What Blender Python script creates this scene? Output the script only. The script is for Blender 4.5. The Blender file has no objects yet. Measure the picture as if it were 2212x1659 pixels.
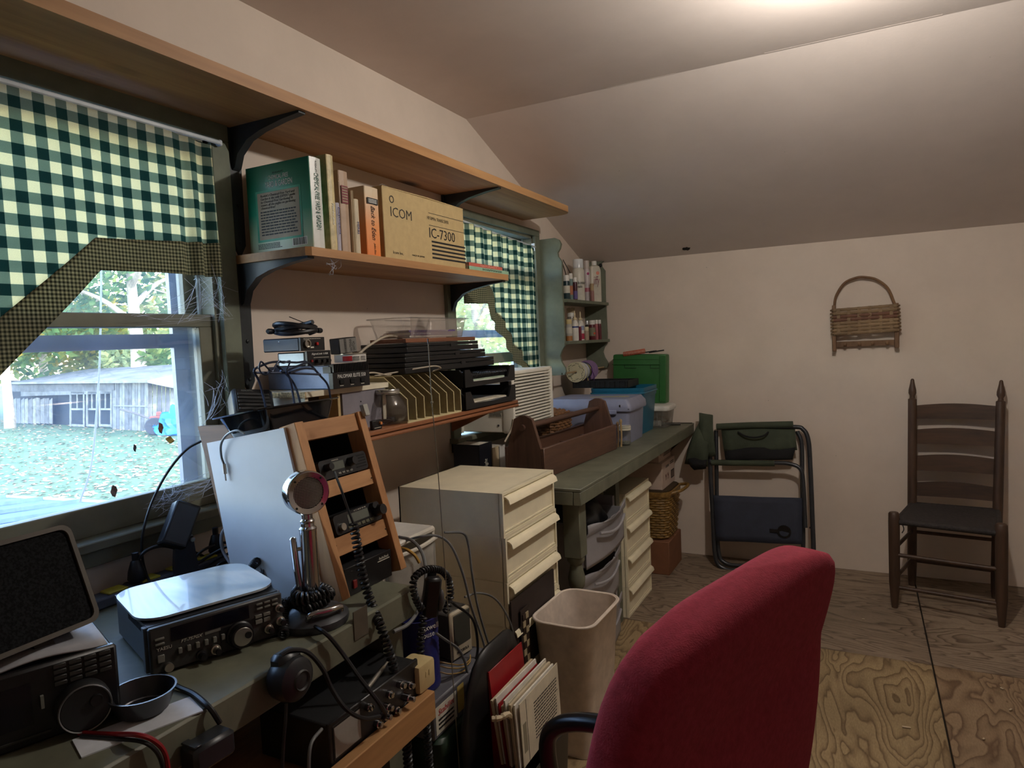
import bpy, bmesh, math, random
from mathutils import Matrix, Vector, Euler
random.seed(7)
SC = bpy.context.scene
COL = SC.collection
PI = math.pi
# ------------------------------------------------------------------ camera
H_EYE = 1.35; FPX = 1477.4
yaw, pit, rol = (math.radians(a) for a in (27.094, 3.606, -2.536))
fw = Vector((-math.sin(yaw)*math.cos(pit), math.cos(yaw)*math.cos(pit), -math.sin(pit)))
rt = Vector((math.cos(yaw), math.sin(yaw), 0)); upv = rt.cross(fw)
rt, upv = math.cos(rol)*rt+math.sin(rol)*upv, -math.sin(rol)*rt+math.cos(rol)*upv
EYE = Vector((0, 0, H_EYE))
cam = bpy.data.cameras.new('camera'); camo = bpy.data.objects.new('camera', cam); COL.objects.link(camo)
cam.sensor_fit = 'HORIZONTAL'; cam.sensor_width = 36; cam.lens = FPX/2212*36; cam.clip_start = .02; cam.clip_end = 400
M3 = Matrix((rt, upv, -fw)).transposed(); camo.matrix_world = Matrix.Translation(EYE) @ M3.to_4x4()
SC.camera = camo
# ------------------------------------------------------------------ view
SC.view_settings.view_transform = 'Standard'; SC.view_settings.look = 'None'
SC.view_settings.exposure = 0.35; SC.view_settings.gamma = 1; SC.view_settings.use_curve_mapping = False
# ------------------------------------------------------------------ sky and sun
wd = bpy.data.worlds.new('world'); SC.world = wd; wd.use_nodes = True
wn = wd.node_tree.nodes; wl = wd.node_tree.links
sky = wn.new('ShaderNodeTexSky'); sky.sky_type = 'NISHITA'; sky.sun_disc = False
sky.sun_elevation = math.radians(42); sky.sun_rotation = math.radians(60); sky.air_density = 1.0; sky.dust_density = 0.6
wn['Background'].inputs['Strength'].default_value = 2.3
wl.new(sky.outputs[0], wn['Background'].inputs['Color'])
sun = bpy.data.lights.new('sun', 'SUN'); sun.energy = 3.8; sun.angle = math.radians(.6); sun.color = (1, .95, .85)
suno = bpy.data.objects.new('sun', sun); COL.objects.link(suno)
suno.rotation_euler = Vector((-.62, .42, -.66)).to_track_quat('-Z', 'Y').to_euler(); suno.location = (30, -20, 40)
LAMP_POS = (0.03, 2.02, 2.255); LAMP_W = 28
# ------------------------------------------------------------------ helpers
def ray(px, py): return rt*((px-1106)/FPX) - upv*((py-829.5)/FPX) + fw
def at(px, py, ax, v):                       # the point of the photograph's pixel on the plane x|y|z = v
    d = ray(px, py); i = 'xyz'.index(ax); return EYE + d*((v-EYE[i])/d[i])
def lin(c): return tuple(((x/255/12.92) if x/255 <= .04045 else ((x/255+.055)/1.055)**2.4) for x in c[:3])+(1,)
class Nt:
    def __init__(s, name):
        s.m = bpy.data.materials.new(name); s.m.use_nodes = True; s.t = s.m.node_tree; s.n = s.t.nodes; s.l = s.t.links
        s.b = s.n['Principled BSDF']; s.o = s.n['Material Output']
    def a(s, typ, **k):
        nd = s.n.new('ShaderNode'+typ)
        for q, v in k.items():
            if q.startswith('i_'):
                key = q[2:]; key = int(key) if key.isdigit() else key.replace('_', ' ')
                nd.inputs[key].default_value = v
            else: setattr(nd, q, v)
        return nd
    def k(s, a, b): s.l.new(a, b)
    def coord(s, out='Object', scale=(1, 1, 1), rot=(0, 0, 0)):
        tc = s.a('TexCoord'); mp = s.a('Mapping'); mp.inputs['Scale'].default_value = scale; mp.inputs['Rotation'].default_value = rot
        s.k(tc.outputs[out], mp.inputs[0]); return mp.outputs[0]
    def ramp(s, fac, stops):
        r = s.a('ValToRGB'); e = r.color_ramp.elements
        while len(e) < len(stops): e.new(.5)
        for x, (p, c) in zip(e, stops): x.position = p; x.color = c
        s.k(fac, r.inputs[0]); return r.outputs[0]
    def math(s, op, a, b=None):
        n = s.a('Math', operation=op)
        for i, v in enumerate((a, b)):
            if v is None: continue
            if isinstance(v, (int, float)): n.inputs[i].default_value = v
            else: s.k(v, n.inputs[i])
        return n.outputs[0]
    def bump(s, h, st, dist=.002):
        b = s.a('Bump'); b.inputs['Strength'].default_value = st; b.inputs['Distance'].default_value = dist
        s.k(h, b.inputs['Height']); s.k(b.outputs[0], s.b.inputs['Normal'])
MAT = {}
def mat(name, c, rough=.55, metal=0, vary=.12, vs=14, bump=.0, bs=120, trans=0, alpha=1, emit=0, spec=.5, coat=0):
    if name in MAT: return MAT[name]
    t = Nt(name); b = t.b; col = lin(c)
    b.inputs['Roughness'].default_value = rough; b.inputs['Metallic'].default_value = metal
    b.inputs['Specular IOR Level'].default_value = spec; b.inputs['Coat Weight'].default_value = coat
    v = t.coord()
    n = t.a('TexNoise', i_Scale=vs, i_Detail=5.0, i_Roughness=.6); t.k(v, n.inputs['Vector'])
    dk = tuple(x*(1-vary*1.6) for x in col[:3])+(1,); lt = tuple(min(1, x*(1+vary)) for x in col[:3])+(1,)
    t.k(t.ramp(n.outputs[0], [(.3, dk), (.7, lt)]), b.inputs['Base Color'])
    if bump:
        n2 = t.a('TexNoise', i_Scale=bs, i_Detail=3.0); t.k(v, n2.inputs['Vector']); t.bump(n2.outputs[0], bump)
    if trans: b.inputs['Transmission Weight'].default_value = trans
    if emit: b.inputs['Emission Color'].default_value = col; b.inputs['Emission Strength'].default_value = emit
    if alpha < 1: b.inputs['Alpha'].default_value = alpha
    MAT[name] = t.m; return t.m
def clear(name, c=(230, 235, 235), film=.12, rough=.05, gloss=.08):          # thin clear sheet: light passes, a faint film and shine stay
    if name in MAT: return MAT[name]
    t = Nt(name); tr = t.a('BsdfTransparent'); df = t.a('BsdfDiffuse'); tl = t.a('BsdfTranslucent'); gl = t.a('BsdfGlossy', i_Roughness=rough)
    df.inputs[0].default_value = lin(c); tl.inputs[0].default_value = lin(c)
    n = t.a('TexNoise', i_Scale=9.0, i_Detail=6.0); t.k(t.coord(), n.inputs['Vector'])
    m0 = t.a('MixShader', i_0=.5); t.k(df.outputs[0], m0.inputs[1]); t.k(tl.outputs[0], m0.inputs[2])
    f = t.math('MULTIPLY', t.math('ADD', n.outputs[0], .15), film*1.5)
    m1 = t.a('MixShader'); t.k(f, m1.inputs[0]); t.k(tr.outputs[0], m1.inputs[1]); t.k(m0.outputs[0], m1.inputs[2])
    lw = t.a('LayerWeight', i_Blend=.35); g = t.math('ADD', t.math('MULTIPLY', lw.outputs['Fresnel'], .5), gloss*.4)
    m2 = t.a('MixShader'); t.k(g, m2.inputs[0]); t.k(m1.outputs[0], m2.inputs[1]); t.k(gl.outputs[0], m2.inputs[2])
    t.k(m2.outputs[0], t.o.inputs[0]); MAT[name] = t.m; return t.m
def wood(name, c1, c2, axis='y', scale=9, stretch=.08, rough=.6, knots=False, dist=3.0, bump=.15):
    if name in MAT: return MAT[name]
    t = Nt(name); sc = [1, 1, 1]; sc['xyz'.index(axis)] = stretch; v = t.coord(scale=tuple(sc))
    n = t.a('TexNoise', i_Scale=scale, i_Detail=8.0, i_Roughness=.62, i_Distortion=dist*.1); t.k(v, n.inputs['Vector'])
    n2 = t.a('TexNoise', i_Scale=scale*9, i_Detail=3.0); t.k(v, n2.inputs['Vector'])
    f = t.math('ADD', t.math('MULTIPLY', n.outputs[0], .75), t.math('MULTIPLY', n2.outputs[0], .25))
    col = t.ramp(f, [(.35, lin(c2)), (.62, lin(c1))])
    if knots:
        sk = [1.0, 1.0, 1.0]; sk['xyz'.index(axis)] = .45
        vo = t.a('TexVoronoi', i_Scale=knots); t.k(t.coord(scale=tuple(sk)), vo.inputs['Vector'])
        kf = t.ramp(vo.outputs['Distance'], [(.06, (1, 1, 1, 1)), (.13, (0, 0, 0, 1))])
        mx = t.a('MixRGB'); t.k(kf, mx.inputs[0]); t.k(col, mx.inputs[1]); mx.inputs[2].default_value = lin(tuple(x*.42 for x in c2)); col = mx.outputs[0]
    t.k(col, t.b.inputs['Base Color']); t.b.inputs['Roughness'].default_value = rough
    t.bump(n2.outputs[0], bump); MAT[name] = t.m; return t.m
# ---- mesh builder
class G:
    def __init__(s): s.bm = bmesh.new()
    def _x(s, vs, M):
        if M is not None:
            for v in vs: v.co = M @ v.co
    def box(s, c, d, rot=None, bev=0, seg=1, M=None):
        r = bmesh.ops.create_cube(s.bm, size=1); vs = r['verts']
        R = Matrix.Identity(4) if rot is None else Euler(rot).to_matrix().to_4x4()
        T = Matrix.Translation(Vector(c)) @ R @ Matrix.Diagonal((d[0], d[1], d[2], 1))
        for v in vs: v.co = T @ v.co
        if bev:
            es = list({e for v in vs for e in v.link_edges}); q = bmesh.ops.bevel(s.bm, geom=es, offset=bev, segments=seg, affect='EDGES', profile=.6)
            vs = list({v for f in q['faces'] for v in f.verts} | {v for v in vs if v.is_valid}); 
        s._x(vs, M); return s
    def b2(s, p, q, bev=0, M=None, seg=1):    # box by two corners
        p = Vector(p); q = Vector(q); return s.box((p+q)/2, [abs(x) for x in (q-p)], bev=bev, M=M, seg=seg)
    def poly(s, vs, fs, M=None):
        v = [s.bm.verts.new(M @ Vector(p) if M is not None else p) for p in vs]
        for f in fs:
            try: s.bm.faces.new([v[i] for i in f])
            except ValueError: pass
        return s
    def lathe(s, prof, seg=24, M=None, caps=True):
        rows = []
        for r, z in prof:
            row = []
            for i in range(seg):
                a = 2*PI*i/seg; p = Vector((r*math.cos(a), r*math.sin(a), z)); row.append(s.bm.verts.new(M @ p if M is not None else p))
            rows.append(row)
        for a, b in zip(rows, rows[1:]):
            for i in range(seg):
                j = (i+1) % seg; s.bm.faces.new((a[i], a[j], b[j], b[i]))
        if caps:
            if prof[0][0] > 1e-6: s.bm.faces.new(rows[0][::-1])
            if prof[-1][0] > 1e-6: s.bm.faces.new(rows[-1])
        return s
    def cyl(s, a, b, r, seg=16, r2=None):
        a = Vector(a); b = Vector(b); d = b-a; M = Matrix.Translation(a) @ d.to_track_quat('Z', 'Y').to_matrix().to_4x4()
        return s.lathe([(r, 0), (r if r2 is None else r2, d.length)], seg, M)
    def tube(s, pts, r, seg=7, closed=False):
        P = [Vector(p) for p in pts]; n = len(P); rows = []; T0 = None; N = None
        for i in range(n):
            t = (P[(i+1) % n]-P[i-1]) if closed else (P[min(i+1, n-1)]-P[max(i-1, 0)])
            t = t.normalized() if t.length > 1e-9 else (T0 or Vector((0, 0, 1)))
            if N is None: N = t.orthogonal().normalized()
            else:
                N = N - t*N.dot(t); N = N.normalized() if N.length > 1e-6 else t.orthogonal().normalized()
            T0 = t; Bn = t.cross(N); ri = r[i] if isinstance(r, (list, tuple)) else r
            rows.append([s.bm.verts.new(P[i]+ri*(math.cos(2*PI*k/seg)*N+math.sin(2*PI*k/seg)*Bn)) for k in range(seg)])
        rng = range(n) if closed else range(n-1)
        for i in rng:
            a, b = rows[i], rows[(i+1) % n]
            for k in range(seg):
                j = (k+1) % seg; s.bm.faces.new((a[k], a[j], b[j], b[k]))
        if not closed:
            s.bm.faces.new(rows[0][::-1]); s.bm.faces.new(rows[-1])
        return s
    def prism(s, pl, z0, z1, M=None):          # outline in xy raised from z0 to z1
        lo = [s.bm.verts.new(M @ Vector((x, y, z0)) if M is not None else (x, y, z0)) for x, y in pl]
        hi = [s.bm.verts.new(M @ Vector((x, y, z1)) if M is not None else (x, y, z1)) for x, y in pl]
        n = len(pl)
        for i in range(n):
            j = (i+1) % n; s.bm.faces.new((lo[i], lo[j], hi[j], hi[i]))
        s.bm.faces.new(lo[::-1]); s.bm.faces.new(hi); return s
    def loft(s, rings, caps=True):
        rows = [[s.bm.verts.new(p) for p in r] for r in rings]; n = len(rows[0])
        for a, b in zip(rows, rows[1:]):
            for i in range(n):
                j = (i+1) % n; s.bm.faces.new((a[i], a[j], b[j], b[i]))
        if caps: s.bm.faces.new(rows[0][::-1]); s.bm.faces.new(rows[-1])
        return s
    def ball(s, c, r, sc=(1, 1, 1), sub=2, M=None):
        q = bmesh.ops.create_icosphere(s.bm, subdivisions=sub, radius=1)
        for v in q['verts']: v.co = Vector(c)+Vector((v.co.x*r*sc[0], v.co.y*r*sc[1], v.co.z*r*sc[2]))
        s._x(q['verts'], M); return s
    def grid(s, nu, nv, f, M=None, thick=0):
        a = [[s.bm.verts.new(f(i/(nu-1), j/(nv-1))) for j in range(nv)] for i in range(nu)]
        for i in range(nu-1):
            for j in range(nv-1): s.bm.faces.new((a[i][j], a[i+1][j], a[i+1][j+1], a[i][j+1]))
        return s
    def mesh(s, name, smooth=True, ang=40, recalc=True):
        if recalc: bmesh.ops.recalc_face_normals(s.bm, faces=s.bm.faces)
        me = bpy.data.meshes.new(name); s.bm.to_mesh(me); s.bm.free()
        if smooth:
            me.polygons.foreach_set('use_smooth', [True]*len(me.polygons)); me.set_sharp_from_angle(angle=math.radians(ang))
        return me
WM = {}
def thing(name, label, cat, loc=(0, 0, 0), rz=0, group=None, rot=None):
    o = bpy.data.objects.new(name, None); COL.objects.link(o); o.empty_display_size = .05
    o.location = loc; o.rotation_euler = rot if rot else (0, 0, rz)
    o['label'] = label; o['category'] = cat
    if group: o['group'] = group
    WM[o] = Matrix.Translation(Vector(loc)) @ Euler(rot if rot else (0, 0, rz)).to_matrix().to_4x4(); return o
def struct(name, g, m, parent=None, smooth=False):
    o = part(name, g, m, parent, smooth=smooth)
    if parent is None: o['kind'] = 'structure'
    return o
def part(name, g, m, parent=None, w=False, smooth=True, label=None, kind=None, ang=40):
    me = g if isinstance(g, bpy.types.Mesh) else g.mesh(name, smooth, ang)
    if w and parent is not None: me.transform(WM[parent].inverted())
    if m is not None and not me.materials: me.materials.append(m)
    o = bpy.data.objects.new(name, me); COL.objects.link(o)
    if parent is not None:
        o.parent = parent; WM[o] = WM[parent] if parent in WM else Matrix.Identity(4)
    else: WM[o] = Matrix.Identity(4)
    if label: o['label'] = label
    if kind: o['kind'] = kind
    return o
def top(name, g, m, label, cat, loc=None, rz=0, group=None, smooth=True, kind=None, rot=None, ang=40):
    o = part(name, g, m, None, smooth=smooth, ang=ang); o['label'] = label; o['category'] = cat
    if loc is not None: o.location = loc; o.rotation_euler = rot if rot else (0, 0, rz); WM[o] = Matrix.Translation(Vector(loc)) @ Euler(rot if rot else (0, 0, rz)).to_matrix().to_4x4()
    if group: o['group'] = group
    if kind: o['kind'] = kind
    return o
def dup(root, loc, rz=0, label=None, rot=None):
    def cp(o, par):
        c = o.copy(); COL.objects.link(c); c.parent = par
        for ch in list(o.children): cp(ch, c)
        return c
    c = cp(root, None); c.location = loc; c.rotation_euler = rot if rot else (0, 0, rz)
    WM[c] = Matrix.Translation(Vector(loc)) @ Euler(rot if rot else (0, 0, rz)).to_matrix().to_4x4()
    if label: c['label'] = label
    return c
def FR(o, x=(1, 0, 0), y=(0, 0, 1)):           # a flat frame: x to the reader's right, y up
    x = Vector(x).normalized(); y = Vector(y); y = (y-x*x.dot(y)).normalized(); z = x.cross(y)
    M = Matrix((x, y, z)).transposed().to_4x4(); M.translation = Vector(o); return M
def text(parent, s, M, w, h, m, name='lettering', shear=0, depth=.0004, wld=False, font_w=0):
    cu = bpy.data.curves.new('t', 'FONT'); cu.body = s; cu.extrude = .01; cu.shear = shear; cu.resolution_u = 2; cu.offset = font_w; cu.space_line = .9
    ob = bpy.data.objects.new('t', cu); me = bpy.data.meshes.new_from_object(ob); bpy.data.objects.remove(ob); bpy.data.curves.remove(cu)
    xs = [v.co.x for v in me.vertices]; ys = [v.co.y for v in me.vertices]
    if not xs: return None
    x0, x1, y0, y1 = min(xs), max(xs), min(ys), max(ys); sx = w/(x1-x0); sy = h/(y1-y0)
    for v in me.vertices: v.co = M @ Vector(((v.co.x-(x0+x1)/2)*sx, (v.co.y-(y0+y1)/2)*sy, (v.co.z+.01)*depth/.02))
    me.name = name; me.materials.clear(); return part(name, me, m, parent, w=wld)
def bars(parent, M, w, h, n, m, name='small_print', fill=.45, ragged=.2):      # rows of print too small to read
    g = G()
    for i in range(n):
        y = h/2-(i+.5)*h/n; x = -w/2; end = w/2*(1-random.random()*ragged)
        while x < end-.02*w:
            l = min(end-x, w*random.uniform(.04, .13)); g.box((x+l/2, y, .0002), (l, h/n*fill, .0004), M=M); x += l+w*.018
    return part(name, g, m, parent, smooth=False)
def spline(pts, n=8):
    P = [Vector(p) for p in pts]; out = []
    for i in range(len(P)-1):
        p0 = P[i-1] if i else 2*P[0]-P[1]; p1, p2 = P[i], P[i+1]; p3 = P[i+2] if i+2 < len(P) else 2*P[-1]-P[-2]
        for k in range(n):
            t = k/n; out.append(.5*((2*p1)+(p2-p0)*t+(2*p0-5*p1+4*p2-p3)*t*t+(3*p1-p0-3*p2+p3)*t**3))
    out.append(P[-1]); return out
def coil(pts, R, pitch, n=9, spn=12):          # helix wound around a path
    P = spline(pts, spn); out = []; ph = 0; N = None
    cum = [0]
    for a, b in zip(P, P[1:]): cum.append(cum[-1]+(b-a).length)
    L = cum[-1]; steps = max(12, int(L/pitch*n)); j = 0
    for i in range(steps+1):
        d = L*i/steps
        while j < len(P)-2 and cum[j+1] < d: j += 1
        t = (P[j+1]-P[j]); tl = t.length or 1; q = P[j]+t*((d-cum[j])/tl); t = t/tl
        N = t.orthogonal().normalized() if N is None else (N-t*N.dot(t)).normalized()
        a = 2*PI*i/n; out.append(q+R*(math.cos(a)*N+math.sin(a)*t.cross(N)))
    return out
def rrect(w, h, r, n=4):                       # rounded rectangle outline about 0
    o = []
    for cx, cy, a0 in ((w/2-r, h/2-r, 0), (-w/2+r, h/2-r, 90), (-w/2+r, -h/2+r, 180), (w/2-r, -h/2+r, 270)):
        for i in range(n+1): a = math.radians(a0+90*i/n); o.append((cx+r*math.cos(a), cy+r*math.sin(a)))
    return o
# ================================================================== STRUCTURE
W = -1.564; L = 4.151; ZC = 2.35; YC = 2.72; ZK = 1.815; BZ = .808; MS = 1.108
def wallmat(name, c, sc=2.2):
    t = Nt(name); v = t.coord()
    n = t.a('TexNoise', i_Scale=sc, i_Detail=7.0, i_Roughness=.65); t.k(v, n.inputs['Vector'])
    n2 = t.a('TexNoise', i_Scale=95.0, i_Detail=4.0); t.k(v, n2.inputs['Vector'])
    c1 = lin(c); c2 = tuple(x*.9 for x in c1[:3])+(1,)
    col = t.ramp(n.outputs[0], [(.35, c2), (.65, c1)])
    vo = t.a('TexVoronoi', i_Scale=7.0); t.k(v, vo.inputs['Vector'])          # a few nicks and specks in the paint
    k = t.ramp(vo.outputs['Distance'], [(.012, (1, 1, 1, 1)), (.02, (0, 0, 0, 1))])
    mx = t.a('MixRGB'); t.k(k, mx.inputs[0]); t.k(col, mx.inputs[1]); mx.inputs[2].default_value = tuple(x*.5 for x in c1[:3])+(1,)
    t.k(mx.outputs[0], t.b.inputs['Base Color']); t.b.inputs['Roughness'].default_value = .62; t.b.inputs['Specular IOR Level'].default_value = .3
    t.bump(n2.outputs[0], .25, .001); return t.m
M_wall = wallmat('peach_wall_paint', (226, 211, 196)); M_ceil = wallmat('ceiling_paint', (220, 208, 200), 1.6)
M_green = mat('sage_green_paint', (116, 122, 104), .68, vary=.15, vs=10, bump=.15, bs=60)
M_sash = mat('sash_grey_green_paint', (116, 116, 98), .5, vary=.15, vs=8, bump=.1, bs=50)
WIN1 = (.36, 1.315, .945, 1.93); WIN2 = (2.52, 3.37, .945, 1.905)
XO = W-.13
g = G()                                        # gable wall with two openings
ys = [-1.6, WIN1[0], WIN1[1], WIN2[0], WIN2[1], L+.1]
def gz(y): return ZC+.05 if y <= YC else ZC+(ZK-ZC)*(y-YC)/(L-YC)+.05
for i in range(5):
    y0, y1 = ys[i], ys[i+1]
    if i in (1, 3):
        wz = WIN1 if i == 1 else WIN2
        g.b2((XO, y0, -.12), (W, y1, wz[2])); z0 = wz[3]
    else: z0 = -.12
    if y1 <= YC: g.b2((XO, y0, z0), (W, y1, ZC+.05))
    else:
        cut = [y0]+([YC] if y0 < YC < y1 else [])+[y1]
        for a, b in zip(cut, cut[1:]):
            g.prism([(a, z0), (b, z0), (b, max(gz(b), z0+.001)), (a, gz(a))], 0, .13, Matrix(((0, 0, 1, XO), (1, 0, 0, 0), (0, 1, 0, 0), (0, 0, 0, 1))))
struct('wall_left', g, M_wall)
struct('wall_back', G().b2((W, L, -.12), (2.6, L+.12, ZK+.06)), M_wall)
struct('wall_right', G().b2((2.6, -1.6, -.12), (2.72, L+.1, ZC+.05)), M_wall)
struct('wall_front', G().b2((XO, -1.72, -.12), (2.72, -1.6, ZC+.05)), M_wall)
struct('ceiling', G().b2((W, -1.6, ZC), (2.6, YC, ZC+.1)), M_ceil)
g = G(); M_ = Matrix(((0, 0, 1, 0), (1, 0, 0, 0), (0, 1, 0, 0), (0, 0, 0, 1)))
struct('ceiling', G().prism([(YC, ZC), (L, ZK), (L+.12, ZK), (L+.12, ZK+.1), (YC, ZC+.1)], W, 2.6, M_), M_ceil)
# hole knocked in the slope near the wall
def slope(x, y, d=0): return Vector((x, y, ZC+(ZK-ZC)*(y-YC)/(L-YC)-d))
hp = at(1483, 537, 'y', 4.0); hy = 4.0
for _ in range(6):
    hp = at(1483, 537, 'y', hy); hy = YC+(hp.z-ZC)*(L-YC)/(ZK-ZC)
sd = Vector((0, L-YC, ZK-ZC)).normalized(); sn = Vector((0, sd.z, -sd.y))
MH = FR(slope(hp.x, hy, .0), (1, 0, 0), sd); rr = random.Random(3)
o = top('ceiling_hole', G().prism([(math.cos(a)*.022*rr.uniform(.7, 1.3), math.sin(a)*.02*rr.uniform(.7, 1.2)) for a in [i*2*PI/14 for i in range(14)]], -.002, .0025, MH), mat('hole_dark', (12, 11, 10), .9), 'small ragged black hole broken in the sloping ceiling', 'hole')
g = G()
for k in range(5):
    a = 3.6+k*.45; g.poly([(math.cos(a)*.02, math.sin(a)*.02, .002), (math.cos(a+.4)*.021, math.sin(a+.4)*.02, .002), (math.cos(a+.2)*.034, math.sin(a+.2)*.03, .009)], [(0, 1, 2)], MH)
part('torn_paper', g, mat('torn_paper', (222, 214, 204), .8), o, smooth=False)
# thin paper tape along the ceiling crease
g = G()
for x0, x1, w_ in ((-.9, -.62, .006), (-.3, .25, .012)): g.b2((x0, YC-w_, ZC-.0007), (x1, YC-.001, ZC-.0002))
struct('trim_1', g, M_ceil)
# ---- plywood floor
def ply(name, rot, c1, c2, off):
    t = Nt(name); v = t.coord(rot=(0, 0, rot)); mp = t.a('Mapping'); mp.inputs['Location'].default_value = off; mp.inputs['Scale'].default_value = (1.0, 3.2, 1.0); t.k(v, mp.inputs[0])
    n = t.a('TexNoise', i_Scale=1.15, i_Detail=3.5, i_Roughness=.5, i_Distortion=.4); t.k(mp.outputs[0], n.inputs['Vector'])
    r = t.math('FRACT', t.math('MULTIPLY', n.outputs[0], 24.0))                # contour rings of rotary-cut veneer
    sp = t.a('TexNoise', i_Scale=60.0, i_Detail=4.0); t.k(mp.outputs[0], sp.inputs['Vector'])
    lg = t.a('TexNoise', i_Scale=1.6, i_Detail=4.0); t.k(v, lg.inputs['Vector'])
    g1 = t.ramp(r, [(0, lin(c2)), (.22, lin(tuple((a*2+b)/3 for a, b in zip(c1, c2)))), (.55, lin(c1)), (.9, lin(c1)), (1, lin(c2))])
    mx = t.a('MixRGB', blend_type='MULTIPLY', i_0=.75); t.k(g1, mx.inputs[1])
    t.k(t.ramp(lg.outputs[0], [(.3, (.45, .43, .38, 1)), (.7, (1, .97, .9, 1))]), mx.inputs[2])
    mx2 = t.a('MixRGB', blend_type='MULTIPLY', i_0=.5); t.k(mx.outputs[0], mx2.inputs[1]); t.k(t.ramp(sp.outputs[0], [(.3, (.6, .58, .55, 1)), (.65, (1, 1, 1, 1))]), mx2.inputs[2])
    t.k(mx2.outputs[0], t.b.inputs['Base Color']); t.b.inputs['Roughness'].default_value = .6; t.b.inputs['Specular IOR Level'].default_value = .3
    t.bump(r, .15, .0012); return t.m
P1 = ply('plywood_cross_grain', 0, (166, 148, 130), (116, 98, 84), (3, 1, 0)); P2 = ply('plywood_long_grain', PI/2, (172, 150, 116), (122, 100, 74), (0, 7, 2))
P3 = ply('plywood_long_grain_worn', PI/2, (162, 138, 112), (116, 92, 72), (5, 2, 1))
fl = struct('floor', G().b2((W, -1.6, -.12), (2.6, L, -.02)), mat('subfloor', (40, 34, 28), .9))
XS = .24; YS = 3.07
for x0, x1, y0, y1, m, dz in ((W, XS-.003, YS+.002, L, P1, 0), (XS+.003, 2.6, YS+.006, L, P1, -.001), (W, XS-.003, .63, YS-.002, P2, .0), (XS+.003, 2.6, .63, YS+.001, P3, -.0015), (W, XS-.003, -1.6, .626, P1, 0), (XS+.003, 2.6, -1.6, .626, P1, 0)):
    part('plywood_sheet', G().b2((x0, y0, -.02), (x1, y1, dz), bev=.0015), m, fl, smooth=False)
M_chip = mat('wood_chip', (196, 178, 150), .8)
for i, (px, py, l, a) in enumerate(((1958, 1572, .026, .1), (2183, 1534, .014, .9), (2164, 1488, .012, 2.2), (2125, 1597, .008, 1.0), (1865, 1338, .012, .3))):
    p = at(px, py, 'z', .002); top('wood_chip', G().box((0, 0, .002), (l, .006, .004), bev=.001), M_chip, ('longest pale wood chip lying on the plywood floor', 'pale wood chip near the right frame edge on the floor', 'curled pale shaving on the floor right of the seam', 'tiny pale crumb on the floor right of the seam', 'pale shaving on the floor left of the ladder-back chair')[i], 'wood chip', loc=p, rz=a, group='wood chips on the floor')
# ---- windows
M_glass = clear('dusty_window_glass', (190, 212, 245), .06, .02, .1)
M_alu = mat('storm_window_aluminium', (120, 124, 128), .45, .3)
M_strip = mat('jamb_strip_white', (196, 204, 206), .4)
def window(n, b, left_mull=True, ac=None):
    y0, y1, z0, z1 = b; cw = .058
    wo = struct('window_%d' % n, G().b2((W-.0, y0-cw, z1-.0), (W+.018, y1+cw, z1+(.05 if n == 1 else .034)), bev=.002), M_green); wo['label'] = 'sage green painted sash window in the peach wall'
    for s, ya, yb in (('l', y0-cw, y0), ('r', y1, y1+cw)): part('casing', G().b2((W, ya, z0-.05), (W+.018, yb, z1), bev=.002), M_green, wo)
    part('stool', G().b2((W-.06, y0-cw-.01, z0-.022), (W+.045, y1+cw+.01, z0), bev=.003), M_sash, wo)
    part('apron', G().b2((W, y0-cw, z0-.062), (W+.02, y1+cw, z0-.022), bev=.002), M_sash, wo)
    g = G()
    for ya, yb in ((y0-.001, y0+.014), (y1-.014, y1+.001)): g.b2((XO, ya, z0), (W, yb, z1))
    g.b2((XO, y0, z1-.014), (W, y1, z1)); part('jamb', g, M_sash, wo)
    part('parting_strip', G().b2((W-.058, y1-.022, z0), (W-.05, y1-.012, z1)), M_strip, wo)
    zm = (z0+z1)/2
    def sash(nm, x, za, zb, bot, topr, st=.042):
        s = part(nm, G().b2((x-.03, y0+.014, za), (x, y1-.014, za+bot), bev=.002), M_sash, wo)
        part('rail', G().b2((x-.03, y0+.014, zb-topr), (x, y1-.014, zb), bev=.002), M_sash, s)
        for ya, yb in ((y0+.014, y0+.014+st), (y1-.014-st, y1-.014)): part('stile', G().b2((x-.03, ya, za+bot), (x, yb, zb-topr), bev=.002), M_sash, s)
        part('pane', G().b2((x-.017, y0+.014+st, za+bot), (x-.014, y1-.014-st, zb-topr)), M_glass, s, smooth=False)
    za = z0 if ac is None else ac
    if ac is None: sash('lower_sash', W-.012, z0, 1.458, .068, .034)
    else: sash('lower_sash', W-.012, ac, 1.72, .05, .034)
    sash('upper_sash', W-.062, 1.425 if ac is None else 1.66, z1-.014, .034, .045 if ac is None else .012)
    st = part('storm_frame', G().b2((XO+.002, y0+.014, z0), (XO+.016, y1-.014, z0+.03)), M_alu, wo)
    g = G()
    for ya, yb in ((y0+.014, y0+.05), (y1-.06, y1-.014)): g.b2((XO+.002, ya, z0+.03), (XO+.016, yb, z1-.02))
    g.b2((XO+.002, y0+.05, 1.372), (XO+.018, y1-.06, 1.41)); part('storm_rail', g, M_alu, st)
    return wo
window(1, WIN1); window(2, WIN2, ac=1.245)
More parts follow.
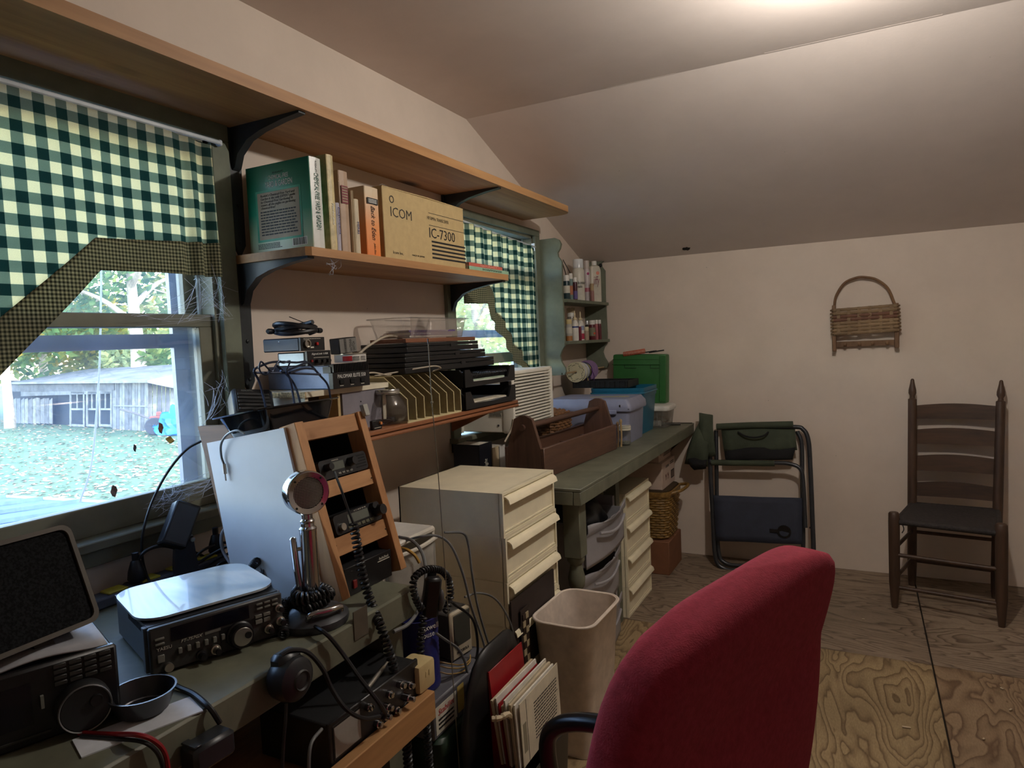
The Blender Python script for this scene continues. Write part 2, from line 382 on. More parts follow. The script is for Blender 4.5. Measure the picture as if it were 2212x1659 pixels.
# ---- ceiling lamp (bare bulb in a porcelain holder, just above the picture)
lp = thing('ceiling_lamp', 'bare bulb in a white porcelain holder on the ceiling above the picture', 'lamp', (LAMP_POS[0], LAMP_POS[1], ZC))
part('porcelain_holder', G().lathe([(.055, 0), (.055, -.012), (.03, -.03), (.022, -.045)], 24), mat('porcelain', (235, 232, 225), .25), lp)
tb = Nt('bulb_glow'); tb.b.inputs['Emission Color'].default_value = (1, .8, .58, 1); tb.b.inputs['Emission Strength'].default_value = 12
part('bulb', G().lathe([(.012, -.045), (.014, -.055), (.028, -.08), (.03, -.095), (.024, -.112), (.01, -.122), (0, -.124)], 20), tb.m, lp)
ll = bpy.data.lights.new('bulb_light', 'POINT'); ll.energy = LAMP_W; ll.color = (1, .94, .86); ll.shadow_soft_size = .03
lo = bpy.data.objects.new('bulb_light', ll); COL.objects.link(lo); lo.parent = lp; lo.location = (0, 0, -.155)
# ================================================================== OUTSIDE
GZ = -2.7
t = Nt('lawn_grass'); v = t.coord(); n = t.a('TexNoise', i_Scale=.5, i_Detail=9.0, i_Roughness=.7); t.k(v, n.inputs['Vector'])
n2 = t.a('TexNoise', i_Scale=3.5, i_Detail=6.0, i_Roughness=.75); t.k(v, n2.inputs['Vector'])
c = t.ramp(n.outputs[0], [(.35, lin((52, 80, 46))), (.65, lin((78, 100, 60)))])
mx = t.a('MixRGB'); t.k(t.ramp(n2.outputs[0], [(.56, (0, 0, 0, 1)), (.66, (1, 1, 1, 1))]), mx.inputs[0]); t.k(c, mx.inputs[1]); mx.inputs[2].default_value = lin((116, 108, 78))
t.k(mx.outputs[0], t.b.inputs['Base Color']); t.b.inputs['Roughness'].default_value = .9
def gzat(x, y): return GZ+.12*math.sin(x*.16)*math.cos(y*.2)
g = G().grid(40, 40, lambda u, v: (-140+138*u, -60+160*v, gzat(-140+138*u, -60+160*v)))
top('lawn', g, t.m, 'sunlit lawn strewn with fallen leaves outside the window', 'lawn', kind='stuff')
g = G(); rl = random.Random(5)
for i in range(2600):
    q = at(rl.uniform(-60, 470), 905+ rl.random()**1.6*175, 'z', GZ); q.z = gzat(q.x, q.y)+.03; a = rl.uniform(0, 6.3); s_ = rl.uniform(.05, .13)
    g.poly([(q.x+s_*math.cos(a), q.y+s_*math.sin(a), q.z), (q.x-s_*.5*math.sin(a), q.y+s_*.5*math.cos(a), q.z+.04), (q.x-s_*math.cos(a), q.y-s_*math.sin(a), q.z+.02), (q.x+s_*.5*math.sin(a), q.y-s_*.5*math.cos(a), q.z)], [(0, 1, 2, 3)])
top('fallen_leaves', g, mat('fallen_leaf', (150, 126, 92), .8, vary=.5, vs=.8), 'dry tan leaves scattered over the lawn', 'leaves', kind='stuff', smooth=False)
# porch roof under the left window
M_tin = mat('pale_metal_roofing', (84, 106, 140), .9, 0, spec=.1)
pr_ = thing('porch_roof', 'pale metal roof of a lower wing below the left window', 'roof', (-5, 0, .2))
ea = lambda x: 3.72+(x+1.72)*.115
part('roof_deck', G().poly([(-9, ea(-9), .2), (-1.75, ea(-1.75), .2), (-1.75, -3, .75), (-9, -3, .75), (-9, ea(-9), .14), (-1.75, ea(-1.75), .14), (-1.75, -3, .69), (-9, -3, .69)], [(0, 1, 2, 3), (7, 6, 5, 4), (0, 4, 5, 1), (1, 5, 6, 2), (2, 6, 7, 3), (3, 7, 4, 0)]), M_tin, pr_, w=True, smooth=False)
for k in range(16):
    x = -8.8+k*.45; y0 = ea(x); part('standing_seam', G().poly([(x, y0, .2), (x+.03, y0, .2), (x+.03, -3, .75), (x, -3, .75), (x, y0, .23), (x+.03, y0, .23), (x+.03, -3, .78), (x, -3, .78)], [(4, 5, 6, 7), (0, 4, 7, 3), (1, 2, 6, 5), (0, 1, 5, 4)]), M_tin, pr_, w=True, smooth=False)
part('gutter_edge', G().poly([(-9, ea(-9)+.08, .1), (-1.75, ea(-1.75)+.08, .1), (-1.75, ea(-1.75), .1), (-9, ea(-9), .1), (-9, ea(-9)+.08, .205), (-1.75, ea(-1.75)+.08, .205), (-1.75, ea(-1.75), .205), (-9, ea(-9), .205)], [(0, 1, 5, 4), (4, 5, 6, 7), (3, 2, 1, 0), (2, 3, 7, 6)]), mat('gutter_white', (120, 138, 162), .8), pr_, w=True, smooth=False)
# old shed
A = at(20, 912, 'z', GZ); Bp = at(318, 932, 'z', GZ); Cp = at(428, 922, 'z', GZ)
M_old = [mat('weathered_board_%d' % i, c, .85, vary=.3, vs=2.5) for i, c in enumerate(((112, 110, 108), (96, 94, 94), (126, 124, 120)))]
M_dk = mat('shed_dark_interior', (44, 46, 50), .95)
sh = thing('shed', 'weathered grey board shed with a lean-to roof across the lawn', 'shed', tuple(Bp))
def onp(px, py, P0, P1, off=0):
    d = (P1-P0); nrm = Vector((d.y, -d.x, 0)).normalized()
    if nrm.dot(EYE-P0) < 0: nrm = -nrm
    r = ray(px, py); tt = (P0+nrm*off-EYE).dot(nrm)/r.dot(nrm); return EYE+r*tt, nrm
def slab(name, px, P0, P1, m, off=.03, th=.04, par=sh, skip_bottom=False):
    vs = [onp(x, y, P0, P1, off)[0] for x, y in px]; nrm = onp(0, 900, P0, P1)[1]; n_ = len(vs)
    allv = vs+[q-nrm*th for q in vs]
    fs = [tuple(range(n_)), tuple(range(2*n_-1, n_-1, -1))]+[(i, (i+1) % n_, n_+(i+1) % n_, n_+i) for i in range(n_)]
    return part(name, G().poly(allv, fs), m, par, w=True, smooth=False)
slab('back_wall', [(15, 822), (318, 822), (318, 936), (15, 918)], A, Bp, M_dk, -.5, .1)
rb = random.Random(2)
x = 243.0
while x < 316:
    w_ = rb.uniform(5, 9); slab('board', [(x, 824+rb.uniform(0, 3)), (x+w_-.8, 824), (x+w_-.8, 931+rb.uniform(-2, 2)), (x, 930)], A, Bp, rb.choice(M_old)); x += w_
x = 22.0
while x < 108:
    w_ = rb.uniform(6, 10); slab('board', [(x, 858+rb.uniform(-6, 8)), (x+w_-1.4, 860), (x+w_-.6, 916), (x, 914)], A, Bp, rb.choice(M_old)); x += w_
x = 319.0
while x < 424:
    w_ = rb.uniform(7, 12); tp = 818+(x-318)*.25; slab('board', [(x, tp), (x+w_-1, tp+w_*.25), (x+w_-1, 930-(x-318)*.06), (x, 931-(x-318)*.06)], Bp, Cp, rb.choice(M_old)); x += w_
slab('fascia', [(22, 832), (246, 828), (246, 843), (22, 846)], A, Bp, M_old[1], .08, .06)
slab('loft_boards', [(45, 846), (242, 843), (242, 850), (45, 856)], A, Bp, M_old[0], .05, .05)
slab('cross_rail', [(243, 875), (318, 876), (318, 879), (243, 878)], A, Bp, M_old[2], .07, .03)
for dx, dw in ((150, 32), (186, 24), (213, 28)):
    d = slab('door', [(dx, 846), (dx+3, 846), (dx+3, 922), (dx, 920)], A, Bp, M_old[2], .06, .05)
    for q in ([(dx+dw-3, 846), (dx+dw, 846), (dx+dw, 924), (dx+dw-3, 922)], [(dx+3, 846), (dx+dw-3, 846), (dx+dw-3, 850), (dx+3, 850)], [(dx+3, 882), (dx+dw-3, 882), (dx+dw-3, 886), (dx+3, 886)], [(dx+3, 916), (dx+dw-3, 917), (dx+dw-3, 922), (dx+3, 921)], [(dx+dw/2-1, 850), (dx+dw/2+1, 850), (dx+dw/2+1, 882), (dx+dw/2-1, 882)]):
        slab('door_frame', q, A, Bp, M_old[2], .05, .04)
nrm = onp(0, 900, A, Bp)[1]
q = [onp(20, 826, A, Bp, .5)[0], onp(318, 822, A, Bp, .5)[0], onp(430, 845, Bp, Cp, .4)[0]]; back = -nrm*5
vs = [q[0], q[1], q[2], q[2]+back*.6+Vector((0, 0, .6)), q[1]+back+Vector((0, 0, .75)), q[0]+back+Vector((0, 0, .6))]
g = G().poly(vs+[p-Vector((0, 0, .12)) for p in vs], [(0, 1, 4, 5), (1, 2, 3, 4), (6, 11, 10, 7), (7, 10, 9, 8), (0, 6, 7, 1), (1, 7, 8, 2), (2, 8, 9, 3), (3, 9, 10, 4), (4, 10, 11, 5), (5, 11, 6, 0)])
part('roof', g, mat('shed_tin_roof', (112, 112, 112), .6, vary=.3, vs=1.0), sh, w=True, smooth=False)
# things lying in the yard
d_ = at(104, 908, 'z', GZ)
dr = thing('drum', 'white metal drum lying on its side before the shed', 'drum', (d_.x, d_.y, GZ), .5)
part('barrel_body', G().cyl((-.42, 0, .3), (.42, 0, .42), .27, 18), mat('drum_white', (228, 228, 226), .6), dr)
part('rim', G().lathe([(.24, 0), (.29, 0), (.29, .04), (.24, .04)], 18, Matrix.Translation((.42, 0, .42)) @ Euler((0, PI/2-.14, 0)).to_matrix().to_4x4()), mat('drum_rim', (150, 150, 150), .6), dr)
t_ = at(335, 938, 'z', GZ)
tl = thing('rotary_tiller', 'rusty garden tiller on two rubber wheels before the shed', 'tiller', (t_.x, t_.y, GZ), .9)
M_rust = mat('rust_red', (128, 70, 54), .8); M_tyre = mat('tyre_rubber', (52, 52, 56), .85)
for s in (-1, 1): part('wheel', G().lathe([(.3, -.07), (.42, -.09), (.45, 0), (.42, .09), (.3, .07), (.1, .05), (.1, -.05), (.3, -.07)], 18, Matrix.Translation((0, s*.3, .45)) @ Euler((PI/2, 0, 0)).to_matrix().to_4x4(), caps=False), M_tyre, tl)
part('engine', G().box((.1, 0, .75), (.6, .4, .4), bev=.05).box((.25, 0, 1.05), (.25, .25, .25), bev=.04), M_rust, tl)
part('handlebars', G().tube([(-.1, -.2, .8), (-.9, -.25, 1.2), (-1.5, -.3, 1.45)], .03).tube([(-.1, .2, .8), (-.9, .25, 1.2), (-1.5, .3, 1.45)], .03), mat('grey_iron', (90, 88, 88), .6, .5), tl)
part('tines_cover', G().box((.65, 0, .4), (.5, .7, .3), bev=.08), M_rust, tl)
b_ = at(395, 935, 'z', GZ); rbt = random.Random(9)
g = G().ball((0, 0, 0), 1, (1.6, 1.0, 1.05), 4)
for v in g.bm.verts:
    n_ = .22*math.sin(v.co.x*6+v.co.z*9)*math.cos(v.co.y*7-v.co.z*5)+.1*math.sin(v.co.z*17+v.co.x*11); v.co *= 1+n_; v.co.z = max(v.co.z, -.25)
top('blue_tarp', g, mat('blue_tarp', (30, 120, 190), .45, vary=.25, vs=3), 'crumpled blue tarpaulin heap beside the shed', 'tarp', loc=(b_.x, b_.y, GZ+.25))
# trees
M_bark = mat('pale_bark', (170, 158, 140), .9, vary=.3, vs=3, bump=.5, bs=14)
def tree(px, dist, h, cw, leafc, nm, label, trunk_r=.4, base_h=None, seed=1, ls=.3, n_=2600, zc=.62):
    r_ = ray(px, 780); d = Vector((r_.x, r_.y, 0)).normalized(); p = EYE+d*dist; rn = random.Random(seed)
    tr = thing('tree', label, 'tree', (p.x, p.y, GZ), group='trees beyond the lawn')
    part('trunk', G().tube(spline([(0, 0, -.1), (.1, .05, h*.25), (-.1, .1, h*.5), (.1, 0, h*.85)], 5), [trunk_r*(1-.75*i/15) for i in range(16)], 10), M_bark, tr)
    g = G()
    for k in range(6):
        a = rn.uniform(0, 6.3); z = h*rn.uniform(.35, .7); g.tube(spline([(0, 0, z), (math.cos(a)*cw*.3, math.sin(a)*cw*.3, z+h*.1), (math.cos(a)*cw*.7, math.sin(a)*cw*.7, z+h*.16)], 4), [trunk_r*.35*(1-.09*i) for i in range(9)], 6)
    part('branches', g, M_bark, tr)
    g = G(); cl = [(Vector((rn.gauss(0, .42)*cw, rn.gauss(0, .42)*cw, h*zc+rn.gauss(0, .22)*h)), rn.uniform(.16, .34)*cw) for _ in range(26)]
    for i in range(n_):
        c_, R_ = rn.choice(cl); q = c_+Vector((rn.gauss(0, 1), rn.gauss(0, 1), rn.gauss(0, .8))).normalized()*R_*rn.uniform(.5, 1.05)
        if q.z < .2: continue
        a = Vector((rn.gauss(0, 1), rn.gauss(0, 1), rn.gauss(0, .6))).normalized()*ls*rn.uniform(.6, 1.3); b = a.orthogonal().normalized()*ls*rn.uniform(.3, .7)
        g.poly([q-a, q+b, q+a, q-b], [(0, 1, 2, 3)])
    o = part('foliage', g, leafc, tr, smooth=False, kind='stuff'); return tr
def leafm(nm, c1, c2, c3):
    t = Nt(nm); v = t.coord(); n = t.a('TexNoise', i_Scale=.55, i_Detail=6.0, i_Roughness=.7); t.k(v, n.inputs['Vector'])
    col = t.ramp(n.outputs[0], [(.36, lin(c1)), (.5, lin(c2)), (.64, lin(c3))]); d = t.a('BsdfDiffuse'); tr = t.a('BsdfTranslucent'); t.k(col, d.inputs[0]); t.k(col, tr.inputs[0])
    m = t.a('MixShader', i_0=.5); t.k(d.outputs[0], m.inputs[1]); t.k(tr.outputs[0], m.inputs[2]); t.k(m.outputs[0], t.o.inputs[0]); return t.m
LF1 = leafm('leaves_yellow_green', (80, 104, 52), (138, 146, 70), (196, 166, 66)); LF2 = leafm('leaves_green', (58, 88, 52), (92, 122, 70), (140, 148, 84)); LF3 = leafm('leaves_pale', (120, 142, 100), (186, 196, 140), (226, 216, 140))
tree(296, 52, 17, 6.5, LF2, 'a', 'tall tree with a thick pale trunk rising behind the shed roof', .62, seed=3, ls=.34, n_=3000, zc=.66)
tree(90, 60, 14, 7.5, LF1, 'b', 'yellowing broad tree behind the left end of the shed', .4, seed=4, ls=.34, n_=3600, zc=.45)
tree(190, 66, 15, 7.5, LF1, 'c', 'yellow-green tree behind the shed doors', .4, seed=5, ls=.36, n_=3600, zc=.42)
tree(400, 58, 13, 6.5, LF3, 'd', 'pale leafy tree behind the right end of the shed', .35, seed=6, ls=.32, n_=3600, zc=.42)
tree(480, 46, 12, 5.0, LF2, 'e', 'green tree right of the shed at the edge of the left window', .35, seed=8, ls=.3, n_=2400, zc=.45)
tree(-70, 62, 15, 8, LF2, 'h', 'green tree left of the shed at the frame edge', .4, seed=12, ls=.34, n_=2600, zc=.5)
tree(1030, 38, 13, 5.5, LF3, 'f', 'pale tree seen through the far window left of its curtain', .3, seed=9, ls=.26, n_=3200, zc=.4)
tree(1130, 44, 14, 6, LF3, 'g', 'pale tree seen through the far window behind its curtain', .3, seed=10, ls=.28, n_=2600, zc=.45)
tk = at(22, 925, 'z', GZ)
top('bare_tree', G().tube(spline([(0, 0, -.1), (.05, 0, 1.2), (-.15, .1, 2.6), (.0, .1, 4.2), (.2, 0, 6.0), (.1, .2, 9)], 4), [.34-.011*i for i in range(21)], 10), M_bark, 'pale leaning tree stem standing before the left end of the shed', 'tree', loc=(tk.x, tk.y, GZ))
# service wire outside the left window
w0 = [at(222, 330, 'x', -4.2), at(219, 560, 'x', -4.2), at(216, 760, 'x', -4.2), at(208, 900, 'x', -4.2), at(196, 1010, 'x', -4.2), at(172, 1085, 'x', -4.2)]
top('service_wire', G().tube(spline(w0, 6), .006, 5), mat('wire_grey', (84, 92, 100), .6), 'thin grey service wire hanging down outside the left window', 'wire')
# ================================================================== WALL SHELVES
M_pine = wood('pine_shelf', (196, 150, 100), (150, 106, 66), 'y', 7, .06, .55, knots=3.2)
M_iron = mat('dark_bracket_paint', (42, 48, 50), .45, vary=.2)
SX = -1.283; UZ = 1.974; LZ = 1.598
def plank(name, x0, x1, y0, y1, z0, z1, m, label, r=.012):
    o = [(x0, y0), (x1-r, y0), (x1, y0+r), (x1, y1-r*3), (x1-r, y1-r), (x1-r*3, y1), (x0, y1)]
    return top(name, G().prism(o, z0, z1), m, label, 'shelf', smooth=False)
plank('wall_shelf', W, SX, .12, 3.262, UZ, UZ+.03, M_pine, 'long pine shelf high on the wall above both windows', .02)
plank('wall_shelf', W, SX, 1.375, 2.553, LZ, LZ+.023, M_pine, 'shorter pine shelf with books and a carton between the windows')
def bracket(y, z, drop, tag_):
    b = thing('shelf_bracket', tag_, 'bracket', (W, y, z), group='dark iron shelf brackets')
    pl = [(0, 0), (.262, 0), (.262, -.006), (.2, -.012), (.12, -.026), (.07, -.042), (.03, -.075), (.016, -.11), (0, -.12)]
    part('arm', G().prism([(x+.006, zz) for x, zz in pl], -.012, .012, Matrix(((1, 0, 0, 0), (0, 0, 1, 0), (0, 1, 0, 0), (0, 0, 0, 1)))), M_iron, b)
    part('wall_leg', G().prism([(-.022, -.0), (.022, 0), (.018, -drop+.03), (0, -drop), (-.018, -drop+.03)], .0005, .012, Matrix(((0, 0, 1, 0), (1, 0, 0, 0), (0, 1, 0, 0), (0, 0, 0, 1)))), M_iron, b)
    for k in (.25, .6, .9): part('screw', G().lathe([(.006, .012), (.005, .015), (0, .016)], 8, Matrix.Translation((0, 0, -drop*k)) @ Euler((0, PI/2, 0)).to_matrix().to_4x4()), mat('screw_head', (60, 62, 62), .4, .7), b)
bracket(1.396, UZ, .352, 'dark iron bracket under the high shelf beside the left window'); bracket(1.396, LZ, .36, 'dark iron bracket under the book shelf beside the left window')
bracket(2.5, UZ, .352, 'dark iron bracket under the high shelf above the carton'); bracket(2.5, LZ, .36, 'dark iron bracket under the book shelf beside the far window')
p = at(652, 221, 'x', -1.34)
top('dark_folder', G().box((0, 0, .022), (.16, .05, .004), rot=(.35, 0, 0)).box((0, .012, .004), (.16, .06, .004)), mat('dark_card', (66, 62, 54), .6), 'dark folded card edge sticking up over the high shelf', 'folder', loc=(-1.37, p.y, UZ+.032), rz=PI/2)
# ---- books
SZ = LZ+.0235
M_page = mat('book_pages', (214, 206, 188), .8, vary=.1, vs=60); M_ink = mat('black_ink', (26, 26, 28), .6, vary=0); M_white = mat('print_white', (232, 232, 226), .6, vary=.02)
def book(nm, y0, y1, h, d, m, label, xf=-1.3, ms=None, lean=0):
    w = y1-y0; t = thing('book', label, 'book', (xf, (y0+y1)/2, SZ), PI/2, 'books on the shelf between the windows', rot=(0, lean, PI/2) if lean else None)
    g = G().box((-w/2+.0015, d/2, h/2), (.003, d, h)).box((w/2-.0015, d/2, h/2), (.003, d, h)); part('cover', g, m, t, smooth=False)
    part('spine', G().loft([[(w/2*s*math.cos(a)*1.0, -.004*math.cos(a*.0)-(.004*math.sin(abs(a)) if 0 else 0)+.0, zz) for s, a in ((-1, 0), (1, 0), (1, 0), (-1, 0))] for zz in (0, h)]) if 0 else G().prism([(-w/2, .004), (-w/2+.002, -.001), (0, -.004), (w/2-.002, -.001), (w/2, .004)], 0, h), ms or m, t, smooth=False)
    part('pages', G().b2((-w/2+.003, .004, .004), (w/2-.003, d-.004, h-.004)), M_page, t, smooth=False); return t
def yb(px, py=545, x=-1.3): return at(px, py, 'x', x).y
tg = Nt('green_cover'); sp = tg.a('SeparateXYZ'); tc = tg.a('TexCoord'); tg.k(tc.outputs['Object'], sp.inputs[0])
tg.k(tg.ramp(sp.outputs[2], [(.0, lin((196, 204, 178))), (.05, lin((160, 194, 162))), (.11, lin((36, 150, 118))), (.2, lin((16, 116, 90)))]), tg.b.inputs['Base Color']); tg.b.inputs['Roughness'].default_value = .35   # printed cover fades from green to cream
BW = .045; BH = .242; BD = .232
b = book('b', yb(678), yb(678)+BW, BH, BD, tg.m, 'large green gardening hardback showing its back cover', ms=mat('silver_white_spine', (214, 216, 210), .35))
MB_ = FR((-BW/2-.0004, BD/2, BH/2), (0, -1, 0), (0, 0, 1))     # back cover frame
def bm_(x, y): return MB_ @ Matrix.Translation((x, y, 0))
M_tan = mat('cover_tan_panel', (166, 148, 122), .5); M_teal = mat('cover_teal_border', (62, 160, 128), .45)
text(b, 'RODALE\'S', bm_(.005, .096), .04, .005, mat('dk_green', (8, 50, 40), .5))
text(b, 'CHEMICAL-FREE', bm_(.005, .084), .075, .012, M_white); text(b, 'YARD & GARDEN', bm_(.005, .066), .1, .016, M_white)
part('cover_border', G().box((0, -.018, .0002), (.168, .14, .0005), M=MB_), M_teal, b, smooth=False)
part('cover_panel', G().box((0, -.018, .0004), (.154, .128, .0008), M=MB_), M_tan, b, smooth=False)
text(b, 'Rodale\'s Chemical-Free Yard and\nGarden is the only EXPERT guide\nto Chemical-Free Gardening! It\ncovers all the angles on gardening\nchemical-free!', bm_(0, .021) @ Matrix.Translation((0, 0, .001)), .128, .04, M_ink, shear=.2)
bars(b, bm_(0, -.038) @ Matrix.Translation((0, 0, .0009)), .135, .07, 9, M_ink); bars(b, bm_(-.04, -.1), .09, .016, 4, M_ink)
g = G(); rc = random.Random(1)
for k in range(22): g.box((-.024+k*.0022, 0, .0002), (.0006+.0011*rc.random(), .018, .0004), M=bm_(.07, -.098))
part('barcode', g, M_ink, b, smooth=False); part('barcode_field', G().box((.07, -.098, .0001), (.054, .022, .0002), M=MB_), M_white, b, smooth=False)
FS = lambda z: FR((0, -.0045, z), (0, 0, -1), (1, 0, 0))
text(b, 'CHEMICAL-FREE YARD & GARDEN', FS(BH*.52), .15, .016, mat('teal_print', (28, 96, 84), .5)); text(b, 'RODALE\'S', FS(BH*.9), .03, .006, M_ink)
b = book('b', yb(716, 545), yb(730, 545), .262, .215, mat('cream_gold_cover', (206, 190, 142), .5, vary=.25, vs=30), 'tall thin cream book with a gold-flecked spine beside the green one'); text(b, 'Herbs and', FS(.1), .06, .008, M_white, shear=.3)
b = book('b', yb(731, 545), yb(738, 545), .135, .2, mat('lilac_white_cover', (206, 204, 220), .45), 'short lilac-white encyclopedia squeezed beside the tall cream book'); text(b, 'Encyclopedia', FS(.085), .075, .009, mat('blue_print', (46, 54, 120), .5))
b = book('b', yb(746, 548), yb(765, 548), .232, .2, mat('tan_cover', (178, 152, 128), .55), 'thick tan book with a dark red title block on its spine', xf=-1.31)
part('title_block', G().box((0, -.0045, .165), (.028, .0006, .05)), mat('maroon', (120, 44, 56), .5), b, smooth=False); bars(b, FR((0, -.0052, .165), (1, 0, 0)), .024, .046, 6, M_tan)
b = book('b', yb(765.5, 549), yb(770, 549), .18, .19, mat('buff_cover', (196, 178, 144), .55), 'very thin buff book with a plain spine right of the tan one')
b = book('b', yb(770.5, 550), yb(780, 550), .158, .19, mat('pale_buff_cover', (204, 190, 160), .55), 'small pale herb book with blue spine lettering'); text(b, 'HERBS', FS(.075), .035, .009, mat('blue_print', (46, 54, 120), .5))
to = Nt('orange_fade_cover'); sp = to.a('SeparateXYZ'); tc = to.a('TexCoord'); to.k(tc.outputs['Object'], sp.inputs[0])
to.k(to.ramp(sp.outputs[2], [(.0, lin((226, 128, 62))), (.09, lin((226, 150, 92))), (.19, lin((214, 194, 164)))]), to.b.inputs['Base Color']); to.b.inputs['Roughness'].default_value = .45
b = book('b', yb(794, 553), yb(823, 556), .205, .17, to.m, 'thick orange paperback with a script title down its spine')
part('title_block', G().box((0, -.0045, .163), (.05, .0006, .018)), M_ink, b, smooth=False); bars(b, FR((0, -.0052, .163), (1, 0, 0)), .04, .013, 3, M_white)
text(b, 'Back to Eden', FS(.098), .1, .018, mat('dk_brown_ink', (60, 36, 24), .5), shear=.35); text(b, 'Jethro Kloss', FS(.022), .034, .01, mat('dk_brown_ink', (60, 36, 24), .5), shear=.35)
# ---- transceiver carton
y0, y1 = yb(833, 556), yb(1006, 580); cw = y1-y0
M_kraft = mat('kraft_carton', (188, 164, 116), .7, vary=.06, vs=40, bump=.1, bs=90)
c = thing('carton', 'tan transceiver carton with black lettering and stripes on the shelf', 'box', (-1.3, (y0+y1)/2, SZ), PI/2)
part('carton_body', G().box((0, .115, .11), (cw, .23, .22), bev=.002), M_kraft, c)
for s in (-1, 1): part('top_flap', G().box((s*cw/4, .115, .2215), (cw/2-.001, .23, .003), rot=(0, s*.012, 0)), M_kraft, c)
F = lambda x, z: FR((x, -.0004, z)); k = cw/.5
text(c, 'ICOM', F(-cw*.305, .148), .112, .03, M_ink, font_w=-.006)
part('logo_ring', G().lathe([(.0085, 0), (.0115, 0), (.0115, .0006), (.0085, .0006), (.0085, 0)], 24, F(-cw*.405, .186), caps=False), M_ink, c)
text(c, 'HF/50MHz TRANSCEIVER', F(cw*.14, .157), .135, .011, M_ink, font_w=-.01); text(c, 'IC-7300', F(cw*.19, .108), .165, .034, M_ink)
text(c, 'Icom Inc.', F(-cw*.36, .022), .055, .009, M_ink); text(c, 'MADE IN JAPAN', F(-cw*.13, .021), .07, .007, M_ink)
for nm, ww, x, z, h in (('rule', .235, cw*.265, .174, .0016), ('rule', .235, cw*.265, .133, .0016)): part(nm, G().box((x, -.0003, z), (ww, .0006, h)), M_ink, c, smooth=False)
for q in range(5): part('stripe', G().box((cw*.275, -.0003, .079-q*.0136), (.222, .0006, .0062)), M_ink, c, smooth=False)
for q in range(5): part('stripe', G().box((-cw/2-.0003, .1, .079-q*.0136), (.0006, .15, .0062)), M_ink, c, smooth=False)
g = G().tube(spline([(-1.33, y0+.02, SZ+.2255), (-1.34, y0+.06, SZ+.24), (-1.36, y0+.13, SZ+.236), (-1.4, y0+.16, SZ+.2255), (-1.42, y0+.06, SZ+.2255)], 8), .0012, 5)
top('loose_wire', g, mat('bare_wire', (170, 166, 158), .4, .6), 'loose loop of thin bare wire on top of the tan carton', 'wire')
xfb = -1.287; ya, yb_ = y1+.004, at(1078, 585, 'x', -1.3).y
def flat_book(y0, y1, z, th, m, label, s, mp, xf=-1.3):
    t = thing('book', label, 'book', (xf, (y0+y1)/2, z), PI/2, 'books on the shelf between the windows'); w = y1-y0
    part('cover', G().box((0, .1, .0008), (w, .2, .0016)).box((0, .1, th-.0008), (w, .2, .0016)).box((0, .001, th/2), (w, .0016, th)), m, t, smooth=False)
    part('pages', G().box((0, .102, th/2), (w-.006, .19, th-.0034)), M_page, t, smooth=False); text(t, s, FR((.02, -.0002, th/2)), w*.5, th*.5, mp); return t
flat_book(ya, yb_+.06, SZ, .0135, mat('mint_cover', (150, 190, 160), .5), 'thin mint green soap-making book lying flat on the shelf end', 'SOAPMAKER', M_ink, xfb)
flat_book(ya, yb_+.005, SZ+.0136, .0125, mat('coral_cover', (206, 104, 88), .5), 'thin coral red book lying flat on the mint green one', 'NATURALLY', mat('pale_coral', (236, 180, 160), .5), xfb)
# ---- curtains
def gingham(nm, per, dark, mid, light, tl=.55):
    t = Nt(nm); tc = t.a('TexCoord'); sp = t.a('SeparateXYZ'); t.k(tc.outputs['UV'], sp.inputs[0])
    a = [t.math('LESS_THAN', t.math('FRACT', t.math('MULTIPLY', sp.outputs[i], 1/per)), .5) for i in (0, 1)]
    s = t.math('MULTIPLY', t.math('ADD', a[0], a[1]), .5)
    n = t.a('TexNoise', i_Scale=500.0, i_Detail=2.0); t.k(tc.outputs['UV'], n.inputs['Vector'])
    r = t.a('ValToRGB'); r.color_ramp.interpolation = 'CONSTANT'; e = r.color_ramp.elements; e.new(.5)
    for x, (p, c) in zip(e, ((0, light), (.3, mid), (.8, dark))): x.position = p; x.color = lin(c)
    t.k(s, r.inputs[0]); mx = t.a('MixRGB', blend_type='MULTIPLY', i_0=.25); t.k(r.outputs[0], mx.inputs[1]); t.k(n.outputs[0], mx.inputs[2])
    d = t.a('BsdfDiffuse'); tr = t.a('BsdfTranslucent'); t.k(mx.outputs[0], d.inputs[0]); t.k(mx.outputs[0], tr.inputs[0])
    m = t.a('MixShader', i_0=tl); t.k(d.outputs[0], m.inputs[1]); t.k(tr.outputs[0], m.inputs[2]); t.k(m.outputs[0], t.o.inputs[0]); return t.m
M_ging = gingham('green_gingham', .0465, (58, 98, 94), (158, 174, 156), (252, 244, 210), .62); M_trim = gingham('fine_check_trim', .0085, (70, 74, 62), (132, 130, 106), (192, 184, 150), .45)
def lerp_poly(pl, y):
    for (a, za), (b, zb) in zip(pl, pl[1:]):
        if a <= y <= b: return za+(zb-za)*(y-a)/(b-a)
    return pl[0][1] if y < pl[0][0] else pl[-1][1]
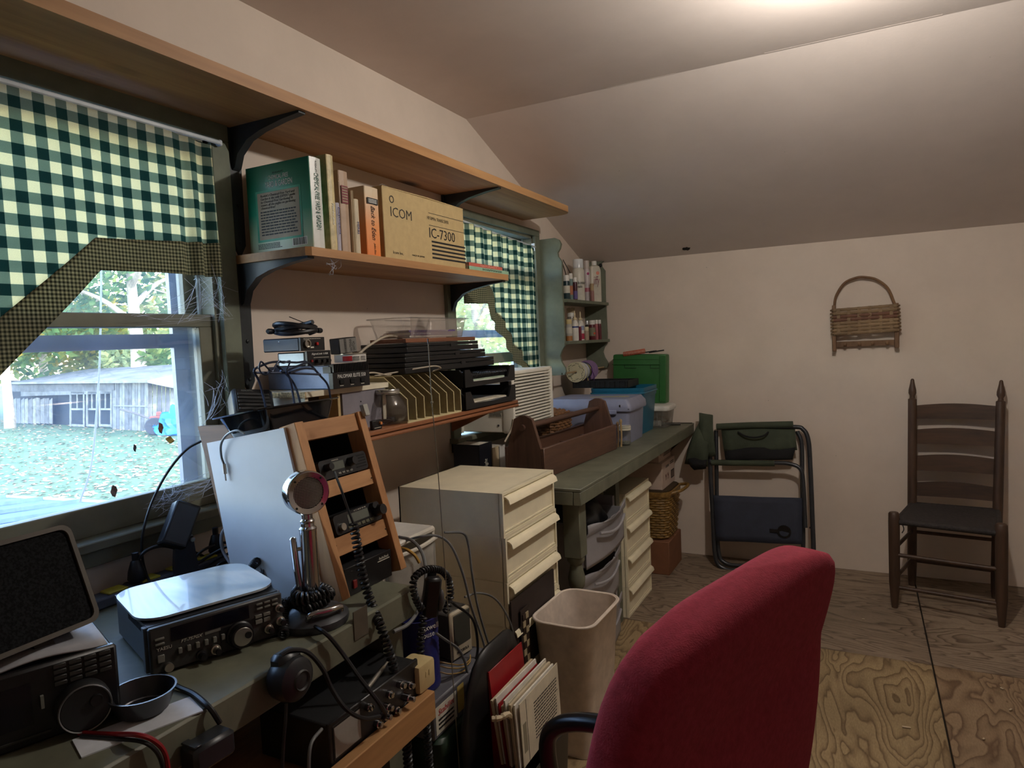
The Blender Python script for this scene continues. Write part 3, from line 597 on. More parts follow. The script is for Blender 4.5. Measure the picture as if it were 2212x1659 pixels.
def cloth(name, y0, y1, ztop, zbot, fx, m, par, nu=120, nv=26, gather=None):
    bm = bmesh.new(); uvl = bm.loops.layers.uv.new('UVMap'); A_ = []; s = 0; pv = None
    for i in range(nu):
        y = y0+(y1-y0)*i/(nu-1); zt, zb = ztop(y), zbot(y)
        q = Vector((fx(y, 0), y)); s += ((q-pv).length if pv is not None else 0); pv = q
        A_.append([(bm.verts.new((fx(y, (zt-(zt+(zb-zt)*j/(nv-1)))), y, zt+(zb-zt)*j/(nv-1))), s, zt+(zb-zt)*j/(nv-1)) for j in range(nv)])
    for i in range(nu-1):
        for j in range(nv-1):
            q = (A_[i][j], A_[i+1][j], A_[i+1][j+1], A_[i][j+1]); f = bm.faces.new([k_[0] for k_ in q])
            for lp_, k_ in zip(f.loops, q): lp_[uvl].uv = (k_[1], k_[2]*.97)
    me = bpy.data.meshes.new(name); bm.to_mesh(me); bm.free(); me.polygons.foreach_set('use_smooth', [True]*len(me.polygons)); me.materials.append(m)
    o = part(name, me, m, par, w=True); md = o.modifiers.new('s', 'SOLIDIFY'); md.thickness = .0006; return o
XC = W+.032
def py_(px, py, x=XC): q = at(px, py, 'x', x); return (q.y, q.z)
cu = thing('curtain', 'green and cream gingham curtain on the left window, cut away in a slant', 'curtain', (XC, 1.0, 1.915))
e1 = sorted([py_(-150, 868), py_(0, 694), py_(205, 519), py_(470, 531)]); e2 = sorted([py_(-150, 958), py_(0, 813), py_(216, 584), py_(330, 588), py_(472, 599)])
yr = py_(466, 560)[0]+.008
def fx1(y, d): 
    gth = max(0, min(1, (y-1.16)/.06)); return XC+.004*math.sin(y*22+.6)*min(1, d*6+.2)+gth*.013*math.sin((y-1.16)*105)*min(1, .35+d*2)
cloth('gingham_panel', .3, yr, lambda y: 1.912-.012*max(0, (y-1.15)/.18), lambda y: lerp_poly(e1, y), fx1, M_ging, cu, 170)
cloth('trim_band', .3, yr+.001, lambda y: lerp_poly(e1, y)+.006, lambda y: lerp_poly(e2, y), lambda y, d: fx1(y, .3)+.0022, M_trim, cu, 170, 8)
M_rod = mat('white_curtain_rod', (206, 214, 220), .35)
rd = thing('curtain_rod', 'flat white curtain rod across the left window', 'curtain rod', (XC, .8, 1.918)); part('rod_bar', G().b2((XC-.004, .28, 1.911), (XC+.004, 1.338, 1.923), bev=.003), M_rod, rd, w=True)
part('rod_end', G().b2((W+.018, 1.326, 1.909), (XC+.004, 1.338, 1.925), bev=.003), M_rod, rd, w=True)
cu = thing('curtain', 'gathered gingham curtain on the far window, cut away in a curve', 'curtain', (XC, 3.0, 1.85))
t1, t2 = py_(985, 474), py_(1160, 538)
def top2(y): return t1[1]+(t2[1]-t1[1])*(y-t1[0])/(t2[0]-t1[0])
c1 = sorted([py_(975, 622), py_(1055, 622), py_(1063, 650), py_(1080, 690), py_(1105, 735), py_(1135, 790), py_(1160, 805)]); c2 = sorted([py_(975, 656), py_(1053, 656), py_(1058, 690), py_(1075, 715), py_(1098, 760), py_(1125, 800), py_(1160, 812)])
y0, y1 = t1[0]+.03, py_(1157, 640)[0]
def fx2(y, d): return XC+.004+.010*math.sin(y*74)+.006*math.sin(y*41+d*3)
cloth('gingham_panel', y0, y1, top2, lambda y: lerp_poly(c1, y), fx2, M_ging, cu, 200)
cloth('trim_band', y0-.01, y1, lambda y: lerp_poly(c1, y)+.01, lambda y: lerp_poly(c2, y), lambda y, d: fx2(y, .2)+.002, M_trim, cu, 200, 8)
rd = thing('curtain_rod', 'sagging white curtain rod across the far window', 'curtain rod', (XC, 2.9, 1.86)); a, b_2 = Vector((XC, y0-.12, top2(y0-.12)+.006)), Vector((XC, y1+.02, top2(y1+.02)+.006))
part('rod_bar', G().tube([a, (a+b_2)/2-Vector((0, 0, .004)), b_2], .005, 8), M_rod, rd, w=True)
for q in (a, b_2): part('rod_bracket', G().b2((W+.017, q.y-.012, q.z-.02), (XC+.002, q.y-.006, q.z+.02)), M_rod, rd, w=True)
# ================================================================== BOOKCASE AND BOTTLES
YL, YR_ = 3.424, 4.118
zo = [(785, 470), (940, 450), (975, 465), (993, 500), (985, 540), (965, 575), (970, 610), (1000, 650), (1005, 900), (1025, 1280), (1025, 1370), (1000, 1410), (985, 1460), (1000, 1510), (1030, 1560), (1036, 1590), (1026, 1618), (835, 1632)]
out = [at(960+x/3.95, 400+y/3.95, 'y', YL) for x, y in zo]; out = [(max(q.x, W+.001), q.z) for q in out]; out[0] = (W+.001, out[0][1]); out[-1] = (W+.001, out[-1][1])
bc = thing('hanging_bookcase', 'sage green hanging bookcase with scalloped sides in the corner', 'bookcase', (W, (YL+YR_)/2, 1.2))
MY = lambda y: Matrix(((1, 0, 0, 0), (0, 0, -1, y), (0, 1, 0, 0), (0, 0, 0, 1)))
oz = [(x, z-.0) for x, z in out]
for i, y in enumerate((YL, YR_)):
    o2 = oz if i == 0 else [(x, min(z, 1.822)) for x, z in oz]
    part('side_panel', G().prism(o2, -.018, 0, MY(y)), M_green, bc, w=True, smooth=False)
xs = -1.402; S1 = 1.563; S2 = 1.335
for z in (S1, S2): part('shelf_board', G().b2((W+.001, YL+.018, z-.018), (xs, YR_, z), bev=.002), M_green, bc, w=True)
g = G().lathe([(.008, 0), (.012, .002), (.012, .004), (.008, .006)], 12, FR((-1.44, YR_-.0183, 1.795), (1, 0, 0)))
part('key_hole', g, M_ink, bc, w=True)
M_cap = mat('white_cap', (226, 224, 216), .4); M_bwhite = mat('bottle_white', (214, 210, 196), .4)
def bottle(px0, px1, pt, pb, z, x, prof, m, capm, label, cat='bottle', band=None, cap_f=.18, nm='paint_bottle', grp='craft bottles on the bookcase'):
    a, b = at(px0, pb, 'x', x), at(px1, pb, 'x', x); tp = at((px0+px1)/2, pt, 'x', x).z; h = max(.03, tp-z); r = (px1-px0)/2*((a+b)/2-EYE).dot(fw)/FPX*.96
    t = thing(nm, label, cat, (x, (a.y+b.y)/2, z), PI/2-.8, grp)
    hb = h*(1-cap_f)
    if prof == 'can': part('can_body', G().lathe([(r*.94, 0), (r, .004), (r, hb*.93), (r*.82, hb), (r*.5, hb)], 20), m, t); part('cap', G().lathe([(r*.9, hb), (r*.9, h*.985), (r*.84, h)], 20), capm, t)
    elif prof == 'jar': part('jar_body', G().lathe([(r*.95, 0), (r, .003), (r, hb*.88), (r*.9, hb), (r*.7, hb)], 18), m, t); part('cap', G().lathe([(r*.93, hb), (r*.93, h*.97), (r*.86, h)], 18), capm, t)
    elif prof == 'glue': part('bottle_body', G().lathe([(r*.9, 0), (r, .004), (r, hb*.8), (r*.7, hb*.93), (r*.45, hb)], 18), m, t); part('nozzle_cap', G().lathe([(r*.6, hb), (r*.66, hb+.004), (r*.6, hb+h*.06), (r*.26, hb+h*.09), (r*.14, h*.97), (r*.1, h)], 14), capm, t)
    elif prof == 'flat': part('bottle_body', G().loft([[(q[0], q[1], zz) for q in rrect(r*2*f, r*1.3*f, r*.4*f)] for f, zz in ((.95, 0), (1, .005), (1, hb*.86), (.8, hb*.97), (.42, hb))]), m, t); part('cap', G().cyl((0, 0, hb), (0, 0, h), r*.42, 14), capm, t)
    if band:
        for z0, z1, bm2 in band: part('label', G().lathe([(r*1.012, hb*z0), (r*1.012, hb*z1)], 18, caps=False) if prof != 'flat' else G().b2((-r*.8, -r*.655, hb*z0), (r*.8, -r*.645, hb*z1)), bm2, t)
    return t, r, hb
gr = mat('teal_paint', (38, 62, 66), .35); M_lab = mat('label_paper', (206, 202, 186), .6)
XB = -1.44
bottle(1216, 1232, 595, 637, S1, XB, 'jar', gr, M_cap, 'dark teal paint jar with a white cap, leftmost on the top bookcase shelf', band=[(.35, .75, M_lab)], cap_f=.24)
bottle(1229, 1239, 591, 636, S1, XB-.06, 'jar', mat('grey_teal', (112, 138, 134), .4), M_cap, 'grey-green paint bottle behind the dark teal jar', band=[(.3, .7, mat('orange_label', (190, 120, 84), .6))], cap_f=.2)
bottle(1238, 1248, 600, 639, S1, XB+.02, 'jar', mat('maroon_paint', (72, 28, 40), .35), M_cap, 'small maroon paint bottle with a white cap before the spray can', band=[(.05, .5, mat('violet_label', (96, 84, 140), .6))], cap_f=.2)
t, r, hb = bottle(1238, 1264, 561, 639, S1, XB-.03, 'can', M_bwhite, mat('glossy_cap', (222, 226, 228), .2), 'tallest white spray can with black lettering on the top bookcase shelf', 'spray can', cap_f=.21, nm='spray_can')
text(t, 'decorator\nmatte', FR((r*.1, -r-.0008, hb*.5)), r*1.5, hb*.2, M_ink)
t, r, hb = bottle(1262, 1276, 564, 640, S1, XB-.01, 'can', mat('silver_pink_can', (200, 190, 190), .35), mat('pale_cap', (196, 184, 176), .4), 'narrower spray can with a pink emblem beside the tall white one', 'spray can', cap_f=.2, nm='spray_can', band=[(.3, .42, mat('rose_label', (176, 96, 112), .5))])
part('emblem', G().ball((0, -r, hb*.85), .008, (1, .2, 1), 2), mat('magenta_emblem', (150, 40, 96), .5), t)
t, r, hb = bottle(1272, 1299, 565, 643, S1, XB+.0, 'flat', mat('squeeze_white', (206, 200, 184), .35), M_cap, 'white squeeze bottle with maroon script at the right of the top shelf', cap_f=.1, nm='squeeze_bottle')
text(t, 'jiffy', FR((0, -r*.66-.0006, hb*.55)), r*1.2, hb*.3, mat('maroon_script', (120, 40, 70), .5), shear=.3); part('label', G().ball((r*.3, -r*.64, hb*.78), .012, (1, .1, 1), 2), mat('coral_spot', (220, 140, 120), .5), t)
bottle(1275, 1284, 613, 644, S1, XB+.028, 'jar', mat('dusty_pink', (158, 112, 104), .5), mat('tan_cap', (176, 150, 110), .5), 'little dusty pink tube before the squeeze bottle', cap_f=.4)
for i, (a, b) in enumerate((((1216, 561), (1233, 592)), ((1213, 563), (1222, 590)))):
    q0, q1 = at(*a, 'x', W+.02), at(*b, 'x', XB-.07); q2 = q1+(q1-q0)*1.0; q2.z = S1+.002
    top('paint_brush', G().tube([q0, q1, (q1+q2)/2, Vector((q2.x, q2.y, S1+.003))], .0028, 6), mat('brush_dark', (46, 36, 30), .5), ('dark paint brush handle leaning on the wall behind the paint jars', 'thin brown brush handle leaning beside the dark one')[i], 'paint brush')
XB = -1.43
bottle(1222, 1237, 690, 732, S2, XB, 'jar', mat('pale_blue_paint', (176, 172, 164), .45), mat('yellow_cap', (206, 186, 130), .5), 'pale paint bottle with a yellow cap, leftmost on the lower bookcase shelf', band=[(.02, .3, mat('ochre_paint', (168, 112, 60), .5)), (.45, .8, M_lab)], cap_f=.22)
t, r, hb = bottle(1226, 1245, 676, 732, S2, XB-.07, 'jar', mat('clear_grey_jar', (140, 134, 124), .3), M_cap, 'jar with a pale ribbed top behind the glue bottles', cap_f=.14)
g = G()
for q in range(8): g.box((-r+2*r*(q+.5)/8, 0, hb/.86+.012), (r*.16, .01, .03+.004*(q % 3)))
part('ribbed_brush', g, mat('bone_bristle', (206, 190, 160), .6), t)
bottle(1235, 1251, 672, 732, S2, XB+.01, 'glue', mat('glue_white', (222, 218, 208), .35), mat('cream_nozzle', (206, 190, 156), .5), 'white glue bottle with a cream nozzle, nearest the yellow-capped bottle', band=[(.62, .7, mat('navy_dot', (60, 76, 130), .5))], cap_f=.3, nm='glue_bottle', grp='glue bottles')
bottle(1247, 1263, 673, 732, S2, XB-.005, 'glue', mat('glue_white', (222, 218, 208), .35), mat('cream_nozzle', (206, 190, 156), .5), 'white glue bottle with a red label band, right of the plain one', band=[(.06, .34, mat('crimson_label', (170, 40, 70), .5)), (.5, .72, mat('pale_blue_label', (150, 160, 190), .5))], cap_f=.3, nm='glue_bottle', grp='glue bottles')
bottle(1250, 1257, 700, 733, S2, XB+.025, 'jar', mat('dark_red_tube', (110, 24, 44), .4), M_cap, 'slim dark red tube before the glue bottles', cap_f=.15)
bottle(1261, 1273, 706, 731, S2, XB+.015, 'jar', mat('flesh_paint', (168, 146, 124), .45), mat('cream_cap', (206, 196, 160), .5), 'squat flesh-coloured paint jar right of the glue bottles', cap_f=.3)
bottle(1264, 1274, 693, 730, S2, XB-.06, 'jar', mat('grey_glass', (90, 92, 92), .3), mat('steel_cap', (190, 192, 194), .3, .6), 'small bottle with a steel cap behind the flesh-coloured jar', cap_f=.22)
t, r, hb = bottle(1272, 1287, 692, 730, S2, XB, 'jar', mat('wine_red_paint', (98, 34, 42), .4), M_cap, 'wine red paint jar with a flower label on the lower bookcase shelf', band=[(.25, .8, mat('olive_label', (128, 124, 100), .6))], cap_f=.22)
part('flower_spot', G().ball((r*.3, -r, hb*.42), .007, (1, .2, 1), 2), mat('orange_red', (214, 84, 50), .5), t)
bottle(1285, 1293, 691, 730, S2, XB+.012, 'jar', mat('rose_paint', (166, 92, 98), .45), M_cap, 'narrow rose pink paint bottle right of the wine red jar', cap_f=.2)
bottle(1291, 1300, 691, 730, S2, XB-.01, 'jar', mat('wine_red_paint', (98, 34, 42), .4), M_cap, 'narrow wine red paint bottle right of the rose pink one', cap_f=.2)
bottle(1297, 1305, 693, 730, S2, XB-.03, 'jar', mat('khaki_paint', (170, 156, 110), .45), mat('ochre_cap', (186, 160, 110), .5), 'narrow khaki paint bottle, rightmost on the lower bookcase shelf', cap_f=.2)
# ribbon spools on a dowel between the sides
zd = at(1243, 803, 'y', 3.62).z; xd = at(1243, 803, 'y', 3.62).x
dw = top('dowel', G().cyl((xd, YL, zd), (xd, YR_-.018, zd), .005, 10), wood('dowel_wood', (186, 160, 120), (150, 120, 84), 'y', 20), 'thin wooden dowel through the bookcase sides holding ribbon spools', 'dowel')
def spool(y0, y1, r, mf, ms, label, rc_=.6):
    t = thing('ribbon_spool', label, 'spool', (xd, y0, zd-.0), 0, 'ribbon spools on the dowel'); Mx = Euler((-PI/2, 0, 0)).to_matrix().to_4x4(); w = y1-y0; zz = -(r*.14-.0052)
    Mx = Matrix.Translation((0, 0, zz)) @ Mx
    for a in (0, w-.003): part('spool_flange', G().lathe([(r*.14, a), (r, a), (r, a+.003), (r*.14, a+.003), (r*.14, a)], 28, Mx, caps=False), mf, t)
    part('ribbon_winding', G().lathe([(r*.14, .003), (r*rc_, .003), (r*rc_, w-.003), (r*.14, w-.003), (r*.14, .003)], 28, Mx, caps=False), ms, t); return t
t = spool(3.62, 3.66, .058, mat('cream_flange', (210, 204, 170), .5), mat('white_ribbon', (214, 214, 216), .45), 'cream ribbon spool with dark flourishes, nearest on the dowel', .93)
g = G()
for k in range(26):
    a = k*2*PI/26; rr_ = .045+.006*math.sin(a*6)
    g.box((rr_*math.cos(a), -.0004, rr_*math.sin(a)-.003), (.009, .0008, .0025), rot=(0, -a+PI/2, 0))
part('flourish', g, mat('dark_green_print', (50, 60, 56), .6), t, smooth=False)
spool(3.668, 3.72, .05, mat('blue_white_flange', (196, 200, 206), .5), mat('navy_white_ribbon', (196, 198, 204), .45), 'white ribbon spool with navy edges behind the cream one', .97)
spool(3.728, 3.762, .05, mat('navy_flange', (40, 52, 84), .5), mat('yellow_ribbon', (206, 194, 110), .45), 'navy spool of yellow ribbon in the middle of the dowel', .9)
spool(3.80, 3.835, .06, mat('lavender_flange', (158, 128, 172), .5), mat('purple_ribbon', (104, 60, 130), .45), 'lavender ribbon spool, farthest on the dowel', .8)
for nm, c, px in (('yellow', (206, 194, 110), ((1273, 800), (1270, 815), (1273, 828), (1281, 832))), ('purple', (90, 44, 120), ((1277, 795), (1283, 812), (1283, 828)))):
    pts = spline([at(x, y, 'y', 3.75) for x, y in px], 6); g = G()
    for a, b in zip(pts, pts[1:]): g.poly([a+Vector((0, -.006, 0)), a+Vector((0, .006, 0)), b+Vector((0, .006, 0)), b+Vector((0, -.006, 0))], [(0, 1, 2, 3)])
    o = top('ribbon_tail', g, mat(nm+'_ribbon_tail', c, .45), nm+' ribbon tail hanging loose from its spool', 'ribbon'); md = o.modifiers.new('s', 'SOLIDIFY'); md.thickness = .0008
# ================================================================== NEAR BENCH
BX = -.90
M_bench = mat('bench_olive_paint', (108, 109, 92), .5, vary=.2, vs=9, bump=.12, bs=70)
def leg(x, y, zt, par, r=.032):
    s = r/.032; pf = [(.022*s, 0), (.024*s, .04), (.034*s, .1), (.036*s, .3*zt), (.03*s, .42*zt), (.024*s, .5*zt), (.02*s, .54*zt), (.03*s, .56*zt), (.033*s, .6*zt), (.026*s, .64*zt), (.022*s, .67*zt), (.033*s, .69*zt), (.033*s, .71*zt)]
    part('leg', G().lathe(pf, 16, Matrix.Translation((x, y, 0))).box((x, y, zt*.855), (.068*s, .068*s, zt*.29), bev=.003), M_bench, par, w=True)
nb = thing('workbench', 'near sage green workbench crowded with radio gear below the left window', 'workbench', (W+.33, .3, 0))
part('bench_top', G().b2((W+.002, -1.0, BZ-.066), (BX, 1.243, BZ), bev=.004), M_bench, nb, w=True)
for x, y in ((-.97, 1.19), (W+.06, 1.19), (-.97, -.9), (W+.06, -.9)): part('leg', G().box((x, y, (BZ-.066)/2), (.07, .07, BZ-.067)), M_bench, nb, w=True)
part('under_shelf', G().b2((W+.02, -.95, .57), (-.84, 1.17, .59)), wood('under_shelf_pine', (176, 132, 84), (130, 90, 54), 'y', 9), nb, w=True)
part('under_shelf_edge', G().b2((-.84, -.95, .555), (-.815, 1.17, .615), bev=.002), MAT['under_shelf_pine'], nb, w=True)
# ---- slanted radio rack
PT = [(-1.102, 1.186), (-1.345, 1.146), (-1.285, BZ), (-1.018, BZ)]
M_pan = mat('white_panel', (216, 220, 226), .32, vary=.05, vs=5); M_rp = wood('rack_pine', (190, 140, 92), (150, 102, 60), 'z', 10, .1, knots=9); M_rh = wood('rack_pine_rail', (192, 144, 96), (152, 104, 62), 'y', 10, .1, knots=9)
rk = thing('radio_rack', 'slant-front pine radio rack with a white side panel on the near bench', 'rack', (-1.15, 1.19, BZ))
part('side_panel', G().prism(PT, -1.086, -1.072, Matrix(((1, 0, 0, 0), (0, 0, -1, 0), (0, 1, 0, 0), (0, 0, 0, 1)))), M_pan, rk, w=True, smooth=False)
part('side_panel', G().prism(PT, -1.306, -1.294, Matrix(((1, 0, 0, 0), (0, 0, -1, 0), (0, 1, 0, 0), (0, 0, 0, 1)))), mat('rack_dark_panel', (38, 34, 32), .6), rk, w=True, smooth=False)
p0 = Vector((-.969, 0, BZ)); p1 = Vector((-1.076, 0, 1.197)); sv = (p1-p0).normalized(); nv = Vector((sv.z, 0, -sv.x)); SL = (p1-p0).length
def rb_(y0, y1, t0, t1, d0, d1): 
    M = Matrix((Vector((0, 1, 0)), sv, nv)).transposed().to_4x4(); M.translation = p0
    return G().box(((y0+y1)/2, (t0+t1)/2*SL, (d0+d1)/2), (y1-y0, (t1-t0)*SL, d1-d0), M=M, bev=.001)
part('back_panel', rb_(1.09, 1.294, .0, .97, -.2, -.19), mat('rack_dark_panel', (38, 34, 32), .6), rk, w=True, smooth=False)
for y0, y1 in ((1.078, 1.104), (1.284, 1.307)): part('stile', rb_(y0, y1, .034, 1, -.048, 0), M_rp, rk, w=True)
for t0, t1 in ((.893, .995), (.565, .655), (.25, .35)): part('cross_rail', rb_(1.104, 1.284, t0, t1, -.03, -.008), M_rh, rk, w=True)
for y, t in ((1.11, .62), (1.278, .6), (1.11, .31), (1.278, .29)): part('nail_head', rb_(y-.0015, y+.0015, t-.004, t+.004, -.0081, -.0072), M_ink, rk, w=True)
part('plank', G().prism([(-1.39, 1.182), (-1.25, 1.188), (-1.24, BZ+.02), (-1.3, BZ+.02)], -1.106, -1.0865, Matrix(((1, 0, 0, 0), (0, 0, -1, 0), (0, 1, 0, 0), (0, 0, 0, 1)))), wood('dark_plank', (116, 78, 52), (70, 46, 32), 'x', 9), rk, w=True)
part('top_board', G().poly([(-1.1, 1.106, 1.172), (-1.35, 1.106, 1.13), (-1.35, 1.294, 1.13), (-1.1, 1.294, 1.172), (-1.1, 1.106, 1.182), (-1.35, 1.106, 1.14), (-1.35, 1.294, 1.14), (-1.1, 1.294, 1.182)], [(3, 2, 1, 0), (4, 5, 6, 7), (0, 1, 5, 4), (1, 2, 6, 5), (2, 3, 7, 6), (3, 0, 4, 7)]), MAT['dark_plank'], rk, w=True, smooth=False)
lt = part('latch', rb_(1.296, 1.313, .965, 1.035, .0, .012), mat('latch_steel', (176, 176, 168), .4, .5), rk, w=True); part('latch_slot', rb_(1.302, 1.307, .985, 1.015, .012, .0135), M_ink, lt, w=False)
lt.children[0].parent = rk; lt.children and None
# ---- radios in the rack
M_blk = mat('radio_black', (30, 31, 33), .5, vary=.15, bump=.08, bs=200); M_blk2 = mat('knob_black', (22, 22, 24), .4); M_lcd = mat('lcd_grey', (104, 108, 100), .25); M_silver = mat('brushed_silver', (190, 186, 176), .3, .9, vary=.05); M_btn = mat('button_grey', (120, 120, 112), .5)
yv = Vector((0, 1, 0))
def rframe(t, y, d=0): 
    M = Matrix((yv, -nv, sv)).transposed().to_4x4(); M.translation = p0+sv*(t*SL)+yv*y+nv*d; return M.to_euler(), M.translation
def mobile(t, label, kind):
    e, loc = rframe(t, 1.196, -.012); w, h, d = .158, .043, .13
    o = thing('mobile_radio', label, 'radio', loc, rot=tuple(e)); part('radio_body', G().b2((-w/2, .012, 0), (w/2, d, h), bev=.003), M_blk, o)
    part('front_panel', G().prism([(x, z+h/2) for x, z in rrect(w, h, .009)], -.008, .012, Matrix(((1, 0, 0, 0), (0, 0, 1, 0), (0, 1, 0, 0), (0, 0, 0, 1)))), M_blk2, o)
    if kind == 1:
        part('display', G().b2((-.044, -.009, .016), (-.001, -.0075, .034)), M_lcd, o)
        for x, r in ((-.058, .009), (.02, .011)): part('knob', G().cyl((x, -.008, .026), (x, -.026, .026), r, 18, r*.85), M_blk2, o)
        for k in range(5): part('speaker_slot', G().b2((.038, -.0085, .007+k*.0065), (.074, -.0079, .0105+k*.0065)), mat('slot_black', (8, 8, 8), .9), o)
        for k in range(4): part('button', G().b2((-.026+k*.013, -.0095, .004), (-.016+k*.013, -.007, .009), bev=.001), M_btn, o)
        text(o, 'KENWOOD', FR((-.026, -.0082, .038)), .022, .0028, M_lab)
    else:
        part('display', G().b2((-.035, -.009, .016), (.035, -.0075, .036)), M_lcd, o)
        part('dial_knob', G().cyl((.062, -.008, .022), (.062, -.032, .022), .0135, 20, .012), M_blk2, o); part('knob', G().cyl((.05, -.008, .036), (.05, -.02, .036), .007, 14), M_blk2, o)
        for k in range(6): part('button', G().b2((-.04+k*.015, -.0095, .004), (-.028+k*.015, -.007, .011), bev=.001), mat('button_dim', (92, 90, 70), .5), o)
        part('mic_socket', G().cyl((-.06, -.008, .015), (-.06, -.016, .015), .008, 16), M_silver, o); text(o, 'C4FM', FR((.01, -.0082, .0395)), .04, .0025, M_lab)
    return o
mobile(.662, 'black mobile radio with side speaker slots on the upper rail of the rack', 1); mobile(.357, 'black mobile radio with a wide grey display on the lower rail of the rack', 2)
o = thing('power_supply', 'black power supply with a red switch at the bottom of the rack', 'power supply', (-1.0, 1.197, BZ+.001), math.radians(88))
part('case', G().b2((-.078, 0, 0), (.078, .16, .062), bev=.002), M_blk, o); part('front_panel', G().b2((-.079, -.004, .0), (.079, .001, .064), bev=.001), M_blk2, o)
part('rocker_switch', G().b2((-.056, -.008, .014), (-.044, -.003, .032), bev=.001), mat('switch_red', (130, 30, 28), .4), o); text(o, 'RadioShack', FR((.052, -.0042, .053)), .034, .006, M_lab, shear=.2); part('panel_line', G().b2((.03, -.0046, .046), (.072, -.004, .0475)), M_lab, o)
# ---- transceiver with a board on top
rz = math.radians(69.3)
T = thing('transceiver', 'grey transceiver with a large silver tuning knob on the near bench', 'transceiver', (-1.034, .8225, BZ+.004), rz)
M_case = mat('case_grey', (92, 98, 104), .42, vary=.1); M_face = mat('face_charcoal', (52, 52, 50), .5)
w2, hh = .116, .08
part('case', G().b2((-w2+.004, .006, .002), (w2-.004, .235, hh-.004), bev=.003), M_case, T); part('front_panel', G().b2((-w2, -.006, 0), (w2, .008, hh), bev=.003), M_face, T)
part('top_cover', G().b2((-w2+.002, .01, hh-.006), (w2-.002, .235, hh)), mat('cover_dark', (44, 46, 50), .4), T)
for s in (-1, 1): part('side_handle', G().b2((s*w2-.004*s, .012, .0), (s*(w2+.004), .026, hh*.98), bev=.001), M_case, T)
g = G()
for k in range(22): g.box((-w2+.0038, .05+k*.0045, hh*.83), (.001, .0022, .016))
part('vent_slots', g, M_ink, T, smooth=False, kind='stuff')
part('display', G().b2((-.082, -.0068, .05), (.052, -.0055, .074)), mat('display_dark', (18, 16, 26), .12), T)
part('knob_field', G().b2((-.002, -.0066, .002), (.058, -.0058, .046)), M_blk2, T)
kn = part('tuning_knob', G().lathe([(.024, 0), (.024, .004), (.0215, .006), (.0205, .018), (.02, .019)], 32, FR((.032, -.006, .026))), M_blk2, T)
part('knob_face', G().lathe([(.017, .019), (.016, .0205), (0, .0205)], 32, FR((.032, -.006, .026))), M_silver, T); part('finger_dimple', G().lathe([(.0065, .0205), (.006, .0225), (0, .0222)], 18, FR((.041, -.006, .0275))), M_blk2, T)
for x, z, r, l in ((.107, .053, .0075, .014), (.108, .028, .0085, .016), (.085, .02, .0085, .015), (-.012, .013, .0085, .016), (-.036, .011, .009, .013)): 
    k = part('knob', G().lathe([(r, 0), (r, l*.4), (r*.75, l*.45), (r*.7, l)], 20, FR((x, -.006, z))), M_silver if r < .0086 else M_blk2, T); 
    part('knob_tip', G().lathe([(r*.62, l), (r*.6, l*1.35), (0, l*1.36)], 18, FR((x, -.006, z))), M_blk2, k)
for i in range(3):
    for j in range(2): part('button', G().b2((.066+i*.0145, -.0085, .06+j*.0085), (.0775+i*.0145, -.006, .0635+j*.0085), bev=.0006), M_btn, T)
for i in range(2):
    for j in range(2): part('button', G().b2((.062+i*.0155, -.009, .034+j*.011), (.075+i*.0155, -.006, .042+j*.009), bev=.0006), M_btn, T)
for i in range(6): part('lever_switch', G().b2((-.085+i*.0145+.012, -.011, .026), (-.079+i*.0145+.012, -.006, .036), bev=.0006), M_btn, T)
for j in range(2): part('button', G().b2((-.108, -.0085, .059-j*.009), (-.093, -.006, .0625-j*.009), bev=.0006), M_btn, T)
part('power_button', G().b2((-.106, -.0095, .02), (-.095, -.006, .033), bev=.0008), M_btn, T); part('mic_socket', G().cyl((-.09, -.006, .009), (-.09, -.014, .009), .0075, 16), M_silver, T)
text(T, 'YAESU', FR((-.094, -.0066, .0425)), .024, .0055, M_lab); text(T, 'FT-757GX', FR((-.049, -.0066, .0455)), .036, .0052, M_lab, shear=.3); part('name_plate', G().b2((-.027, -.0068, .0435), (.0, -.006, .048)), M_btn, T)
bdp = FR((0, .12, hh+.006), (1, 0, 0), (0, 1, .02)); 
tm = Nt('mottled_pale_board'); nz = tm.a('TexNoise', i_Scale=9.0, i_Detail=5.0, i_Distortion=1.2); tm.k(tm.coord(scale=(1, .35, 1), rot=(0, 0, .6)), nz.inputs['Vector'])
tm.k(tm.ramp(nz.outputs[0], [(.35, lin((150, 168, 178))), (.6, lin((196, 200, 196)))]), tm.b.inputs['Base Color']); tm.b.inputs['Roughness'].default_value = .28; tm.b.inputs['Coat Weight'].default_value = .4  # slanting noise streaks, grey-blue to near white
WMT = WM[T]
bd = top('mottled_board', G().prism(rrect(.245, .2, .045, 6), 0, .004, bdp), tm.m, 'pale mottled board with rounded corners lying on the grey transceiver', 'board', loc=tuple(WMT.translation), rz=rz, ang=60)
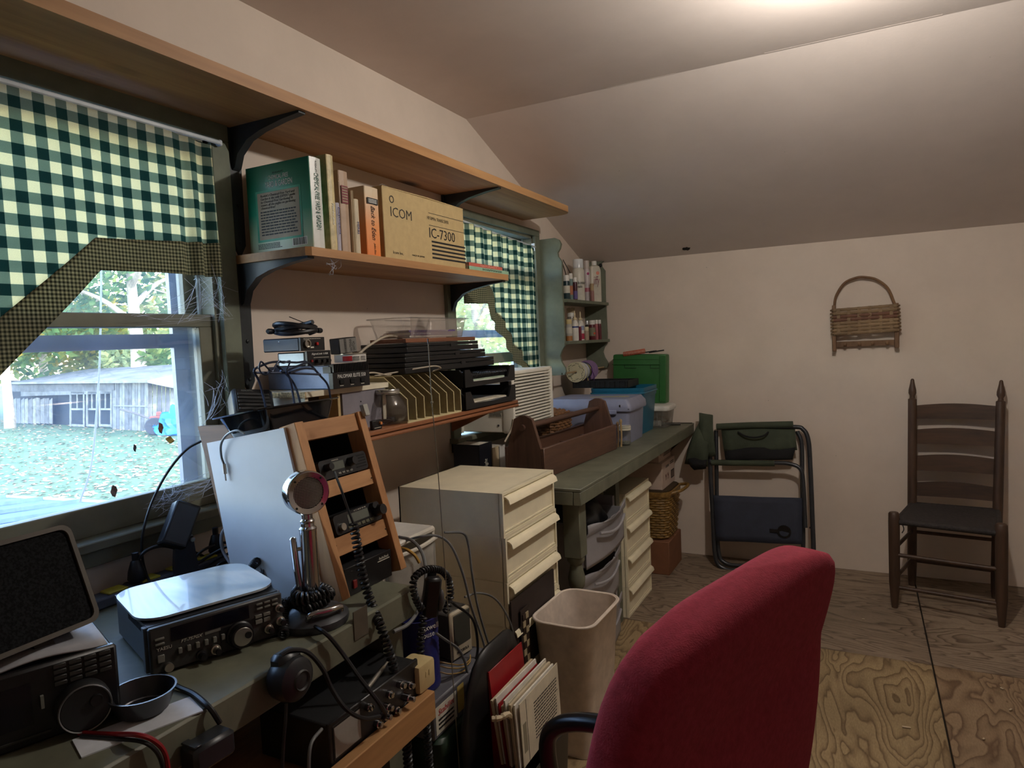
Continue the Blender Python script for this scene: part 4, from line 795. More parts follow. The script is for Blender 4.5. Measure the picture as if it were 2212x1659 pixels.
# ---- dark radio with speaker on top
c_ = Vector((-1.015, .622, BZ)); ud = Vector((math.cos(rz), math.sin(rz), 0)); wR = .30; ctr = c_-ud*(wR/2)
R = thing('dark_radio', 'black communications receiver with a large dial at the lower left', 'radio', (ctr.x, ctr.y, BZ+.001), rz)
part('case', G().b2((-wR/2+.003, .006, .004), (wR/2-.003, .26, .106), bev=.003), M_blk, R); part('front_panel', G().b2((-wR/2, -.006, 0), (wR/2, .008, .11), bev=.004), M_blk2, R)
part('dial', G().lathe([(.036, 0), (.036, .012), (.033, .022), (.031, .024), (0, .0235)], 36, FR((wR/2-.05, -.006, .037))), M_blk, R); part('dial_rim', G().lathe([(.0345, .0235), (.0335, .0255), (.032, .0245)], 36, FR((wR/2-.05, -.006, .037)), caps=False), mat('dim_rim', (130, 130, 130), .4, .5), R)
part('finger_dimple', G().lathe([(.009, .024), (.008, .027), (0, .0265)], 18, FR((wR/2-.036, -.006, .045))), M_blk2, R)
for j in range(4):
    for i in range(4): part('key', G().b2((wR/2-.082+i*.019, -.0085, .074+j*.0085), (wR/2-.066+i*.019, -.006, .08+j*.0085), bev=.0008), M_face, R)
part('display', G().b2((-wR/2+.02, -.0068, .03), (wR/2-.11, -.0055, .09)), mat('display_dark', (18, 16, 26), .12), R)
part('slide_knob', G().b2((wR/2-.1, -.012, .05), (wR/2-.096, -.006, .068)), M_btn, R); part('lower_trim', G().b2((-wR/2, -.008, .012), (wR/2-.09, -.005, .015)), M_face, R)
g = G().grid(24, 10, lambda u, v: (-wR/2-.01+u*(wR+.0), .004+.25*v, .112+.004*math.sin(u*11+v*3)+.003*math.sin(v*9))); 
o = top('dust_cloth', g, mat('cloth_white', (176, 178, 184), .85, vary=.1), 'rumpled pale cloth spread over the black receiver', 'cloth', loc=tuple(WM[R].translation), rz=rz); md = o.modifiers.new('s', 'SOLIDIFY'); md.thickness = .003; md.offset = 1
# speaker leaning back on the receiver
ws, hs = .32, .16
sp_r = thing('speaker', 'black table speaker with a woven grille and pale rim at the left edge', 'speaker', (-1.07, .634, .942), rot=(math.radians(-22), 0, PI/2+.05))
OY = Matrix(((1, 0, 0, -ws/2), (0, 0, 1, 0), (0, 1, 0, hs/2), (0, 0, 0, 1)))
part('cabinet', G().prism(rrect(ws, hs, .016), .003, .14, OY), M_blk, sp_r); 
ro = rrect(ws, hs, .016); ri = rrect(ws-.014, hs-.014, .012)
g = G(); n_ = len(ro)
for zz in (0,): 
    a = [g.bm.verts.new(OY @ Vector((x, y, -.006))) for x, y in ro]; b = [g.bm.verts.new(OY @ Vector((x, y, -.006))) for x, y in ri]; c = [g.bm.verts.new(OY @ Vector((x, y, .0032))) for x, y in ri]; d = [g.bm.verts.new(OY @ Vector((x, y, .0035))) for x, y in ro]
    for i in range(n_):
        j = (i+1) % n_; g.bm.faces.new((a[i], a[j], b[j], b[i])); g.bm.faces.new((b[i], b[j], c[j], c[i])); g.bm.faces.new((d[i], d[j], a[j], a[i]))
part('rim', g, mat('speaker_rim', (78, 72, 62), .6), sp_r)
tw = Nt('woven_grille'); v = tw.coord(); ck = tw.a('TexChecker', i_Scale=420.0); tw.k(v, ck.inputs['Vector']); wv = tw.a('TexNoise', i_Scale=300.0); tw.k(v, wv.inputs['Vector'])
tw.k(tw.ramp(wv.outputs[0], [(.4, lin((6, 7, 8))), (.62, lin((26, 28, 30)))]), tw.b.inputs['Base Color']); tw.b.inputs['Roughness'].default_value = .85; tw.b.inputs['Specular IOR Level'].default_value = .15; tw.bump(ck.outputs['Fac'], .8, .001)
part('grille', G().prism(ri, -.002, .0029, OY), tw.m, sp_r)
for x in (-.075, -.25): part('foot', G().b2((x-.014, .02, -.05), (x+.014, .07, .005)), M_blk2, sp_r)
# clamp on the sill behind the speaker
q = at(28, 1128, 'x', -1.42)
cl = thing('steel_clamp', 'grey steel clamp standing behind the speaker at the window', 'clamp', (-1.42, q.y-.03, BZ), .2)
M_st = mat('dull_steel', (92, 92, 98), .4, .6)
part('clamp_base', G().b2((-.06, -.04, 0), (.05, .04, .11)), M_st, cl); part('clamp_jaw', G().prism([(-.06, .11), (.045, .11), (.03, .16), (-.06, .155)], -.03, .03, Matrix(((1, 0, 0, 0), (0, 0, 1, 0), (0, 1, 0, 0), (0, 0, 0, 1)))), M_st, cl)
part('clamp_bar', G().cyl((-.08, 0, .176), (.02, 0, .186), .007, 12), mat('blued_steel', (40, 40, 70), .3, .7), cl); part('clamp_lip', G().b2((-.06, -.02, .158), (.05, .02, .166)), mat('blued_steel', (40, 40, 70), .3, .7), cl)
# ---- dish
ds = at(300, 1508, 'z', BZ+.02); dsh = thing('round_dish', 'small black round dish before the transceiver', 'dish', (ds.x+.012, ds.y-.002, BZ+.001))
part('bowl', G().lathe([(.028, 0), (.036, .006), (.047, .034), (.0485, .036), (.0455, .036), (.035, .009), (.026, .006), (0, .0055)], 32), mat('dish_black', (34, 34, 38), .3), dsh)
part('inner_ring', G().lathe([(.03, .0085), (.0315, .01), (.033, .0095)], 32, caps=False), mat('dish_ring', (110, 110, 118), .3, .4), dsh)
mgp = at(255, 1590, 'z', BZ); top('paper_sheet', G().box((0, 0, .0012), (.06, .16, .002)), mat('paper_white', (214, 220, 228), .5), 'white card lying on the bench under the black dish', 'paper', loc=(mgp.x+.005, mgp.y+.03, BZ), rz=-.35)
# ---- chrome desk microphone
M_chr = mat('chrome', (196, 196, 198), .12, 1.0, vary=.03); M_bk = mat('mic_base_grey', (70, 72, 76), .35, .5)
mp = at(678, 1346, 'z', BZ); mx_, my_ = mp.x-.004, mp.y+.004
D = thing('chrome_microphone', 'chrome desk microphone with a round wire-mesh head', 'microphone', (mx_, my_, BZ+.001))
part('base', G().lathe([(.068, 0), (.07, .006), (.069, .014), (.06, .021), (.035, .034), (.022, .048), (.017, .05)], 36), M_bk, D)
part('badge', G().box((.0, -.0665, .009), (.02, .003, .007), rot=(0, 0, 0)), M_silver, D).rotation_euler = (0, 0, math.radians(52))
part('grip_bar', G().tube(spline([(.03, -.045, .026), (.038, -.043, .036), (.057, -.012, .037), (.06, .012, .034), (.058, .016, .026)], 6), .006, 10), M_chr, D)
part('stem', G().lathe([(.0185, .048), (.0185, .052), (.0165, .054), (.0165, .185), (.0175, .187), (.0175, .19), (.013, .194), (.0125, .2), (.014, .202), (.014, .205), (.0105, .209), (.0105, .224), (.008, .226)], 24), M_chr, D)
part('talk_bar', G().tube([(-.013, -.016, .055), (-.017, -.02, .12), (-.019, -.022, .172), (-.019, -.022, .176)], [.0065, .0065, .0065, .003], 12).cyl((-.008, -.01, .15), (-.018, -.02, .15), .004, 8), M_chr, D)
hN = Vector((1, -.42, -.1)).normalized(); MHd = FR((0, 0, .262), hN.cross(Vector((0, 0, -1))).normalized() * 1.0, (0, 0, 1))
if MHd.col[2].to_3d().dot(hN) < 0: MHd = FR((0, 0, .262), -MHd.col[0].to_3d(), (0, 0, 1))
part('head_shell', G().lathe([(.034, -.018), (.041, -.017), (.0425, -.012), (.0425, .008), (.0435, .009), (.0435, .014), (.041, .017), (.031, .015), (.031, .011)], 40, MHd, caps=False).lathe([(0, -.019), (.034, -.018)], 40, MHd, caps=False), M_chr, D)
tmm = Nt('wire_mesh'); bk = tmm.a('TexBrick', i_Scale=330.0); tmm.k(tmm.coord(), bk.inputs['Vector']); bk.inputs['Mortar Size'].default_value = .03; bk.inputs['Color1'].default_value = (.02, .02, .02, 1); bk.inputs['Color2'].default_value = (.05, .05, .05, 1); bk.inputs['Mortar'].default_value = (.5, .48, .45, 1)
tmm.k(bk.outputs[0], tmm.b.inputs['Base Color']); tmm.b.inputs['Metallic'].default_value = .7; tmm.b.inputs['Roughness'].default_value = .4
part('grille_backing', G().lathe([(.031, .010), (0, .012)], 32, MHd, caps=False), mat('mesh_dark', (20, 20, 20), .7), D)
g = G()
for k in range(-9, 10):
    x = k*.0031; e_ = math.sqrt(max(0, .0305**2-x*x))
    for sgn in (0, 1):
        pts = [MHd @ (Vector((x, e_*q, .0128+.003*(1-(x*x+(e_*q)**2)/.00093)+(.0006 if sgn else 0))) if sgn == 0 else Vector((e_*q, x, .0134+.003*(1-(x*x+(e_*q)**2)/.00093)))) for q in (-1, -.6, -.2, .2, .6, 1)]
        g.tube(pts, .00062, 5)
part('wire_mesh', g, mat('mesh_wire', (170, 164, 158), .3, .8), D, kind='stuff')
for a in (45, 135, 225, 315): part('rim_screw', G().ball(tuple(MHd @ Vector((.037*math.cos(math.radians(a)), .037*math.sin(math.radians(a)), .016))), .0028, sub=1), mat('screw_head', (60, 62, 62), .4, .7), D)
wr = [(mx_+(.031+.004*math.sin(a*3))*math.cos(a), my_+(.031+.004*math.sin(a*3))*math.sin(a), BZ+.05+.012*math.sin(a*.5)+.0012*a) for a in [i*.4 for i in range(-3, 33)]]
wr = [at(612, 1372, 'z', BZ+.01)]+[Vector((mx_-.06, my_-.01, BZ+.035))]+wr
M_cord = mat('black_cord', (24, 25, 28), .45)
top('coiled_cord', G().tube(coil(wr, .0085, .0075, 9, 4), .0028, 6), M_cord, 'black coiled cord wrapped round the foot of the chrome microphone', 'cord')
# ---- black desk microphone at the window
dm = thing('desk_microphone', 'black tilting desk microphone on a tapered stand before the window', 'microphone', (-1.455, 1.075, BZ+.001), math.radians(62))
M_pl = mat('black_plastic', (36, 38, 42), .38)
part('stand', G().loft([[(x*f, y*f, z) for x, y in ((-.026, -.02), (.026, -.02), (.026, .02), (-.026, .02))] for f, z in ((1.25, 0), (1, .03), (.8, .09), (.76, .108))]), M_pl, dm)
part('base_plate', G().box((0, 0, .004), (.08, .08, .008), bev=.002), M_pl, dm)
hm = Euler((math.radians(-20), math.radians(28), 0)).to_matrix().to_4x4(); hm.translation = Vector((-.008, -.008, .138))
part('head', G().box((0, 0, 0), (.058, .044, .105), bev=.004, M=hm), M_pl, dm); part('grille', G().box((0, -.0225, .0), (.046, .002, .09), M=hm), mat('grille_slate', (66, 70, 78), .5), dm)
part('pivot_screw', G().lathe([(.006, 0), (.005, .003), (0, .0035)], 12, FR((.018, -.0165, .1))), M_silver, dm)
# ---- power strip with yellow plugs behind the radios
ps = thing('power_strip', 'long grey power strip along the wall with plugs in it', 'power strip', (-1.49, 1.0, BZ+.001), PI/2)
part('strip_body', G().box((0, 0, .012), (.42, .05, .024), bev=.004), mat('strip_grey', (86, 92, 106), .5), ps)
M_yel = mat('yellow_outlet', (196, 182, 60), .5)
for i in range(5): part('outlet', G().box((-.16+i*.08, 0, .026), (.045, .036, .006), bev=.002), M_yel, ps)
for i, (px, py, lab) in enumerate(((297, 1262, 'black power plug standing in the strip left of the desk microphone'), (470, 1215, 'black power plug in the strip beside the rack'))):
    q = at(px, py, 'x', -1.49); top('power_plug', G().lathe([(.017, 0), (.02, .006), (.018, .022), (.011, .045), (.0075, .048), (.0075, .065), (.004, .066)], 16), M_cord, lab, 'plug', loc=(-1.49, q.y, BZ+.03), group='plugs in the power strip')
# ---- keypad hand microphone lying behind the transceiver
q = at(612, 1245, 'z', BZ+.05); kp = thing('hand_microphone', 'grey hand microphone with a keypad leaning beside the white panel', 'microphone', (q.x-.02, q.y, BZ+.002), rot=(math.radians(-32), 0, math.radians(52)))
M_gry = mat('grey_plastic', (84, 88, 98), .45)
part('body', G().prism([(-.022, 0), (.022, 0), (.03, .05), (.029, .105), (.02, .115), (-.02, .115), (-.029, .105), (-.03, .05)], 0, .022, Matrix(((1, 0, 0, 0), (0, 0, 1, 0), (0, 1, 0, 0), (0, 0, 0, 1)))), M_gry, kp)
for i in range(4):
    for j in range(4): part('key', G().lathe([(.0036, 0), (.003, .0022), (0, .0025)], 10, FR((-.0165+i*.011, 0, .03+j*.011))), mat('key_grey', (140, 144, 150), .5), kp)
top('coiled_cord', G().tube(coil([at(556, 1212, 'z', BZ+.08), at(545, 1225, 'z', BZ+.06), at(552, 1240, 'z', BZ+.04), at(575, 1238, 'z', BZ+.05)], .008, .007, 9, 8), .0025, 6), M_cord, 'small bundle of black coiled cord behind the transceiver', 'cord')
# ================================================================== MIDDLE SHELF AND RADIO ACCESSORIES
MX = -1.249; MT = 1.1085
M_oak = wood('reddish_trim_wood', (150, 96, 60), (112, 66, 40), 'y', 10, .06)
ms = thing('wall_shelf', 'reddish wooden shelf with a grooved front edge under the black trays', 'shelf', (W, 1.9, MT-.02))
part('shelf_board', G().b2((W+.001, 1.32, MT-.018), (MX-.012, 2.49, MT), bev=.001), M_oak, ms, w=True)
part('front_lip', G().b2((MX-.012, 1.32, MT-.013), (MX, 2.49, MT+.0), bev=.002), M_oak, ms, w=True)
part('front_bead', G().tube([(MX-.004, 1.32, MT-.022), (MX-.004, 2.49, MT-.022)], .006, 8), M_oak, ms, w=True)
part('shelf_cleat', G().b2((W+.001, 1.34, MT-.06), (W+.02, 2.46, MT-.019)), M_oak, ms, w=True)
for y in (1.36, 2.44): part('shelf_support', G().prism([(W+.02, MT-.019), (MX-.04, MT-.019), (W+.02, MT-.13)], -y-.012, -y, Matrix(((1, 0, 0, 0), (0, 0, -1, 0), (0, 1, 0, 0), (0, 0, 0, 1)))), M_oak, ms, w=True)
# ---- white riser with raw chipboard end
RZ = 1.222
M_mel = mat('white_melamine', (222, 214, 190), .4, vary=.04); M_chipb = mat('raw_chipboard', (196, 168, 124), .85, vary=.5, vs=160, bump=.5, bs=160)
ri_ = thing('riser_shelf', 'white melamine riser with a raw chipboard end on the middle shelf', 'shelf', (-1.45, 1.55, MT))
part('riser_top', G().b2((W+.006, 1.373, RZ), (-1.322, 1.735, RZ+.016), bev=.001), M_mel, ri_, w=True); part('chipboard_end', G().b2((W+.006, 1.369, RZ+.0005), (-1.322, 1.3728, RZ+.0155)), M_chipb, ri_, w=True)
for y in (1.376, 1.715): part('riser_side', G().b2((W+.01, y, MT), (-1.33, y+.014, RZ), bev=.001), M_mel, ri_, w=True)
part('front_board', G().b2((-1.336, 1.52, MT), (-1.326, 1.715, RZ-.0005)), mat('lavender_grey_panel', (132, 128, 136), .55), ri_, w=True)
for y, z in ((1.6, 1.19), (1.61, 1.165), (1.605, 1.14)): part('peg_hole', G().lathe([(.0025, 0), (.0025, .0004)], 10, FR((-1.3257, y, z), (0, 1, 0))), M_ink, ri_, w=True)
part('cardboard_divider', G().b2((-1.4, 1.505, MT), (-1.33, 1.515, RZ-.001)), M_kraft, ri_, w=True)
top('black_adapter', G().box((0, 0, .018), (.06, .05, .036), bev=.006).cyl((.0, -.02, .036), (0, -.02, .044), .012, 12), M_pl, 'black power adapter inside the white riser', 'adapter', loc=(-1.38, 1.445, MT), rz=.5)
# ---- linear amplifier
YA0, YA1 = 1.454, 1.61; AZ = RZ+.0165; wa = YA1-YA0
M_blue = mat('blue_grey_steel', (104, 118, 150), .38, .35, vary=.18, vs=18)
A = thing('amplifier', 'blue-grey steel amplifier with a finned black front on the riser', 'amplifier', (-1.3, (YA0+YA1)/2, AZ), PI/2)
part('case', G().b2((-wa/2+.001, .01, 0), (wa/2-.001, .244, .066), bev=.002), M_blue, A); part('front_panel', G().b2((-wa/2-.001, -.004, 0), (wa/2+.001, .012, .045), bev=.001), M_blk2, A)
for i in range(22): part('heat_fin', G().b2((-wa/2+.003+i*(wa-.009)/21, -.004, .046), (-wa/2+.0058+i*(wa-.009)/21, .03, .068)), M_blk2, A)
part('heat_sink_base', G().b2((-wa/2, .004, .044), (wa/2, .032, .062)), M_blk2, A)
text(A, 'PALOMAR ELITE 550', FR((.0, -.0042, .034)), .12, .0105, M_white)
for x in (-.045, .0, .045): part('rocker_switch', G().b2((x-.009, -.007, .012), (x+.009, -.0035, .024), bev=.001), mat('slot_black', (8, 8, 8), .9), A); bars(A, FR((x, -.0042, .0075)), .015, .003, 1, M_lab, fill=.7)
TZ = AZ+.0685
S = thing('sound_interface', 'small pale-sided interface box with a row of knobs on the amplifier', 'radio accessory', (-1.302, at(690, 770, 'x', -1.3).y, TZ), PI/2)
ws_ = .088
part('case', G().b2((-ws_/2, .006, 0), (ws_/2, .108, .038), bev=.003), M_blk, S); part('side_sheet', G().b2((-ws_/2-.001, .012, .003), (-ws_/2+.001, .1, .035)), mat('pale_aluminium', (150, 164, 176), .35, .3), S); part('front_panel', G().b2((-ws_/2-.001, -.002, 0), (ws_/2+.001, .007, .04), bev=.001), M_blk2, S)
text(S, 'SignaLink USB', FR((.002, -.0022, .031)), .062, .0062, M_white, shear=.2)
for x in (-.012, .008, .028): part('knob', G().cyl((x, -.002, .012), (x, -.013, .012), .006, 14), M_blk2, S)
part('red_switch', G().b2((-.034, -.005, .01), (-.027, -.001, .016)), mat('switch_red', (130, 30, 28), .4), S); bars(S, FR((.008, -.0022, .0215)), .06, .003, 1, M_lab)
K = thing('control_box', 'blue-black control box with a round socket and red switch, top of the stack', 'radio accessory', (-1.31, at(683, 745, 'x', -1.3).y-.004, TZ+.0405), PI/2)
part('case', G().b2((-.045, .004, 0), (.045, .135, .036), bev=.003), mat('blue_black_steel', (40, 50, 64), .4, .3), K); part('front_panel', G().b2((-.045, -.003, 0), (.045, .005, .036), bev=.001), M_blk2, K)
part('round_socket', G().lathe([(.011, 0), (.011, .006), (.0085, .006), (.0085, .002), (0, .002)], 20, FR((-.024, -.003, .019)), caps=False), M_silver, K)
part('red_switch', G().b2((.008, -.009, .014), (.016, -.003, .022), bev=.001), mat('switch_bright_red', (190, 34, 30), .4), K); part('switch_label', G().b2((-.01, -.0036, .007), (.002, -.003, .011)), M_lab, K); bars(K, FR((0, -.0034, .032)), .07, .003, 1, M_lab); part('case_screw', G().lathe([(.003, 0), (0, .0015)], 10, FR((-.0452, .075, .026), (0, -1, 0))), M_silver, K)
kz = TZ+.0405+.0365; ky = at(683, 745, 'x', -1.3).y
cy0 = Vector((-1.365, ky-.006, kz+.0068)); rr = random.Random(4); pts = []
for k in range(30):
    a = k*.66; pts.append(cy0+Vector((.052*math.sin(a), .054*math.cos(a), .0009*k+.005*(1+math.sin(a*1.7)))))
g = G().tube(spline(pts, 5), .0064, 7)
for s in (-1, 1): e_ = cy0+Vector((.02*s, .062*s, .012)); g.lathe([(.0065, 0), (.0075, .004), (.0075, .02), (.005, .026)], 12, Matrix.Translation(e_) @ Euler((s*-PI/2, 0, .3)).to_matrix().to_4x4())
g.tube([cy0+Vector((.02, -.01, .0)), cy0+Vector((.035, 0, .03)), cy0+Vector((.02, .01, .034)), cy0+Vector((.0, -.02, .05))], .0012, 5)
top('cable_bundle', g, M_cord, 'tied bundle of black cable lying on top of the control box', 'cable')
cq = at(757, 775, 'x', -1.4)
can = thing('snack_can', 'short white and red round can behind the amplifier fins', 'can', (-1.395, at(757, 778, 'x', -1.395).y, TZ))
rc2 = .048
part('can_wall', G().lathe([(rc2*.98, 0), (rc2, .002), (rc2, .022), (rc2*.98, .024), (0, .024)], 32), mat('can_white', (208, 204, 196), .4), can); part('can_rim', G().lathe([(rc2*.985, .0225), (rc2*1.03, .0235), (rc2*1.03, .0265), (rc2*.98, .0265)], 32, caps=False), M_silver, can)
g = G()
for i in range(7):
    a = math.radians(-78+i*5); 
    g.poly([(rc2*1.004*math.cos(a), rc2*1.004*math.sin(a), .004), (rc2*1.004*math.cos(a+.09), rc2*1.004*math.sin(a+.09), .004), (rc2*1.004*math.cos(a+.09), rc2*1.004*math.sin(a+.09), .019), (rc2*1.004*math.cos(a), rc2*1.004*math.sin(a), .019)], [(0, 1, 2, 3)])
part('red_label', g, mat('label_red', (176, 36, 40), .5), can)
for a0 in (-28, 2): 
    a = math.radians(a0); bars(can, FR((rc2*1.006*math.cos(a), rc2*1.006*math.sin(a), .0115), (-math.sin(a), math.cos(a), 0)), .022, .014, 4, M_ink)
part('can_lid', G().lathe([(rc2*.98, .0235), (0, .0238)], 32), M_silver, can)
sq = at(750, 748, 'x', -1.39)
sw = thing('antenna_switch', 'small grey antenna switch box tilted on the round can', 'radio accessory', (-1.385, sq.y, TZ+.0275), rot=(0, math.radians(-4), PI/2-.1))
part('box', G().box((0, .02, .024), (.074, .04, .047), bev=.002), M_blk, sw); part('face_plate', G().box((0, -.0007, .024), (.068, .0015, .042)), mat('switch_face_grey', (120, 118, 112), .5), sw)
text(sw, 'MFJ', FR((-.012, -.0017, .024), (0, 0, 1), (-1, 0, 0)), .02, .007, M_ink); text(sw, 'ANTENNA\nSWITCH', FR((.016, -.0017, .024), (0, 0, 1), (-1, 0, 0)), .036, .022, M_ink); part('stripe', G().box((-.012, -.0016, .024), (.009, .0006, .042)), mat('switch_stripe', (74, 72, 68), .5), sw)
sw.children[3].parent = sw
# ---- tray with wire rack and speaker, on the slanted rack
ty = thing('plastic_tray', 'glossy black plastic tray resting on top of the radio rack', 'tray', (-1.228, 1.192, 1.1635), rot=(math.radians(-9), math.radians(0), math.radians(93)))
def ring(w, d, z, r): return [(x, y, z) for x, y in rrect(w, d, r)]
g = G(); rings = [ring(.21, .12, 0, .02), ring(.25, .15, .052, .026), ring(.274, .172, .054, .03), ring(.274, .172, .051, .03), ring(.246, .146, .049, .025), ring(.205, .114, .004, .018)]
g.loft(rings, caps=False); a = g.bm.faces; 
g.bm.verts.ensure_lookup_table(); n_ = len(rings[0]); g.bm.faces.new([g.bm.verts[i] for i in range(n_)][::-1]); g.bm.faces.new([g.bm.verts[5*n_+i] for i in range(n_)])
part('tray_shell', g, mat('glossy_black_plastic', (14, 17, 22), .12, coat=.4), ty)
rw = thing('wire_rack', 'bent blue-black wire rack standing in the black tray', 'wire rack', (-1.25, 1.22, 1.19))
XR = -1.25; mm = mat('blue_black_wire', (52, 60, 80), .35, .5); 
wires = [[(577, 892, 0), (562, 830, 0), (551, 808, 0), (549, 801, 0), (556, 794, 0), (590, 782, 0), (640, 783, -.03), (664, 783, -.03), (690, 810, -.03), (708, 832, -.03), (715, 866, -.03)],
         [(549, 805, 0), (620, 806, 0), (692, 809, 0)], [(637, 878, .02), (625, 815, .02), (606, 801, .02)], [(650, 876, -.01), (638, 835, -.01), (620, 810, -.01), (596, 788, -.01)],
         [(620, 808, .03), (622, 800, .03), (655, 786, .03), (664, 783, -.02)], [(626, 805, .03), (655, 796, .0), (680, 797, -.02)]]
for w_ in wires: part('wire', G().tube(spline([at(x, y, 'x', XR+d) for x, y, d in w_], 5), .0029, 7), mm, rw, w=True)
part('twisted_loop', G().tube(spline([at(x, y, 'x', XR+.01) for x, y in ((585, 803), (575, 809), (565, 806), (560, 795), (562, 784), (566, 782), (578, 795), (588, 802), (595, 790), (603, 780), (612, 784), (624, 780), (626, 783), (616, 806))], 6), .0021, 7), mm, rw, w=True)
q = at(548, 885, 'x', -1.385)
sk = thing('small_speaker', 'small black speaker with a slatted grille propped behind the tray', 'speaker', (-1.395, q.y+.016, 1.19), rot=(math.radians(-38), math.radians(6), math.radians(62)))
part('cabinet', G().b2((-.052, 0, 0), (.052, .06, .085), bev=.007), M_pl, sk); part('grille_panel', G().b2((-.044, -.002, .008), (.044, .001, .079), bev=.001), M_blk2, sk)
for i in range(5): part('grille_slat', G().b2((-.04, -.005, .012+i*.0115), (.04, -.0015, .019+i*.0115), bev=.001), M_face, sk)
text(sk, 'REALISTIC', FR((-.014, -.0022, .0735)), .03, .005, M_btn)
# ---- glass jar
jy = at(838, 900, 'x', -1.312).y
J = thing('glass_jar', 'round glass jar with a silver lid on the middle shelf', 'jar', (-1.312, jy, MT))
jg = clear('jar_glass', (225, 225, 220), .07, .03, .16)
part('jar_glass', G().lathe([(.03, .002), (.048, .004), (.061, .022), (.062, .045), (.054, .07), (.04, .086), (.0375, .09), (.0375, .098)], 36, caps=False).lathe([(.03, .002), (0, .003)], 36, caps=False), jg, J); part('lid', G().lathe([(.039, .094), (.0405, .095), (.0405, .106), (.039, .109), (0, .1095)], 36), mat('jar_lid_silver', (176, 174, 168), .25, .85), J)
part('lid_ring', G().lathe([(.0405, .0985), (.0415, .1), (.0405, .1015)], 36, caps=False), M_silver, J)
top('bakelite_cap', G().lathe([(.018, 0), (.019, .004), (.016, .014), (0, .015)], 20), M_blk2, 'black knob lying at the bottom of the glass jar', 'knob', loc=(-1.315, jy+.016, MT+.006))
top('black_fitting', G().box((0, 0, .006), (.03, .014, .012), bev=.002).cyl((0, 0, .006), (.024, 0, .006), .005, 10), M_blk2, 'small black fitting beside the knob in the glass jar', 'fitting', loc=(-1.31, jy-.018, MT+.006), rz=.8)
top('plastic_strip', G().box((0, 0, .047), (.01, .004, .085)), M_mel, 'cream strip standing upright inside the glass jar', 'strip', loc=(-1.32, jy-.006, MT+.0065), rz=1.2)
by = at(818, 918, 'x', -1.262).y
bx_ = thing('small_gadget', 'tiny black gadget with an orange knob before the glass jar', 'gadget', (-1.26, by-.008, MT), PI/2)
part('case', G().b2((-.022, 0, 0), (.022, .012, .028), bev=.002), M_blk2, bx_); part('orange_knob', G().cyl((.012, 0, .018), (.012, -.006, .018), .0045, 14), mat('orange_knob', (206, 130, 70), .5), bx_); bars(bx_, FR((0, -.0004, .006)), .03, .004, 1, M_lab)
# ---- vertical file sorter
FY0, FY1 = 1.732, 2.055; nF = 7; FX = -1.256
M_cream = mat('cream_plastic', (206, 194, 150), .45, vary=.06); M_brn = mat('olive_brown_board', (158, 146, 112), .7, vary=.12, vs=50)
fs = thing('file_sorter', 'olive vertical file sorter with cream-edged slanted dividers', 'file sorter', (FX, (FY0+FY1)/2, MT))
part('base', G().b2((-1.52, FY0, MT), (FX, FY1, MT+.006)), M_cream, fs, w=True); part('back_board', G().b2((-1.525, FY0, MT), (-1.519, FY1, MT+.12)), M_brn, fs, w=True)
pf = [(FX, MT+.006), (FX, MT+.075), (FX-.085, MT+.143), (-1.519, MT+.143), (-1.519, MT+.006)]
MYp = Matrix(((1, 0, 0, 0), (0, 0, -1, 0), (0, 1, 0, 0), (0, 0, 0, 1)))
for i in range(nF+1):
    y = FY0+.003+(FY1-FY0-.006)*i/nF
    part('divider', G().prism(pf, -y-.0016, -y+.0016, MYp), M_brn, fs, w=True, smooth=False)
    part('divider_edge', G().tube([(x+.001, y, z) for x, z in pf[:4]], .0021, 6), M_cream, fs, w=True)
# ---- letter trays
LY0, LY1 = 2.072, 2.462; M_ltr = mat('letter_tray_black', (20, 21, 22), .45)
M_paper = [mat('paper_a', (206, 196, 172), .8), mat('paper_b', (222, 218, 206), .8), mat('paper_c', (168, 186, 164), .8)]
def ltray(z, label):
    t = thing('letter_tray', label, 'letter tray', (MX, (LY0+LY1)/2, z), PI/2); w = LY1-LY0; x = w/2
    part('tray_floor', G().b2((-x+.01, .004, .004), (x-.01, .27, .008)), M_ltr, t)
    sd_ = [(0.0, .004), (.0, .04), (.02, .066), (.27, .066), (.27, .004)]
    for s in (-1, 1): part('stacking_post', G().b2((s*x-.012-.012*s*0, .02, .06), (s*x+.012, .06, .0794)), M_ltr, t) if z < MT+.01 else None
    for s in (-1, 1): part('tray_side', G().prism([(y, zz) for y, zz in sd_], s*x-.005-.005*s, s*x+.005-.005*s, Matrix(((0, 0, 1, 0), (1, 0, 0, 0), (0, 1, 0, 0), (0, 0, 0, 1)))), M_ltr, t)
    for s in (-1, 1): part('front_lip', G().prism([(s*x, .004), (s*x, .066), (s*(x-.035), .066), (s*(x-.06), .022), (0, .02), (0, .004)], -.004, .004, Matrix(((1, 0, 0, 0), (0, 0, 1, 0), (0, 1, 0, 0), (0, 0, 0, 1)))), M_ltr, t)
    part('tray_back', G().b2((-x, .262, .004), (x, .27, .02)), M_ltr, t); return t
ltray(MT, 'lower black letter tray holding tan papers on the middle shelf'); ltray(MT+.0795, 'upper black letter tray holding a spiral notebook and papers')
rp = random.Random(6)
for k in range(7): top('paper_sheet', G().box((0, 0, .001), (.235+.01*rp.random(), .3, .0024)), M_paper[k % 2], 'tan sheet in the stack of papers in the lower letter tray', 'paper', loc=(-1.385+rp.uniform(-.006, .006), 2.267+rp.uniform(-.008, .008), MT+.0095+k*.0026), rz=rp.uniform(-.02, .02), group='papers in the lower tray')
